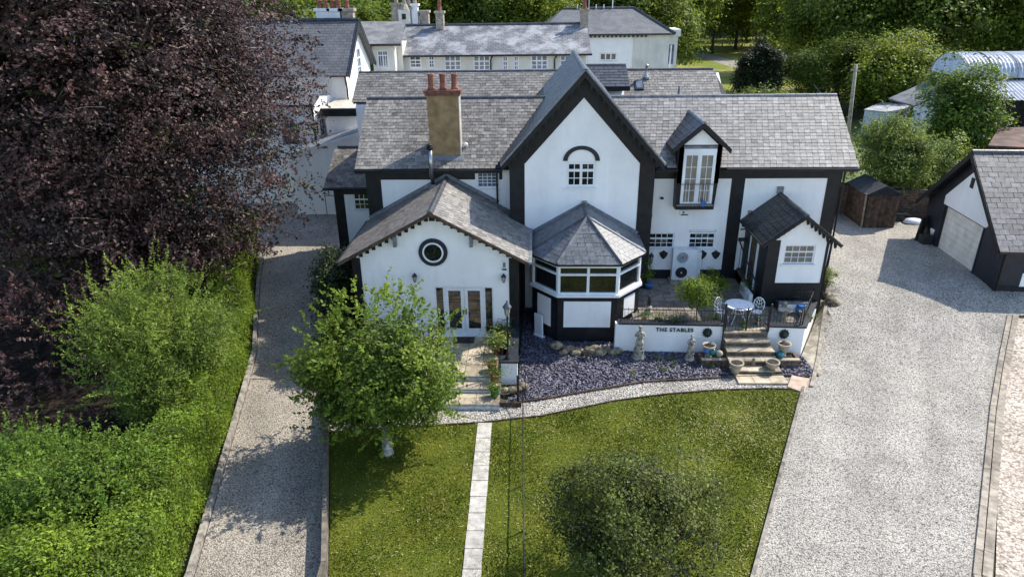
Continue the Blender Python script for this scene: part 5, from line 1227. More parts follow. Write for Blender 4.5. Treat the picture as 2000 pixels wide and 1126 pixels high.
c = AZ(1360, 628, 1.0); shrub('bright green spreading shrub at the front of the terrace behind the railing', c, (c.x, c.y+.3, 1.95), (.85, .75, .85), L_ACER, 150, 34, .12, .085, .045, cat='shrub')
c = AZ(1390, 585, 1.0); shrub('smaller bright green shrub on the terrace in front of the black post', c, (c.x+.1, c.y+.2, 1.75), (.65, .5, .55), L_ACER, 80, 34, .11, .085, .045)
c = AZ(1258, 560, 1.0); shrub('slim green climbing plant between the bay and the kitchen window', c, (c.x, c.y, 1.7), (.28, .3, .75), L_LAUR, 40, 30, .1, .07, .04)
for px, py, lab in ((1258, 628, 'low leafy plant at the left end of the railing'), (1480, 632, 'low plant tub beside the gate'), (1395, 630, 'small plant by the railing near the gate'), (1580, 628, 'low plant in the corner of the terrace railing')):
    urn(AZ(px, py, 1.0), .6, TERRA, lab+' in a terracotta pot', plant=(L_LAUR, 260, .3, .3, .05))
# planted bed outside the terrace wall at the right
bedr = [AG(1585, 640), AG(1560, 705), AG(1570, 712), AG(1600, 640), AG(1622, 590), AG(1615, 560), AG(1605, 560)]
bedp = [(10.25, 22.0), (10.2, 23.2), (11.8, 26.1), (12.9, 28.3), (13.05, 28.3), (12.1, 26.1), (10.75, 23.0), (10.45, 21.7)]
sheet('side_bed', bedp, .03, mat('sandy_ground', (.40, .36, .28), .95, var=.25, scale=3, bump=.6, bscale=30))
edging('side_edging', 'pale kerb stones beside the terrace wall along the right drive', [(9.75, 20.95, 0), (10.75, 23.0, 0), (12.1, 26.1, 0), (13.0, 28.3, 0)], .13, .08, KERB, seg=.9, piece_name='kerb_stone')
c = AG(1608, 590); t = thing('rockery', 'heap of boulders with pale plants at the house corner by the drive', 'rockery', tuple(c))
for k in range(9):
    mb = MB(); mb.cur = random.random(); p = c+Vector((random.uniform(-.35, .35), random.uniform(-.7, .7), .1+.12*(k % 3))); mb.ball(p, random.uniform(.15, .28), 8, sc=(1, .9, .7), jit=.14); mb.build('boulder', ROCK, t, True)
c2 = AG(1612, 570); shrub('yellow green tufted plant among boulders at the house corner', c2, (c2.x, c2.y, c2.z+.7), (.4, .5, .5), L_PALE, 50, 30, .1, .1, .03)

# ================================================================ PATIO BEFORE THE HALL
pt = MB().box(-4.9, -1.2, 21.85, 23.84, -.05, .455).build('patio', mat('patio_bed', (.2, .17, .12), .95), None, kind='structure')
yA, yB, yC = AZ(900, 733, .5).y, AZ(900, 758, .33).y, AZ(900, 788, .2).y
pt.data.vertices.foreach_get
bpy.data.objects.remove(pt)
pt = MB().box(-4.9, -1.2, yA, 23.84, -.05, .452); pt.box(-4.95, -1.2, yB, yA+.1, -.05, .282); pt.box(-5.1, -1.2, yC, yB+.1, -.05, .152)
pt = pt.build('patio', mat('patio_bed', (.2, .17, .12), .95), None, kind='structure')
slabs(pt, [(-4.9, yA), (-1.15, yA), (-1.15, 23.8), (-4.9, 23.8)], .5, .6, (23.8-yA)/4, SAND)
slabs(pt, [(-4.9, yB), (-1.15, yB), (-1.15, yA), (-4.9, yA)], .33, .6, (yA-yB), SAND)
slabs(pt, [(-5.0, yC), (-1.15, yC), (-1.15, yB), (-5.0, yB)], .2, .6, (yB-yC)/2, SAND)
for y, z0_, z1_ in ((yA, .33, .5), (yB, .2, .33), (yC, 0, .2)):
    MB().box(-5.1, -1.18, y-.07, y, z0_-.03, z1_-.005).build('step_riser', mat('painted_riser', (.52, .54, .55), .7, var=.15), pt)
    MB().box(-5.1, -1.18, y-.075, y-.0, z1_-.035, z1_+.004).build('step_nosing', RIDGEL, pt)
dmat = MB().box(-3.15, -2.35, 23.2, 23.7, .5, .525).build('mat_pad', SOIL, thing('door_mat', 'dark door mat before the white french doors', 'door mat', (-2.7, 23.4, .5)))
pw = thing('patio_wall', 'low white garden wall with black coping beside the hall patio', 'wall', (-.8, 22.4, 0))
pyf = AZ(1000, 745, .1).y; zc = AY(1000, 708, pyf).z
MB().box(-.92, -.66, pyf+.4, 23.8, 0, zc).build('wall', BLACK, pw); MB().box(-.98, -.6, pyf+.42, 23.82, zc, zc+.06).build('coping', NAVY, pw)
xl = AY(979, 725, pyf).x; MB().box(xl, -.62, pyf, pyf+.4, -.02, zc).build('pier', WHITE, pw); MB().box(xl-.04, -.56, pyf-.05, pyf+.42, zc, zc+.065).build('pier_coping', NAVY, pw)
# lamp post on the pier
lp = thing('lamp_post', 'black victorian style lamp post on the low white wall pier', 'lamp post', (-.95, pyf+.2, zc))
lx, ly = AY(992, 700, pyf+.2).x, pyf+.2; lt = AY(992, 590, ly).z; z0_ = zc+.06
MB().lathe([(.11, 0), (.11, .04), (.07, .08), (.06, .22), (.045, .26), (.03, .34), (.028, lt-z0_-.62), (.045, lt-z0_-.6), (.03, lt-z0_-.55), (.05, lt-z0_-.5)], (lx, ly, z0_), 12).build('post', IRON, lp, True)
MB().tube([(lx-.2, ly, lt-.7), (lx+.2, ly, lt-.62)], .014, 6).build('ladder_bar', IRON, lp)
MB().lathe([(.07, lt-.5), (.12, lt-.2)], (lx, ly, 0), 6).build('glass', mat('lamp_glass', (.42, .40, .34), .15, spec=.8), lp)
MB().lathe([(.16, lt-.2), (.15, lt-.15), (.05, lt-.02), (.03, lt), (.035, lt+.04), (.01, lt+.08)], (lx, ly, 0), 6).build('lamp_cap', mat('grey_lamp_cap', (.12, .13, .15), .4, metal=.4), lp)
m_ = MB()
for i in range(6): t0 = 2*pi*i/6; m_.tube([(lx+cos(t0)*.07, ly+sin(t0)*.07, lt-.5), (lx+cos(t0)*.122, ly+sin(t0)*.122, lt-.2)], .007, 4)
m_.build('glazing_frame', IRON, lp)
# pots on the patio
TP = [(.12, 0), (.13, .03), (.17, .26), (.20, .27), (.21, .33), (.17, .33), (.15, .27)]
urn(AZ(972, 690, .5), 1.15, TERRA, 'terracotta pot with large pale leaves beside the lamp post', prof=TP, plant=(L_PALE, 420, .5, .5, .13))
urn(AZ(961, 722, .5), 1.0, TERRA, 'terracotta bowl pot at the edge of the patio top step', prof=TP, plant=(L_LAUR, 160, .3, .15, .06))
urn(AZ(967, 745, .33), 1.0, TERRA, 'terracotta pot of green plants on the middle patio step', prof=TP, plant=(L_YG, 320, .4, .3, .07))
urn(AZ(966, 773, .2), .95, GREENP, 'green glazed pot with a small plant on the lowest patio step', prof=TP, plant=(L_YG, 300, .34, .3, .07))
urn(AZ(982, 665, .5), 1.1, TERRA, 'brown jug pot by the hall wall corner', prof=[(.14, 0), (.2, .15), (.2, .3), (.13, .42), (.16, .46), (.11, .46)], plant=(L_OAK, 300, .4, .35, .08))
urn(AZ(972, 662, .5), .8, TERRA, 'small pot of dark leaves against the hall wall', prof=TP, plant=(L_LAUR, 300, .4, .4, .08))
def rocks(label, pts, s, cat='rockery', name='rockery'):
    t = thing(name, label, cat, tuple(pts[0]))
    for p in pts:
        mb = MB(); mb.cur = random.random(); mb.ball(Vector(p)+Z3*s*.45, s*random.uniform(.8, 1.2), 9, sc=(1.25, .9, .7), jit=.13); mb.build('boulder', ROCK, t, True)
rocks('row of rough brown boulders at the foot of the bay', [AZ(1090+i*19+random.uniform(-3, 3), 688+random.uniform(-4, 4)-(8 if i == 0 else 0), .05+(.22 if i % 3 == 0 and i < 5 else 0)) for i in range(7)]+[AZ(1100+i*24, 692, 0) for i in range(5)]+[AZ(1087, 678, .3)], .2)
rocks('square stones at the foot of the patio wall pier', [AZ(985, 765, .1), AZ(1000, 765, .1), AZ(1012, 762, .1), AZ(1020, 757, .1)], .16)
piece('bed_board', (AZ(997, 789, .1).x, AZ(997, 789, .1).y, .08), X3*.75, Y3*.06, Z3*.2, TIMBERD, pw)
# white board leaning on the bay's left
c = AZ(1053, 655, .05); lb = thing('white_board', 'white meter cupboard door leaning at the left foot of the bay', 'board', tuple(c)); MB().obb(c+Vector((-.02, .0, .48)), Vector((.30, -.28, 0)), Vector((.05, .06, 0)), Vector((-.02, .02, .95))).build('panel', UPVC, lb); MB().obb(c+Vector((0, -.05, .03)), Vector((.36, -.32, 0)), Vector((.1, .12, 0)), Vector((0, 0, .06))).build('foot', UPVC, lb)
# planting in the slate bed: silvery low plants and shells
for i, (px, py, s, lab) in enumerate(((1283, 700, .16, 'pale sprawling plant under the wall lettering'), (1315, 700, .14, 'small green plant just left of the smaller statue'), (1316, 712, .18, 'silvery plant before the smaller statue'), (1385, 715, .2, 'widest silvery plant in the chippings, before the left stone block'), (1300, 722, .15, 'pale plant in the middle of the chippings'), (1368, 706, .12, 'tiny green plant between statue and stone block'), (1235, 728, .14, 'lone silvery plant in front of the tall statue'), (1420, 700, .12, 'tiny plant against the foot of the steps'))):
    c = AZ(px, py, .05); t = thing('bed_plant', lab, 'plant', tuple(c), 'plants in the slate bed')
    n = 60; C = rng.normal(size=(n, 3))*np.array([s, s, s*.6])*.5; C[:, 2] = np.abs(C[:, 2]); C += np.array(c)
    o = bpy.data.objects.new('foliage', leaves(C, rng.normal(size=(n, 3))+[0, 0, .6], .09, .03, L_PALE if i % 2 == 0 else L_LAUR, 'foliage')); link(o, t)
    m_ = MB()
    for k in range(4): m_.tube([c, Vector(C[k])], .006, 4)
    m_.build('stems', TWIG, t)
# thin black fence crossing the lawn towards the camera, seen end on
fn = thing('estate_fence', 'thin black metal fence running down the lawn from the patio wall', 'fence', tuple(AZ(1012, 790)))
fx = [(AZ(1012, 790).x, AZ(1012, 790).y)]+[(-.0205*y, y) for y in (19.2, 17.4, 15.6, 13.8, 12.0, 10.2, 8.4)]
hh = [1.15, 1.05, .6, .56, .56, .56, .56, .56]
for (x, y), h_ in zip(fx, hh):
    MB().tube([(x, y, -.05), (x, y, h_)], .045 if h_ > 1.1 else .02, 8).build('fence_post', IRON, fn)
for zz in (.5,):
    m_ = MB()
    for (a, b) in zip(fx, fx[1:]): m_.tube([(a[0], a[1], zz), ((a[0]+b[0])/2, (a[1]+b[1])/2, zz-.012), (b[0], b[1], zz)], .021, 6)
    m_.build('rail', IRON, fn)
# scrolled iron stake by the bed
c = AZ(1026, 775); sk = thing('iron_stake', 'scrolled black iron shepherd hook standing at the edge of the slate bed', 'stake', tuple(c)); MB().tube([c, c+Z3*.9, c+Vector((.04, 0, 1.02)), c+Vector((.13, 0, 1.0)), c+Vector((.12, 0, .9))], .014, 6).build('stem', IRON, sk); MB().tube([c+Z3*.4, c+Vector((.12, 0, .52)), c+Vector((.14, 0, .62)), c+Vector((.06, 0, .6))], .01, 5).build('scroll', IRON, sk)

# ================================================================ GARAGE
ga = thing('garage', 'black and white gabled garage with slate roof and pale roller door at right edge', 'garage', (19.6, 27.3, .9))
C0 = Vector((19.58, 27.35, 0)); Lc = Vector((19.95, 34.1, 0)); gu = (Lc-C0).normalized(); GLn = (Lc-C0).length; ge = Vector((gu.y, -gu.x, 0))
GF = Fr(C0, gu, -ge); gz0, gze, gzr = .6, 3.15, 6.15; gm_ = GLn/2; GLX = 9.0
gS = (gzr-gze)/gm_
gp = lambda a, z, e=0.: C0+gu*a+ge*e+Z3*z
d0 = (AX(1913, 529, 20.0)-C0).dot(gu); d1 = (AX(1830, 482, 19.95)-C0).dot(gu); d0, d1 = 1.75, 5.15; dzt = AX(1842, 403, 19.9).z
gwall = carve(MB().prism([gp(0, gz0), gp(GLn, gz0), gp(GLn, gze-.15), gp(gm_, gzr-.2), gp(0, gze-.15)], ge*GLX), [cut(GF, d0, d1, .8, 3.15, .2)], 'wall', NAVY, ga)
mb = MB(); mb.prism([gp(d0-.15, 3.2, -.03), gp(d1+.15, 3.2, -.03), gp(d1+.15, 3.2+.42, -.03), gp(gm_, gzr-.85, -.03), gp(d0-.55, 3.62, -.03)], ge*.05); mb.build('gable_panel', WHITE, ga)
for k in range(8): mb = MB(); h0 = .9+k*.282; GF.box(mb, d0+.02, d1-.02, h0+.006, h0+.276, -.16, -.12+(.004 if k % 2 else 0)); mb.build('door_panel', DOORW, ga)
mb = MB(); GF.box(mb, d0-.08, d0, .8, 3.2, -.05, .03); GF.box(mb, d1, d1+.08, .8, 3.2, -.05, .03); mb.build('door_frame', NAVY, ga)
mb = MB(); GF.box(mb, gm_-.12, gm_+.12, 4.5, 4.95, .03, .07); mb.build('gable_vent', IRON, ga)
GSl = []
for s, nm in ((-1, 0), (1, 1)):
    a0 = gm_+s*(gm_+.35); ze = gzr-(gm_+.35)*gS
    pts = [gp(a0, ze, -.4), gp(gm_, gzr, -.4), gp(gm_, gzr, GLX), gp(a0, ze, GLX)]
    d_ = deck('roof', pts, .1, BLACK, ga); W_ = (gm_+.35)*sqrt(1+gS*gS)
    slate_rows(GSl, gp(a0, ze, 0), ge, (gp(gm_, gzr)-gp(a0, ze)), lambda v: None if v > W_-.1 else (-.4, GLX), .40, .26, SLATEG, d_, th=.018, tint=lambda x, v: min(1, max(0, random.gauss(.5, .2))))
    mb = MB(); mb.prism([gp(gm_, gzr+.02, -.44), gp(a0, ze, -.44), gp(a0, ze-.26, -.44), gp(gm_, gzr-.28, -.44)], ge*.05); mb.build('bargeboard', BLACK, ga)
    mb = MB(); mb.beam(gp(a0-s*-.04, ze-.04, -.4), gp(a0-s*-.04, ze-.04, GLX), .11, .1); mb.build('gutter', IRON, ga)
pieces('slate', GSl, ga, 300)
ridge(gp(gm_, gzr+.03, -.42), gp(gm_, gzr+.03, GLX), RIDGE, ga, .5, .1)
GR = Fr(C0, ge, -gu)
mb = MB(); GR.box(mb, -.03, GLX, gz0, 1.15, 0, .04); mb.build('plinth', BLACK, ga)
window(GR, 1.12, 2.3, 1.9, 2.85, ga, cols=2, rows=3, rec=.0, fw=.1)
mb = MB(); GR.box(mb, 1.0, 2.6, 1.15, 1.75, .0, .03); mb.build('wall_panel', WHITE, ga)
mb = MB(); mb.tube([gp(-.05, gze-.3, .2), gp(-.06, gze-.6, .1), gp(-.06, .8, .1)], .04, 8); mb.build('drainpipe', IRON, ga)
# things by the garage
c = AG(1814, 475); t = thing('planter_box', 'dark timber planter box with a white pot in front of garage', 'planter', tuple(c))
MB().box(c.x-.45, c.x+.45, c.y-.25, c.y+.25, c.z, c.z+.45).build('box', DARKB, t); MB().box(c.x-.38, c.x+.38, c.y-.2, c.y+.2, c.z+.45, c.z+.47).build('soil', SOIL, t)
urn((c.x+.1, c.y, c.z+.47), .9, UPVC, 'white square pot standing in the dark planter box', prof=[(.13, 0), (.19, .3), (.19, .33), (.15, .33)])
c = AG(1795, 468); t = thing('leaning_board', 'dark timber board leaning by the garage corner', 'board', tuple(c)); MB().obb(c+Z3*.6, (.5, .35, 0), (.04, -.06, .0), (.18, .1, 1.2)).build('board', DARKB, t)
c = AG(1782, 436); t = thing('upturned_tub', 'white and green upturned tub on the ground beyond the planter', 'tub', tuple(c)); MB().lathe([(.42, 0), (.4, .1), (.3, .24), (.08, .3)], c, 16, sq=(1.3, .8)).build('tub', UPVC, t, True); MB().lathe([(.45, -.02), (.45, .05), (.41, .06)], c, 16, sq=(1.3, .8)).build('rim', G_IRON, t)
for k, (px, py) in enumerate(((1683, 434), (1698, 440))):
    c = AG(px, py); t = thing('wood_block', ('pale cut log standing by the shed corner', 'square timber block beside the cut log')[k], 'log', tuple(c)); MB().lathe([(.25, 0), (.27, .2), (.24, .5)], c, 7 if k else 4).build('log', POLE, t)
c = AG(1750, 432); t = thing('plank_pile', 'scattered planks and poles lying in front of the brick fence', 'plank pile', tuple(c))
for k in range(6): a = c+Vector((random.uniform(-.8, .8), random.uniform(-.4, .6), .05+.06*k)); piece('plank', a, Vector((random.uniform(1.2, 2), random.uniform(-.4, .4), 0)), (0, .15, 0), Z3*.05, TIMBER if k % 2 else TIMBERD, t)
# shed
c = AG(1712, 445); sx, sy = c.x, c.y
sh = thing('garden_shed', 'dark brown boarded garden shed with blue black felt roof', 'shed', (sx, sy, c.z)); SZ = c.z
for k in range(12): piece('board', (sx-.75+.137*(k+.5), sy, SZ+.95), X3*.13, Y3*.03, Z3*1.9, TIMBERD, sh)
for k in range(9): piece('board', (sx-.78, sy+1.15, SZ+.1+.2*k), X3*.03, Y3*2.2, Z3*.19, TIMBERD, sh, tint=random.uniform(.6, 1))
MB().box(sx-.74, sx+.85, sy+.04, sy+2.3, SZ, SZ+1.85).build('wall', DARKB, sh)
MB().prism([(sx-.95, sy-.15, SZ+1.85), (sx+1.0, sy-.15, SZ+1.85), (sx+.02, sy-.15, SZ+2.35)], (0, 2.6, 0)).build('roof', FELT, sh)
mb = MB(); mb.beam((sx-.82, sy-.02, SZ), (sx-.9, sy-.02, SZ+1.9), .1, .05); mb.build('corner_batten', POLE, sh)
# brick wall behind
bw_ = thing('garden_wall', 'brown brick garden wall behind the shed and planks', 'wall', (17.5, 38, 1)); BL = []
for (a, b, h) in ((Vector((14.6, 38.6, 0)), Vector((19.2, 37.6, 0)), 1.9), (Vector((19.2, 37.6, 0)), Vector((26, 36.4, 0)), 1.7)):
    u = (b-a).normalized(); L = (b-a).length; n_ = Vector((u.y, -u.x, 0)); MB().prism([a+Z3*.9+n_*-.12, b+Z3*.9+n_*-.12, b+Z3*.9+n_*.04, a+Z3*.9+n_*.04], Z3*h).build('core', DARKB, bw_)
    for r in range(int(h/.15)):
        x = -.2 if r % 2 else 0.
        while x < L-.2: BL.append((a+u*(x+.22)+n_*.06+Z3*(.98+r*.15), u*.42, n_*random.uniform(.05, .075), Z3*.135, BRICKP if random.random() < .8 else REDB, bw_, None)); x += .44
pieces('brick', BL, bw_, 300)

# ================================================================ BUILDINGS BEHIND
SF1 = slate_far('weathered_slate', (.17, .17, .18), (.11, .11, .12), (.42, .42, .42))
SF2 = slate_far('plain_slate', (.13, .13, .135), (.09, .09, .095))
SF3 = slate_far('lichen_slate', (.16, .155, .15), (.12, .115, .11), (.27, .26, .25))
def froof(name, pts, m, parent, th=.12):
    """a sloping roof plane with its own uv in metres"""
    o = deck(name, pts, th, m, parent); me = o.data; uvl = me.uv_layers.new(name='UVMap')
    P = [Vector(p) for p in pts]; u = (P[1]-P[0]).normalized(); n = u.cross(P[2]-P[0]).normalized(); v = n.cross(u)
    for lp_ in me.loops: q = me.vertices[lp_.vertex_index].co-P[0]; uvl.data[lp_.index].uv = (q.dot(u), q.dot(v))
    return o
def stack(parent, x, y, z0, z1, w_, d_, m, pots, pm=TERRA, cap=None, ph=.7):
    s = MB().box(x-w_/2, x+w_/2, y-d_/2, y+d_/2, z0, z1).build('chimney', m, parent); MB().box(x-w_/2-.1, x+w_/2+.1, y-d_/2-.1, y+d_/2+.1, z1, z1+.18).build('chimney_cap', cap or m, s)
    for i in range(pots):
        xx = x+(i-(pots-1)/2)*w_*.45; MB().lathe([(.2, 0), (.17, .08), (.14, ph*.85), (.17, ph*.9), (.17, ph), (.12, ph)], (xx, y, z1+.18), 10).build('chimney_pot', pm, s, True)
# long cottage range
CY = 55.; FC = Fr((0, CY, 0), X3, (0, -1, 0)); cot = thing('cottage_range', 'long cream two storey range with lichen white slate roof behind the house', 'building', (-3, CY, 1))
cx0, cx1 = -10.37, 3.9; cez, crz, cry = 8.5, 10.35, 58.8
wins = [(799, 822, 109, 133, 2, 1), (836, 848, 109, 133, 1, 1), (867, 900, 109, 138, 3, 1), (924, 957, 109, 138, 3, 1), (981, 992, 109, 138, 1, 1), (1003, 1013, 109, 138, 1, 1), (1037, 1070, 108, 137, 3, 1), (1094, 1122, 108, 136, 3, 1)]
cuts = [cut(FC, AY(a, c, CY).x, AY(b, c, CY).x, AY(a, d, CY).z, AY(a, c, CY).z, .2) for a, b, c, d, n, k in wins]
carve(MB().prism([(cx0, CY, .5), (cx0, 63, .5), (cx0, 63, cez), (cx0, cry, crz-.2), (cx0, CY, cez-.1)], (cx1-cx0, 0, 0)), cuts, 'wall', CREAM, cot)
for a, b, c, d, n, k in wins: window(FC, AY(a, c, CY).x, AY(b, c, CY).x, AY(a, d, CY).z, AY(a, c, CY).z, cot, cols=1 if n == 3 else 2, rows=3, lights=n if n == 3 else 1, fw=.09, transom=.62, glass=GLASSB, bw=.05)
froof('roof', [(cx0-.3, CY-.35, cez-.12), (cx1+.4, CY-.35, cez-.12), (cx1+.2, cry, crz), (cx0-.1, cry, crz)], SF1, cot); froof('roof', [(cx0-.1, cry, crz), (cx1+.2, cry, crz), (cx1, 63.2, cez), (cx0, 63.2, cez)], SF1, cot)
MB().tube([(cx0-.3, CY-.42, cez-.15), (cx1+.4, CY-.42, cez-.15)], .08, 6).build('gutter', IRON, cot); MB().tube([(cx0-.1, cry, crz+.04), (cx1+.2, cry, crz+.04)], .1, 6).build('ridge', RIDGE, cot)
for px in (962, 1087): x = AY(px, 110, CY).x; MB().tube([(x, CY-.35, cez-.2), (x-.15, CY-.08, cez-.5), (x-.15, CY-.08, 5)], .06, 6).build('drainpipe', IRON, cot)
x = AY(861, 50, cry).x; stack(cot, x, cry-.3, crz-.8, AY(861, 26, cry).z, .62, .6, STACK, 1, ph=.75)
x = AY(1140, 50, cry).x; stack(cot, x, cry-.2, crz-1., AY(1140, 22, cry).z, .62, .7, STACK, 1, ph=.8)
MB().box(cx1+.3, cx1+.36, cry-.4, cry-.3, 7.5, 12.8).build('aerial_pole', STEEL, cot)
# square block linking it with the left house
lk = thing('link_block', 'cream link block with grey slate roof between the tall gable and cottage range', 'building', (-12, 54, 1))
LYk = 53.5; FK = Fr((0, LYk, 0), X3, (0, -1, 0)); lx0, lx1 = AY(727, 100, LYk).x, AY(770, 100, LYk).x; lzt = AY(740, 86, LYk).z
wa_, wb_, wc_, wd_ = AY(736, 100, LYk).x, AY(757, 100, LYk).x, AY(740, 131, LYk).z, AY(740, 99, LYk).z
carve(MB().box(lx0, lx1, LYk, 58, .5, lzt), [cut(FK, wa_, wb_, wc_, wd_, .2)], 'wall', CREAM, lk); window(FK, wa_, wb_, wc_, wd_, lk, cols=2, rows=2, lights=2, fw=.08, glass=GLASSB, transom=.7, bw=.04)
MB().box(lx1, AY(786, 100, 54.5).x, 54.5, 58, .5, lzt).build('wall', CREAM, lk)
froof('roof', [(AY(690, 85, 53.2).x, 53.2, lzt), (AY(783, 85, 53.2).x, 53.2, lzt), (AY(790, 42, 57.5).x, 57.5, AY(790, 42, 57.5).z), (AY(690, 42, 57.5).x, 57.5, AY(690, 42, 57.5).z)], SF3, lk)
MB().tube([(lx0-.5, 53.1, lzt-.05), (AY(783, 85, 53.2).x, 53.1, lzt-.05)], .09, 6).build('gutter', IRON, lk)
# little tower of tall stacks
for px, w_, h0, h1, m, n, ph in ((776, .75, 60, 11, STACK, 1, .8), (800, .55, 60, 19, STACK, 1, 1.3), (812, .5, 60, 12, UPVC, 1, 1.4), (830, .7, 60, 25, STACK, 0, .5)):
    y = 60.5; x = AY(px, 40, y).x; stack(lk, x, y, 8.5, AY(px, h1, y).z, w_, .7, m, n, POTS, ph=ph)
x = AY(790, 30, 60).x; tw = MB().box(x-.45, x+.45, 59.7, 60.4, 9.5, AY(790, 19, 60).z).build('dormer', CREAM, lk); MB().box(x-.16, x+.16, 59.66, 59.7, AY(790, 38, 60).z, AY(790, 27, 60).z).build('dormer_window', GLASS, tw); MB().lathe([(.45, 0), (.2, .4), (.1, .9), (.03, 1.1)], (x+.05, 60, AY(790, 19, 60).z), 8).build('spirelet', POTS, tw)
# manor block at the right
mn = thing('manor_block', 'cream rendered block with dark hipped slate roof behind the cottage range', 'building', (8, 66, 1)); MY = 66.; FMn = Fr((0, MY, 0), X3, (0, -1, 0))
mz = AY(1250, 66, MY).z; xm1 = AY(1308, 66, MY).x; xm0 = AY(1060, 48, MY).x; xs_ = AY(1238, 66, MY).x
wv = (AY(1171, 110, MY).x, AY(1205, 110, MY).x, AY(1171, 119, MY).z, AY(1171, 103, MY).z)
carve(MB().box(xm0, xm1, MY, 76, .5, mz-.05), [cut(FMn, *wv, .25)], 'wall', WHITE, mn); window(FMn, *wv, mn, cols=1, rows=1, lights=3, fw=.12)
MB().box(xs_, xm1+.01, MY-.12, MY, .5, mz-.06).build('wall', CREAM, mn)
rx0, rx1, rzz = AY(1100, 17, 70.5).x, AY(1238, 17, 70.5).x, AY(1170, 17, 70.5).z
froof('roof', [(xm0-.5, MY-.5, mz), (xm1+.4, MY-.5, mz), (rx1, 70.5, rzz), (rx0, 70.5, rzz)], SF2, mn); froof('roof', [(xm1+.4, MY-.5, mz), (xm1+.4, 76.5, mz), (rx1, 70.5, rzz)], SF2, mn); froof('roof', [(xm0-.5, 76.5, mz), (xm0-.5, MY-.5, mz), (rx0, 70.5, rzz)], SF2, mn)
MB().tube([(rx0, 70.5, rzz+.05), (rx1, 70.5, rzz+.05), (xm1+.4, MY-.5, mz+.05)], .12, 6).build('ridge', RIDGE, mn)
mb = MB()
for i in range(14): mb.box(AY(1152, 66, MY).x+i*.38, AY(1152, 66, MY).x+i*.38+.18, MY-.3, MY, mz-.28, mz-.08)
mb.build('eaves_bracket', IRON, mn); MB().box(xm0, xm1, MY-.5, MY-.42, mz-.08, mz+.04).build('gutter', IRON, mn)
x = xm1; bz = MB().box(x, x+.9, 66.6, 69.5, 1, mz-.3); bz = bz.build('side_bay', CREAM, mn); MB().box(x+.1, x+.6, 66.55, 66.6, mz-2.7, mz-1.).build('side_window', GLASSB, bz); MB().box(x, x+1.1, 66.5, 69.6, mz-.3, mz+.3).build('parapet', CREAM, bz)
MB().tube([(AY(1310, 100, MY).x, MY-.05, mz-1), (AY(1310, 100, MY).x, MY-.05, .5)], .06, 6).build('drainpipe', UPVC, mn)
for px, zz in ((1128, 2), (1165, 2), (1180, 2), (1197, 14)): x = AY(px, 17, 70).x; MB().tube([(x, 70.4, rzz), (x, 70.4, rzz+zz*.08+.2)], .05, 5).build('ridge_spike', UPVC, mn)
# tall gabled house at the left
tg = thing('tall_gabled_house', 'tall white house at upper left with slate roof and sunlit gable end', 'house', (-14, 47, 1))
xg = -12.0; za = AX(690, 40, xg); zl = AX(663, 112, xg); zr = AX(722, 100, xg)
yr, zr_ = za.y, za.z; hwid = 3.6; gs_ = .78; TZe = zr_-hwid*gs_; TX0 = -30
FTG = Fr((xg, yr-hwid, 0), Y3, X3)
gy = lambda px, py: AX(px, py, xg)
tw_ = [(gy(683, 110), gy(696, 145)), ]
c1 = gy(689, 128); cuts = [cut(FTG, hwid-.0, hwid+1.1, c1.z-.9, c1.z+.95, .2)]
carve(MB().prism([(xg, yr-hwid, .5), (xg, yr+hwid, .5), (xg, yr+hwid, TZe-.1), (xg, yr, zr_-.12), (xg, yr-hwid, TZe-.1)], (TX0-xg, 0, 0)), cuts, 'wall', WHITE, tg)
window(FTG, hwid, hwid+1.1, c1.z-.9, c1.z+.95, tg, cols=2, rows=3, lights=1, transom=.66, fw=.09, glass=GLASSB, bw=.05)
froof('roof', [(TX0, yr-hwid-.35, TZe-.25), (xg+.35, yr-hwid-.35, TZe-.25), (xg+.35, yr, zr_), (TX0, yr, zr_)], SF2, tg); froof('roof', [(xg+.35, yr+hwid+.35, TZe-.25), (TX0, yr+hwid+.35, TZe-.25), (TX0, yr, zr_), (xg+.35, yr, zr_)], SF2, tg)
for s in (-1, 1): MB().beam((xg+.38, yr, zr_-.06), (xg+.38, yr+s*(hwid+.35), TZe-.3), .06, .3).build('bargeboard', IRON, tg)
MB().tube([(TX0, yr, zr_+.05), (xg+.35, yr, zr_+.05)], .12, 6).build('ridge', RIDGE, tg)
MB().tube([(xg+.1, yr-hwid-.3, TZe-.3), (xg+.1, yr-hwid-.1, TZe-1), (xg+.1, yr-hwid-.1, 1)], .06, 6).build('drainpipe', IRON, tg)
for px, n in ((632, 2), (657, 2), (679, 1)): x = AY(px, 30, yr+.6).x; stack(tg, x, yr+.6, zr_-.6, AY(px, 22, yr+.6).z, .85, .6, UPVC if px < 670 else STACK, n, ph=.5)
# lower wing in front of it
MB().box(-19, -13.0, 40.2, yr-hwid, .5, 7.0).build('wall', WHITE, tg); froof('roof', [(-19, 39.9, 7.0), (-12.8, 39.9, 7.0), (-12.8, yr-hwid, 8.2), (-19, yr-hwid, 8.2)], SF2, tg)
FW = Fr((-13.0, 40.2, 0), Y3, X3); window(FW, .9, 1.9, 4.9, 6.5, tg, cols=2, rows=3, rec=.0, fw=.08, transom=.66, glass=GLASSB); window(Fr((0, 40.2, 0), X3, (0, -1, 0)), -15, -13.9, 4.6, 6.2, tg, cols=2, rows=3, rec=0., fw=.08, glass=GLASSB)
MB().tube([(-12.95, 40.1, 6.9), (-12.95, 40.1, 1)], .06, 6).build('drainpipe', IRON, tg)
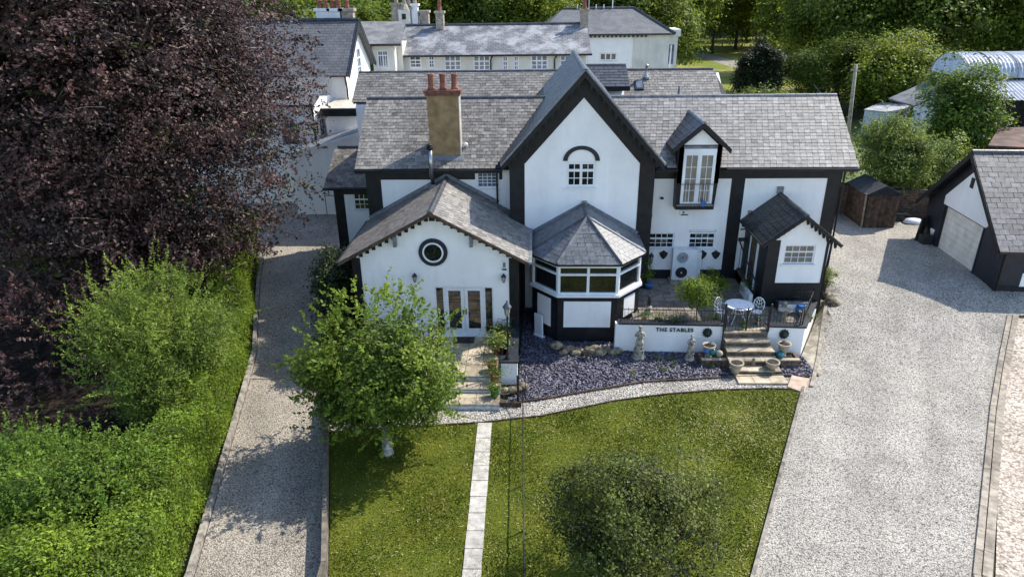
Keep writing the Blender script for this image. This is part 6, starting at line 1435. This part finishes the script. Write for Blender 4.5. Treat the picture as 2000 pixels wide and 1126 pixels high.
# flat roofed outbuildings
ob = thing('flat_outbuilding', 'white flat roofed outbuilding with black fascia at the left of the house', 'outbuilding', (-11.2, 40, 1))
oy = 41.; ox0, ox1 = AY(635, 230, oy).x, AY(697, 230, oy).x; oz = AY(660, 226, oy).z
MB().box(ox0, ox1, oy, oy+4, .5, oz).build('wall', WHITE, ob); MB().box(ox0-.2, ox1+.2, oy-.25, oy+4.2, oz, oz+.42).build('fascia', BLACK, ob); MB().box(ox0-.15, ox1+.15, oy-.2, oy+4.15, oz+.42, oz+.47).build('flat_roof', mat('cream_flat_roof', (.5, .46, .38), .9), ob)
mb = MB(); FO = Fr((0, oy, 0), X3, (0, -1, 0)); c = AY(664, 255, oy)
FO.box(mb, c.x-.3, c.x+.35, c.z-.5, c.z+.1, .0, .03); mb.build('panel', UPVC, ob)
ob2 = thing('lean_to_store', 'white lean-to store with sloping white roof edge beside the yard', 'outbuilding', (-12, 36.5, 1))
oy = 38.; a, b = AY(600, 300, oy), AY(702, 262, oy); MB().prism([(a.x-1, oy, .5), (b.x, oy, .5), (b.x, oy, b.z), (a.x-1, oy, a.z-.1)], (0, 2.6, 0)).build('wall', WHITE, ob2)
MB().beam((a.x-1, oy-.1, a.z-.05), (b.x+.1, oy-.1, b.z+.05), .1, .2).build('verge', UPVC, ob2); MB().prism([(a.x-1, oy, a.z+.0), (b.x, oy, b.z+.1), (b.x, oy, b.z+.16), (a.x-1, oy, a.z+.06)], (0, 2.7, 0)).build('roof', LEAD, ob2)
m_ = MB(); c = AY(640, 345, 37.5); m_.tube([(c.x-.3, 37.5, 1), (c.x-.3, 37.5, 2.4)], .03, 5); m_.tube([(c.x+.6, 37.5, 1), (c.x+.6, 37.5, 2.4)], .03, 5); m_.tube([(c.x-.3, 37.5, 2.3), (c.x+.6, 37.5, 2.3)], .03, 5); m_.build('pipe_rail', LEAD, ob2)
sb = MB().obb(AG(560, 372)+Z3*.15, (9, 2.0, 0), (-.1, .3, 0), (0, 0, .4)); t = thing('yard_wall', 'low mossy kerb wall across the yard beyond the left drive', 'wall', tuple(AG(600, 365))); sb.build('wall', BRICKP, t)

# ---- farm buildings at the right
def corrugated(name, pts_a, pts_b, n, amp, m, parent):
    """sheet between two edge curves with corrugation along the first"""
    V_ = []; F_ = []; A = [Vector(p) for p in pts_a]; B = [Vector(p) for p in pts_b]; k = len(A)
    for i in range(n+1):
        t_ = i/n
        for j in range(k):
            up_ = (A[min(j+1, k-1)]-A[max(j-1, 0)]).cross(B[j]-A[j]).normalized(); up_ = up_ if up_.z > -.2 else -up_
            V_.append(A[j].lerp(B[j], t_)+up_*(amp*(1 if i % 2 else -1)))
    for i in range(n):
        for j in range(k-1): F_.append((i*k+j, (i+1)*k+j, (i+1)*k+j+1, i*k+j+1))
    b = MB(); b.add(V_, F_); return b.build(name, m, parent)
bn = thing('barn', 'farm barn with barrel vaulted corrugated roof and open lean-to at upper right', 'barn', (34, 57, 1))
by = 60.; bl = AY(1826, 150, by); br_ = AY(1893, 153, by-0); zb_ = 5.7; bx = AX(1855, 150, 33.6)
BXL = 33.2; yf, ybk = 55.6, 61.0; Rb = (ybk-yf)/2; yc_ = (yf+ybk)/2; zs = AY(1893, 153, yf).z; hr = AY(1900, 102, yc_).z-zs
BXL = AY(1889, 153, yf).x
arcp = [(yc_-cos(pi*i/14)*Rb, zs+sin(pi*i/14)*hr) for i in range(15)]
corrugated('barrel_roof', [(BXL, y, z) for y, z in arcp], [(BXL+18, y, z) for y, z in arcp], 120, .03, CORR, bn)
MB().prism([(BXL+.1, y, z-.03) for y, z in arcp], (.1, 0, 0)).build('gable_sheet', SHEDW, bn)
for k in range(1, 9):
    MB().tube([(BXL+k*1.9, y, z+.04) for y, z in arcp], .025, 4).build('roof_joint', LEAD, bn)
ze2 = AY(1925, 196, 52.6).z
corrugated('lean_to_roof', [(BXL+.0, 52.6, ze2), (BXL+.0, yf, zs-.15)], [(BXL+18, 52.6, ze2), (BXL+18, yf, zs-.15)], 120, .035, CORR, bn)
MB().box(BXL+.1, BXL+18, yf+.1, ybk, .8, zs-.05).build('wall', DARKB, bn)
for k in range(7): MB().box(BXL+1+k*2.4, BXL+1.2+k*2.4, 52.8, 53, .8, ze2-.05).build('post', TIMBERD, bn)
for k in range(4): MB().box(BXL+2.2+k*3.1, BXL+3.2+k*3.1, 54.5, 54.56, 1, ze2-.8).build('hanging_sheet', SHEDW if k % 2 else DARKB, bn)
q = [AY(1735, 198, 57.5), AY(1783, 206, 53.5), AY(1892, 158, 57), AY(1835, 150, 62)]
t = thing('side_lean_to', 'dark sheet roofed lean-to between the white container and the barn', 'shed', (30, 57, 1))
P4 = [Vector((28.6, 57.6, 3.5)), Vector((30.2, 53.9, 3.3)), Vector((BXL, 55.4, zs-.5)), Vector((BXL-.5, 61.5, zs-.2))]
P4 = [AY(1735, 192, 58), AY(1785, 206, 55.2), AY(1890, 160, 56.2), AY(1832, 149, 62)]
MB().prism([p-Z3*.12 for p in P4], Z3*.12).build('roof', CORRD, t); MB().prism([(p.x, p.y, .8) for p in P4], Z3*1.6).build('wall', DARKB, t)
for k in range(6): a = P4[1].lerp(P4[2], k/6); b = P4[1].lerp(P4[2], (k+.96)/6); MB().prism([(a.x, a.y-.06, 1), (b.x, b.y-.06, 1), (b.x, b.y-.06, b.z-.15), (a.x, a.y-.06, a.z-.15)], (0, .05, 0)).build('wall_sheet', SHEDW, t)
cn = thing('white_container', 'pale blue white site container in front of the farm lean-to', 'container', tuple(AZ(1738, 272, 1)))
b0, b1 = AZ(1738, 276, 1.0), AZ(1679, 268, 1.0); tz = AY(1738, 222, b0.y).z
bk = AZ(1782, 205, tz); e = Vector((bk.x, bk.y, 1))-b0; e = e*.9
MB().prism([b0, b1, b1+e, b0+e], Z3*(tz-1)).build('body', SHEDW, cn); MB().prism([b0+Z3*(tz-1.0)+Vector((-.0, -.08, 0)), b1+Z3*(tz-1.0)+Vector((-.1, -.06, 0)), b1+e+Z3*(tz-1.0), b0+e+Z3*(tz-1.)], Z3*.08).build('roof', CORR, cn)
for k in range(1, 9): a = b0.lerp(b0+e, k/9); MB().box(a.x+.0, a.x+.05, a.y-.03, a.y+.03, 1, tz-.02).build('rib', CORR, cn)
t = thing('rusty_shed', 'low shed with dark red rusty roof behind the garage', 'shed', (30, 42, 1)); a = AY(1940, 262, 44); P4 = [AY(1930, 284, 40), AY(2060, 290, 40), AY(2060, 245, 45), AY(1950, 250, 45)]
MB().prism([p-Z3*.1 for p in P4], Z3*.1).build('roof', RUST, t); MB().prism([(p.x, p.y, .8) for p in P4], Z3*1.3).build('wall', DARKB, t)
# utility pole and wires
py_ = 49.; pb0 = AY(1656, 262, py_); pt0 = AY(1672, 126, py_)
pl = thing('utility_pole', 'leaning wooden utility pole with wires beyond the right end of the house', 'utility pole', (pb0.x, py_, 1))
dd = (pt0-pb0).normalized(); pbb = pb0+dd*((1-pb0.z)/dd.z)
MB().tube([pbb, pt0], [.15, .11], 8).build('pole', POLE, pl, True); MB().beam(pt0+Vector((-.2, .2, -.4)), pt0+Vector((.25, -.2, -.4)), .08, .1).build('cross_arm', POLE, pl)
mb = MB(); c = pt0+Vector((0, 0, -.4))
def wire(mb, a, b, sag, r=.02):
    mb.tube([Vector(a).lerp(Vector(b), k/10)-Z3*sag*4*(k/10)*(1-k/10) for k in range(11)], r, 4)
wire(mb, c, AY(1590, 172, 60), .4); wire(mb, c-Z3*1.2, AY(1540, 190, 56), .5); wire(mb, c-Z3*1.4, AY(1590, 165, 60), .7); mb.build('wire', IRON, pl)
MB().tube([c+Vector((0, 0, -.1)), AY(1681, 205, 50)], .015, 4).build('stay', IRON, pl)

# ================================================================ TREES AND HEDGES
t0_, Cb = tree('copper_beech', 'huge dark purple copper beech spreading over the left of the garden', 'tree', (-18.6, 28.5, .9), (-17.3, 27.2, 8.9), (9.7, 10.0, 9.7), L_BEECH, .15, .085, 7000, 52, .38, BARK, .75, nl=26, nt=160, twigs=2000, lobes=52, lobe_r=.36, flat=.35, low=-.97, droop=.4, spread=.64)
sprigs(t0_, (-17.3, 27.2, 8.9), (8.9, 9.4, 9.2), 900, 1.0, .15, .085, L_BEECH, up=-.5, lo=-.9)
C, Nn, ti, _ = cloud((-18.0, 26.8, 8), (8.9, 8.4, 7.4), 420, 34, .5, lobes=14, flat=.5)
sprigs(t0_, (-16.0, 19.2, 1.8), (4.2, 3.6, 2.6), 520, 1.0, .14, .08, L_BEECH, up=-.2, lo=-.9, per=34, name='hanging_sprays')
o = bpy.data.objects.new('inner_foliage', leaves(C, Nn, .24, .14, L_BEECHG, 'inner_foliage', ti)); link(o, t0_)
gtree, _c = tree('garden_tree', 'young bright green tree with pale trunk on the lawn before the hall', 'tree', (-4.5, 17.0, 0), (-4.6, 17.45, 2.7), (2.8, 2.4, 2.65), L_YG, .13, .075, 820, 52, .2, BARKW, .14, nl=14, nt=80, twigs=160, extra=BARKW, lobes=20, lobe_r=.38, flat=.7, low=-.95, spread=.66)
sprigs(gtree, (-4.6, 17.45, 2.7), (2.6, 2.3, 2.5), 240, .5, .13, .075, L_YG, up=.35, lo=-.7, per=18)
# lower tree: its foot is just outside the picture
rng = np.random.default_rng(23)
tree('fruit_tree', 'small open crowned tree with dull green leaves on the lower lawn', 'tree', (2.05, 11.3, 0), (2.15, 12.1, 2.15), (2.6, 2.4, 1.7), L_OLIVE, .08, .046, 620, 50, .15, BARKD, .13, nl=16, nt=140, twigs=260, extra=BARKD, lobes=16, lobe_r=.42, flat=.6, low=-.8, spread=.6)
# clipped hedge along the left drive
hg = thing('clipped_hedge', 'long clipped green hedge along the left gravel drive', 'hedge', (-9.6, 12, 0))
hl = [Vector((-6.3, 4, 0)), Vector((-8.6, 12.1, 0)), Vector((-11.15, 23.1, 0)), Vector((-13.6, 31, 0))]
C_, N_, T_ = [], [], []
for a, b in zip(hl, hl[1:]):
    u = (b-a).normalized(); n_ = Vector((-u.y, u.x, 0)); L = (b-a).length; cnt = int(L*4200)
    s_ = rng.uniform(0, L, cnt); f = rng.random(cnt); hw, hh_ = 1.15, 2.35
    side = f < .55; top_ = ~side
    w_ = np.where(side, rng.normal(size=cnt)*.06, rng.uniform(0, hw, cnt)); z = np.where(side, rng.uniform(0, hh_, cnt), hh_+rng.normal(size=cnt)*.07)
    z += .12*np.sin(s_*1.1)*(z/hh_); w_ += .10*np.sin(s_*1.7+z*2)
    P = np.array(a)+np.outer(s_, np.array(u))+np.outer(w_, np.array(n_)); P[:, 2] = z+np.array([g(x, y) for x, y in P[:, :2]])
    nn = np.where(side[:, None], -np.array(n_), np.array([0, 0, 1.]))+rng.normal(size=(cnt, 3))*.5
    C_.append(P); N_.append(nn); T_.append(np.clip(rng.normal(size=cnt)*.2+.5+.25*np.sin(s_*3)*np.cos(z*4), 0, 1))
o = bpy.data.objects.new('hedge_leaves', leaves(np.vstack(C_), np.vstack(N_), .08, .048, L_HEDGE, 'hedge_leaves', np.concatenate(T_))); link(o, hg)
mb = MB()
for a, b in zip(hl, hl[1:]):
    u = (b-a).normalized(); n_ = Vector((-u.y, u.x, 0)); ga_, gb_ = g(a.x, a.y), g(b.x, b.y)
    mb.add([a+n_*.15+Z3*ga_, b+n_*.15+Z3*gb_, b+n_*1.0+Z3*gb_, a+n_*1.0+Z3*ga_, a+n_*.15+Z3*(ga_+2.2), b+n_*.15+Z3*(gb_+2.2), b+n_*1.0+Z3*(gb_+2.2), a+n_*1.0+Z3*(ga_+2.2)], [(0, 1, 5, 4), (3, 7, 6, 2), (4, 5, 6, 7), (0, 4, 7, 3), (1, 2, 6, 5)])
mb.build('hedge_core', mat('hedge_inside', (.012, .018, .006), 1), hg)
def bush(label, cen, rad, m, n, per, cr, L, W_, cat='bush', name='bush', **kw):
    return tree(name, label, cat, (cen[0], cen[1], g(cen[0], cen[1])), cen, rad, m, L, W_, n, per, cr, BARKD, .1, nl=8, nt=24, low=-1., **kw)[0]
fs = bush('tall feathery yellow green shrub rising above the hedge below the beech', (-11.6, 18.0, 2.7), (2.3, 2.4, 2.9), L_CON, 1050, 60, .22, .13, .032, lobes=18, lobe_r=.36, twigs=160)
sprigs(fs, (-11.6, 18.0, 2.7), (2.2, 2.3, 2.8), 260, .95, .11, .035, L_CON, up=.7, per=40)
fs = bush('broad glossy green shrub in the lower left corner', (-11.0, 12.6, 1.5), (2.6, 2.2, 1.9), L_LAUR, 950, 52, .2, .095, .045, lobes=18, lobe_r=.4)
sprigs(fs, (-11.0, 12.6, 1.5), (2.5, 2.1, 1.8), 260, .5, .09, .045, L_LAUR, up=.8)
sprigs(fs, (-13.0, 13.6, 1.3), (2.1, 1.7, 1.6), 200, .6, .09, .045, L_LAUR, up=.8, name='side_shoots')
bush('rounded green shrub at the left edge above the corner shrub', (-13.0, 13.6, 1.3), (2.1, 1.7, 1.6), L_LAUR, 640, 50, .2, .10, .048, lobes=16, lobe_r=.4)
bush('bright green shrub in the bottom left beside the hedge', (-10.3, 9.9, 1.5), (2.2, 1.9, 1.7), L_HEDGE, 720, 50, .2, .095, .045, lobes=16, lobe_r=.4)
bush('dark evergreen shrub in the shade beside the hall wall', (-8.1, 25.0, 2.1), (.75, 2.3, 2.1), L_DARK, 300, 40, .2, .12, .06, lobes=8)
bush('green climber on the corner of hall wall behind the young tree', (-7.3, 21.9, 1.2), (.9, 1.0, 1.3), L_OAK, 170, 40, .18, .12, .06, lobes=8)
# right hand trees and bushes
pb_c = AY(1735, 312, 38.6); pbc = (pb_c.x, 38.6, pb_c.z)
fs = bush('large pale green bush rising behind the shed beside the house', pbc, (2.3, 1.5, 2.1), L_PALE, 560, 44, .26, .16, .065, lobes=14)
sprigs(fs, pbc, (2.3, 1.5, 2.1), 220, .8, .15, .06, L_PALE, up=.5, lo=-.5)
bush('dark green bush against the end wall of the house', (15.8, 38.0, 2.4), (1.7, 1.2, 1.8), L_OAK, 200, 40, .24, .14, .07, lobes=9)
bush('dense mid green bush between the pale bush and garage', (23.6, 40.5, 2.8), (2.2, 1.8, 2.2), L_YG, 300, 42, .27, .17, .08, lobes=10)
tree('field_maple', 'upright bushy green tree before the barn at right', 'tree', (27.6, 45.5, 1), (27.5, 45.5, 5.2), (2.5, 2.2, 4.3), L_LAUR, .22, .12, 560, 46, .34, BARK, .2, nl=10, nt=40, lobes=16, low=-.95)
p = AY(1492, 165, 62); bush('rounded pale green bush beyond the main roof in the back garden', (p.x, 62, 2.6), (3.4, 2.8, 2.5), L_PALE, 360, 40, .4, .24, .13, lobes=10)
p = AY(1560, 180, 58); bush('lower green bush right of the rounded one in the back garden', (p.x, 58, 2.0), (3.3, 2.4, 1.8), L_YG, 260, 40, .36, .24, .13, lobes=10)
p = AY(1420, 187, 52); bush('low green bush just beyond the far roof corner', (p.x, 50, 3.0), (1.6, 1.6, 2.0), L_LAUR, 140, 36, .3, .2, .12, lobes=8)
bush('dark green tree leaning over the side lean-to roof', (33.0, 66, 4.6), (4.2, 3.2, 3.6), L_OAK2, 380, 40, .5, .32, .18, lobes=12)
for i, (x, y, h_, lab) in enumerate(((AY(1458, 120, 72).x, 72, 7.2, 'left dark conifer of the clump in the field'), (AY(1483, 120, 73).x, 73, 8.6, 'tallest dark conifer in the middle of the clump'), (AY(1512, 120, 72).x, 72, 7.6, 'right dark conifer of the clump in the field'))):
    tree('conifer', lab, 'conifer', (x, y, 1), (x, y, 1+h_*.48), (1.35, 1.35, h_*.52), L_DARK, .30, .10, 420, 40, .24, BARKD, .2, group='dark conifers in the field', nl=5, nt=10, lobes=5, lobe_r=.62, low=-.95)
# the wood behind: near trees one by one
near = [(575, 88, 15, 6, L_OAK, 0, 'tree rising directly behind the copper beech'), (660, 78, 11.5, 5.5, L_OAK, 1, 'dark round tree behind the chimneys of the tall gabled house'), (735, 84, 12.5, 6, L_OAK, 0, 'dark tree behind the link block'),
 (790, 96, 17, 6.5, L_OAK2, 0, 'light green tree behind the cluster of tall stacks'), (850, 88, 16, 6.5, L_OAK2, 1, 'bright tree behind the first cottage chimney'), (900, 92, 16, 6, L_YG, 0, 'yellow green tree right of the first cottage chimney'),
 (942, 90, 19, 4.5, L_OLIVE, 0, 'tall dark grey green tree above the middle of the cottage roof'), (990, 86, 16, 6, L_OAK, 1, 'dark round tree above the right half of the cottage roof'), (1045, 84, 15, 6, L_OAK2, 0, 'mid green tree above the left corner of the manor roof'),
 (1090, 98, 19, 7, L_YG, 0, 'bright tree behind the left hip of the manor roof'), (1165, 96, 18, 7, L_OAK, 0, 'dark tree directly behind the manor ridge'), (1235, 92, 19, 7, L_OAK, 1, 'dark tree behind the right end of the manor ridge'),
 (1290, 98, 17, 7.5, L_YG, 1, 'bright rounded tree over the right hip of the manor roof'), (1345, 132, 21, 8, L_OAK2, 1, 'light green tree at the left end of the field edge'), (1395, 140, 21, 8, L_OAK, 0, 'dark tree at the far edge of the field by the track'),
 (1440, 150, 23, 8, L_YG, 0, 'yellow green tree above the field left of the conifers'), (1495, 140, 22, 8, L_OAK2, 0, 'bright tree behind the dark conifers'), (1550, 108, 22, 8, L_OAK, 1, 'large dark tree right of the conifers'),
 (1605, 88, 19, 7.5, L_OAK2, 1, 'mid green tree above the right end of the house roof'), (1655, 80, 18, 7, L_OAK, 0, 'dark tree behind the utility pole'), (1715, 84, 20, 8, L_OAK2, 0, 'broad light tree right of the utility pole'),
 (1775, 80, 19, 7.5, L_OAK, 1, 'dark tree to the left of the barrel roof'), (1840, 84, 21, 8, L_OAK2, 1, 'broad tree directly behind the barrel roof end'), (1905, 82, 20, 8, L_OAK, 0, 'dark broad tree behind the barrel roof'),
 (1970, 84, 21, 8, L_YG, 1, 'bright tree at the right edge behind the barn'), (2050, 84, 21, 8, L_OAK, 1, 'dark tree past the right edge of the wood'),
 (1600, 72, 7, 4, L_OAK, 0, 'low dark bushy tree at the left foot of the wood'), (1690, 70, 8, 4.5, L_OAK, 1, 'low bushy tree between the pole and the lean-to'), (1760, 72, 9, 5, L_YG, 0, 'low bright bushy tree above the lean-to roof')]
for px, y, h_, r_, m, var, lab in near:
    y += 0; p = AY(px, 60, y); far_tree('woodland_tree', lab, (p.x, y, g(p.x, y)), h_, r_, m, var)
# ... and the deep wood beyond as one mass
V_, K_ = [], 0; base_, Nb, tb_, _ = cloud((0, 0, .55), (1, 1, .52), 260, 24, .10, lobes=9, flat=.8, lobe_r=.52, low=-.85)
Cs, Ns, Ts = [], [], []
for row, yy in enumerate((128, 142, 158, 176, 198)):
    x = -70+row*3
    while x < 130:
        if not (24 < x < 46 and yy < 150):
            h_ = random.uniform(15, 23); r_ = random.uniform(6, 9); yq = yy+random.uniform(-5, 5)
            Cs.append(base_*np.array([r_, r_, h_])+np.array([x, yq, g(x, yq)])); Ns.append(Nb); Ts.append(np.clip(tb_*.6+random.uniform(-.2, .6), 0, 1))
        x += random.uniform(7, 11)
for x in list(range(-66, -22, 7)): # left background behind the beech
    for yy in (62, 80, 100): h_ = random.uniform(12, 18); Cs.append(base_*np.array([6, 6, h_])+np.array([x+random.uniform(-2, 2), yy, 1.])); Ns.append(Nb); Ts.append(np.clip(tb_*.6+random.uniform(-.2, .6), 0, 1))
o = bpy.data.objects.new('woodland', leaves(np.vstack(Cs), np.vstack(Ns), .6, .42, L_OAK, 'woodland', np.concatenate(Ts))); COL.objects.link(o); tag(o, 'deep green wood filling the background beyond the buildings and field', 'woodland', kind='stuff')
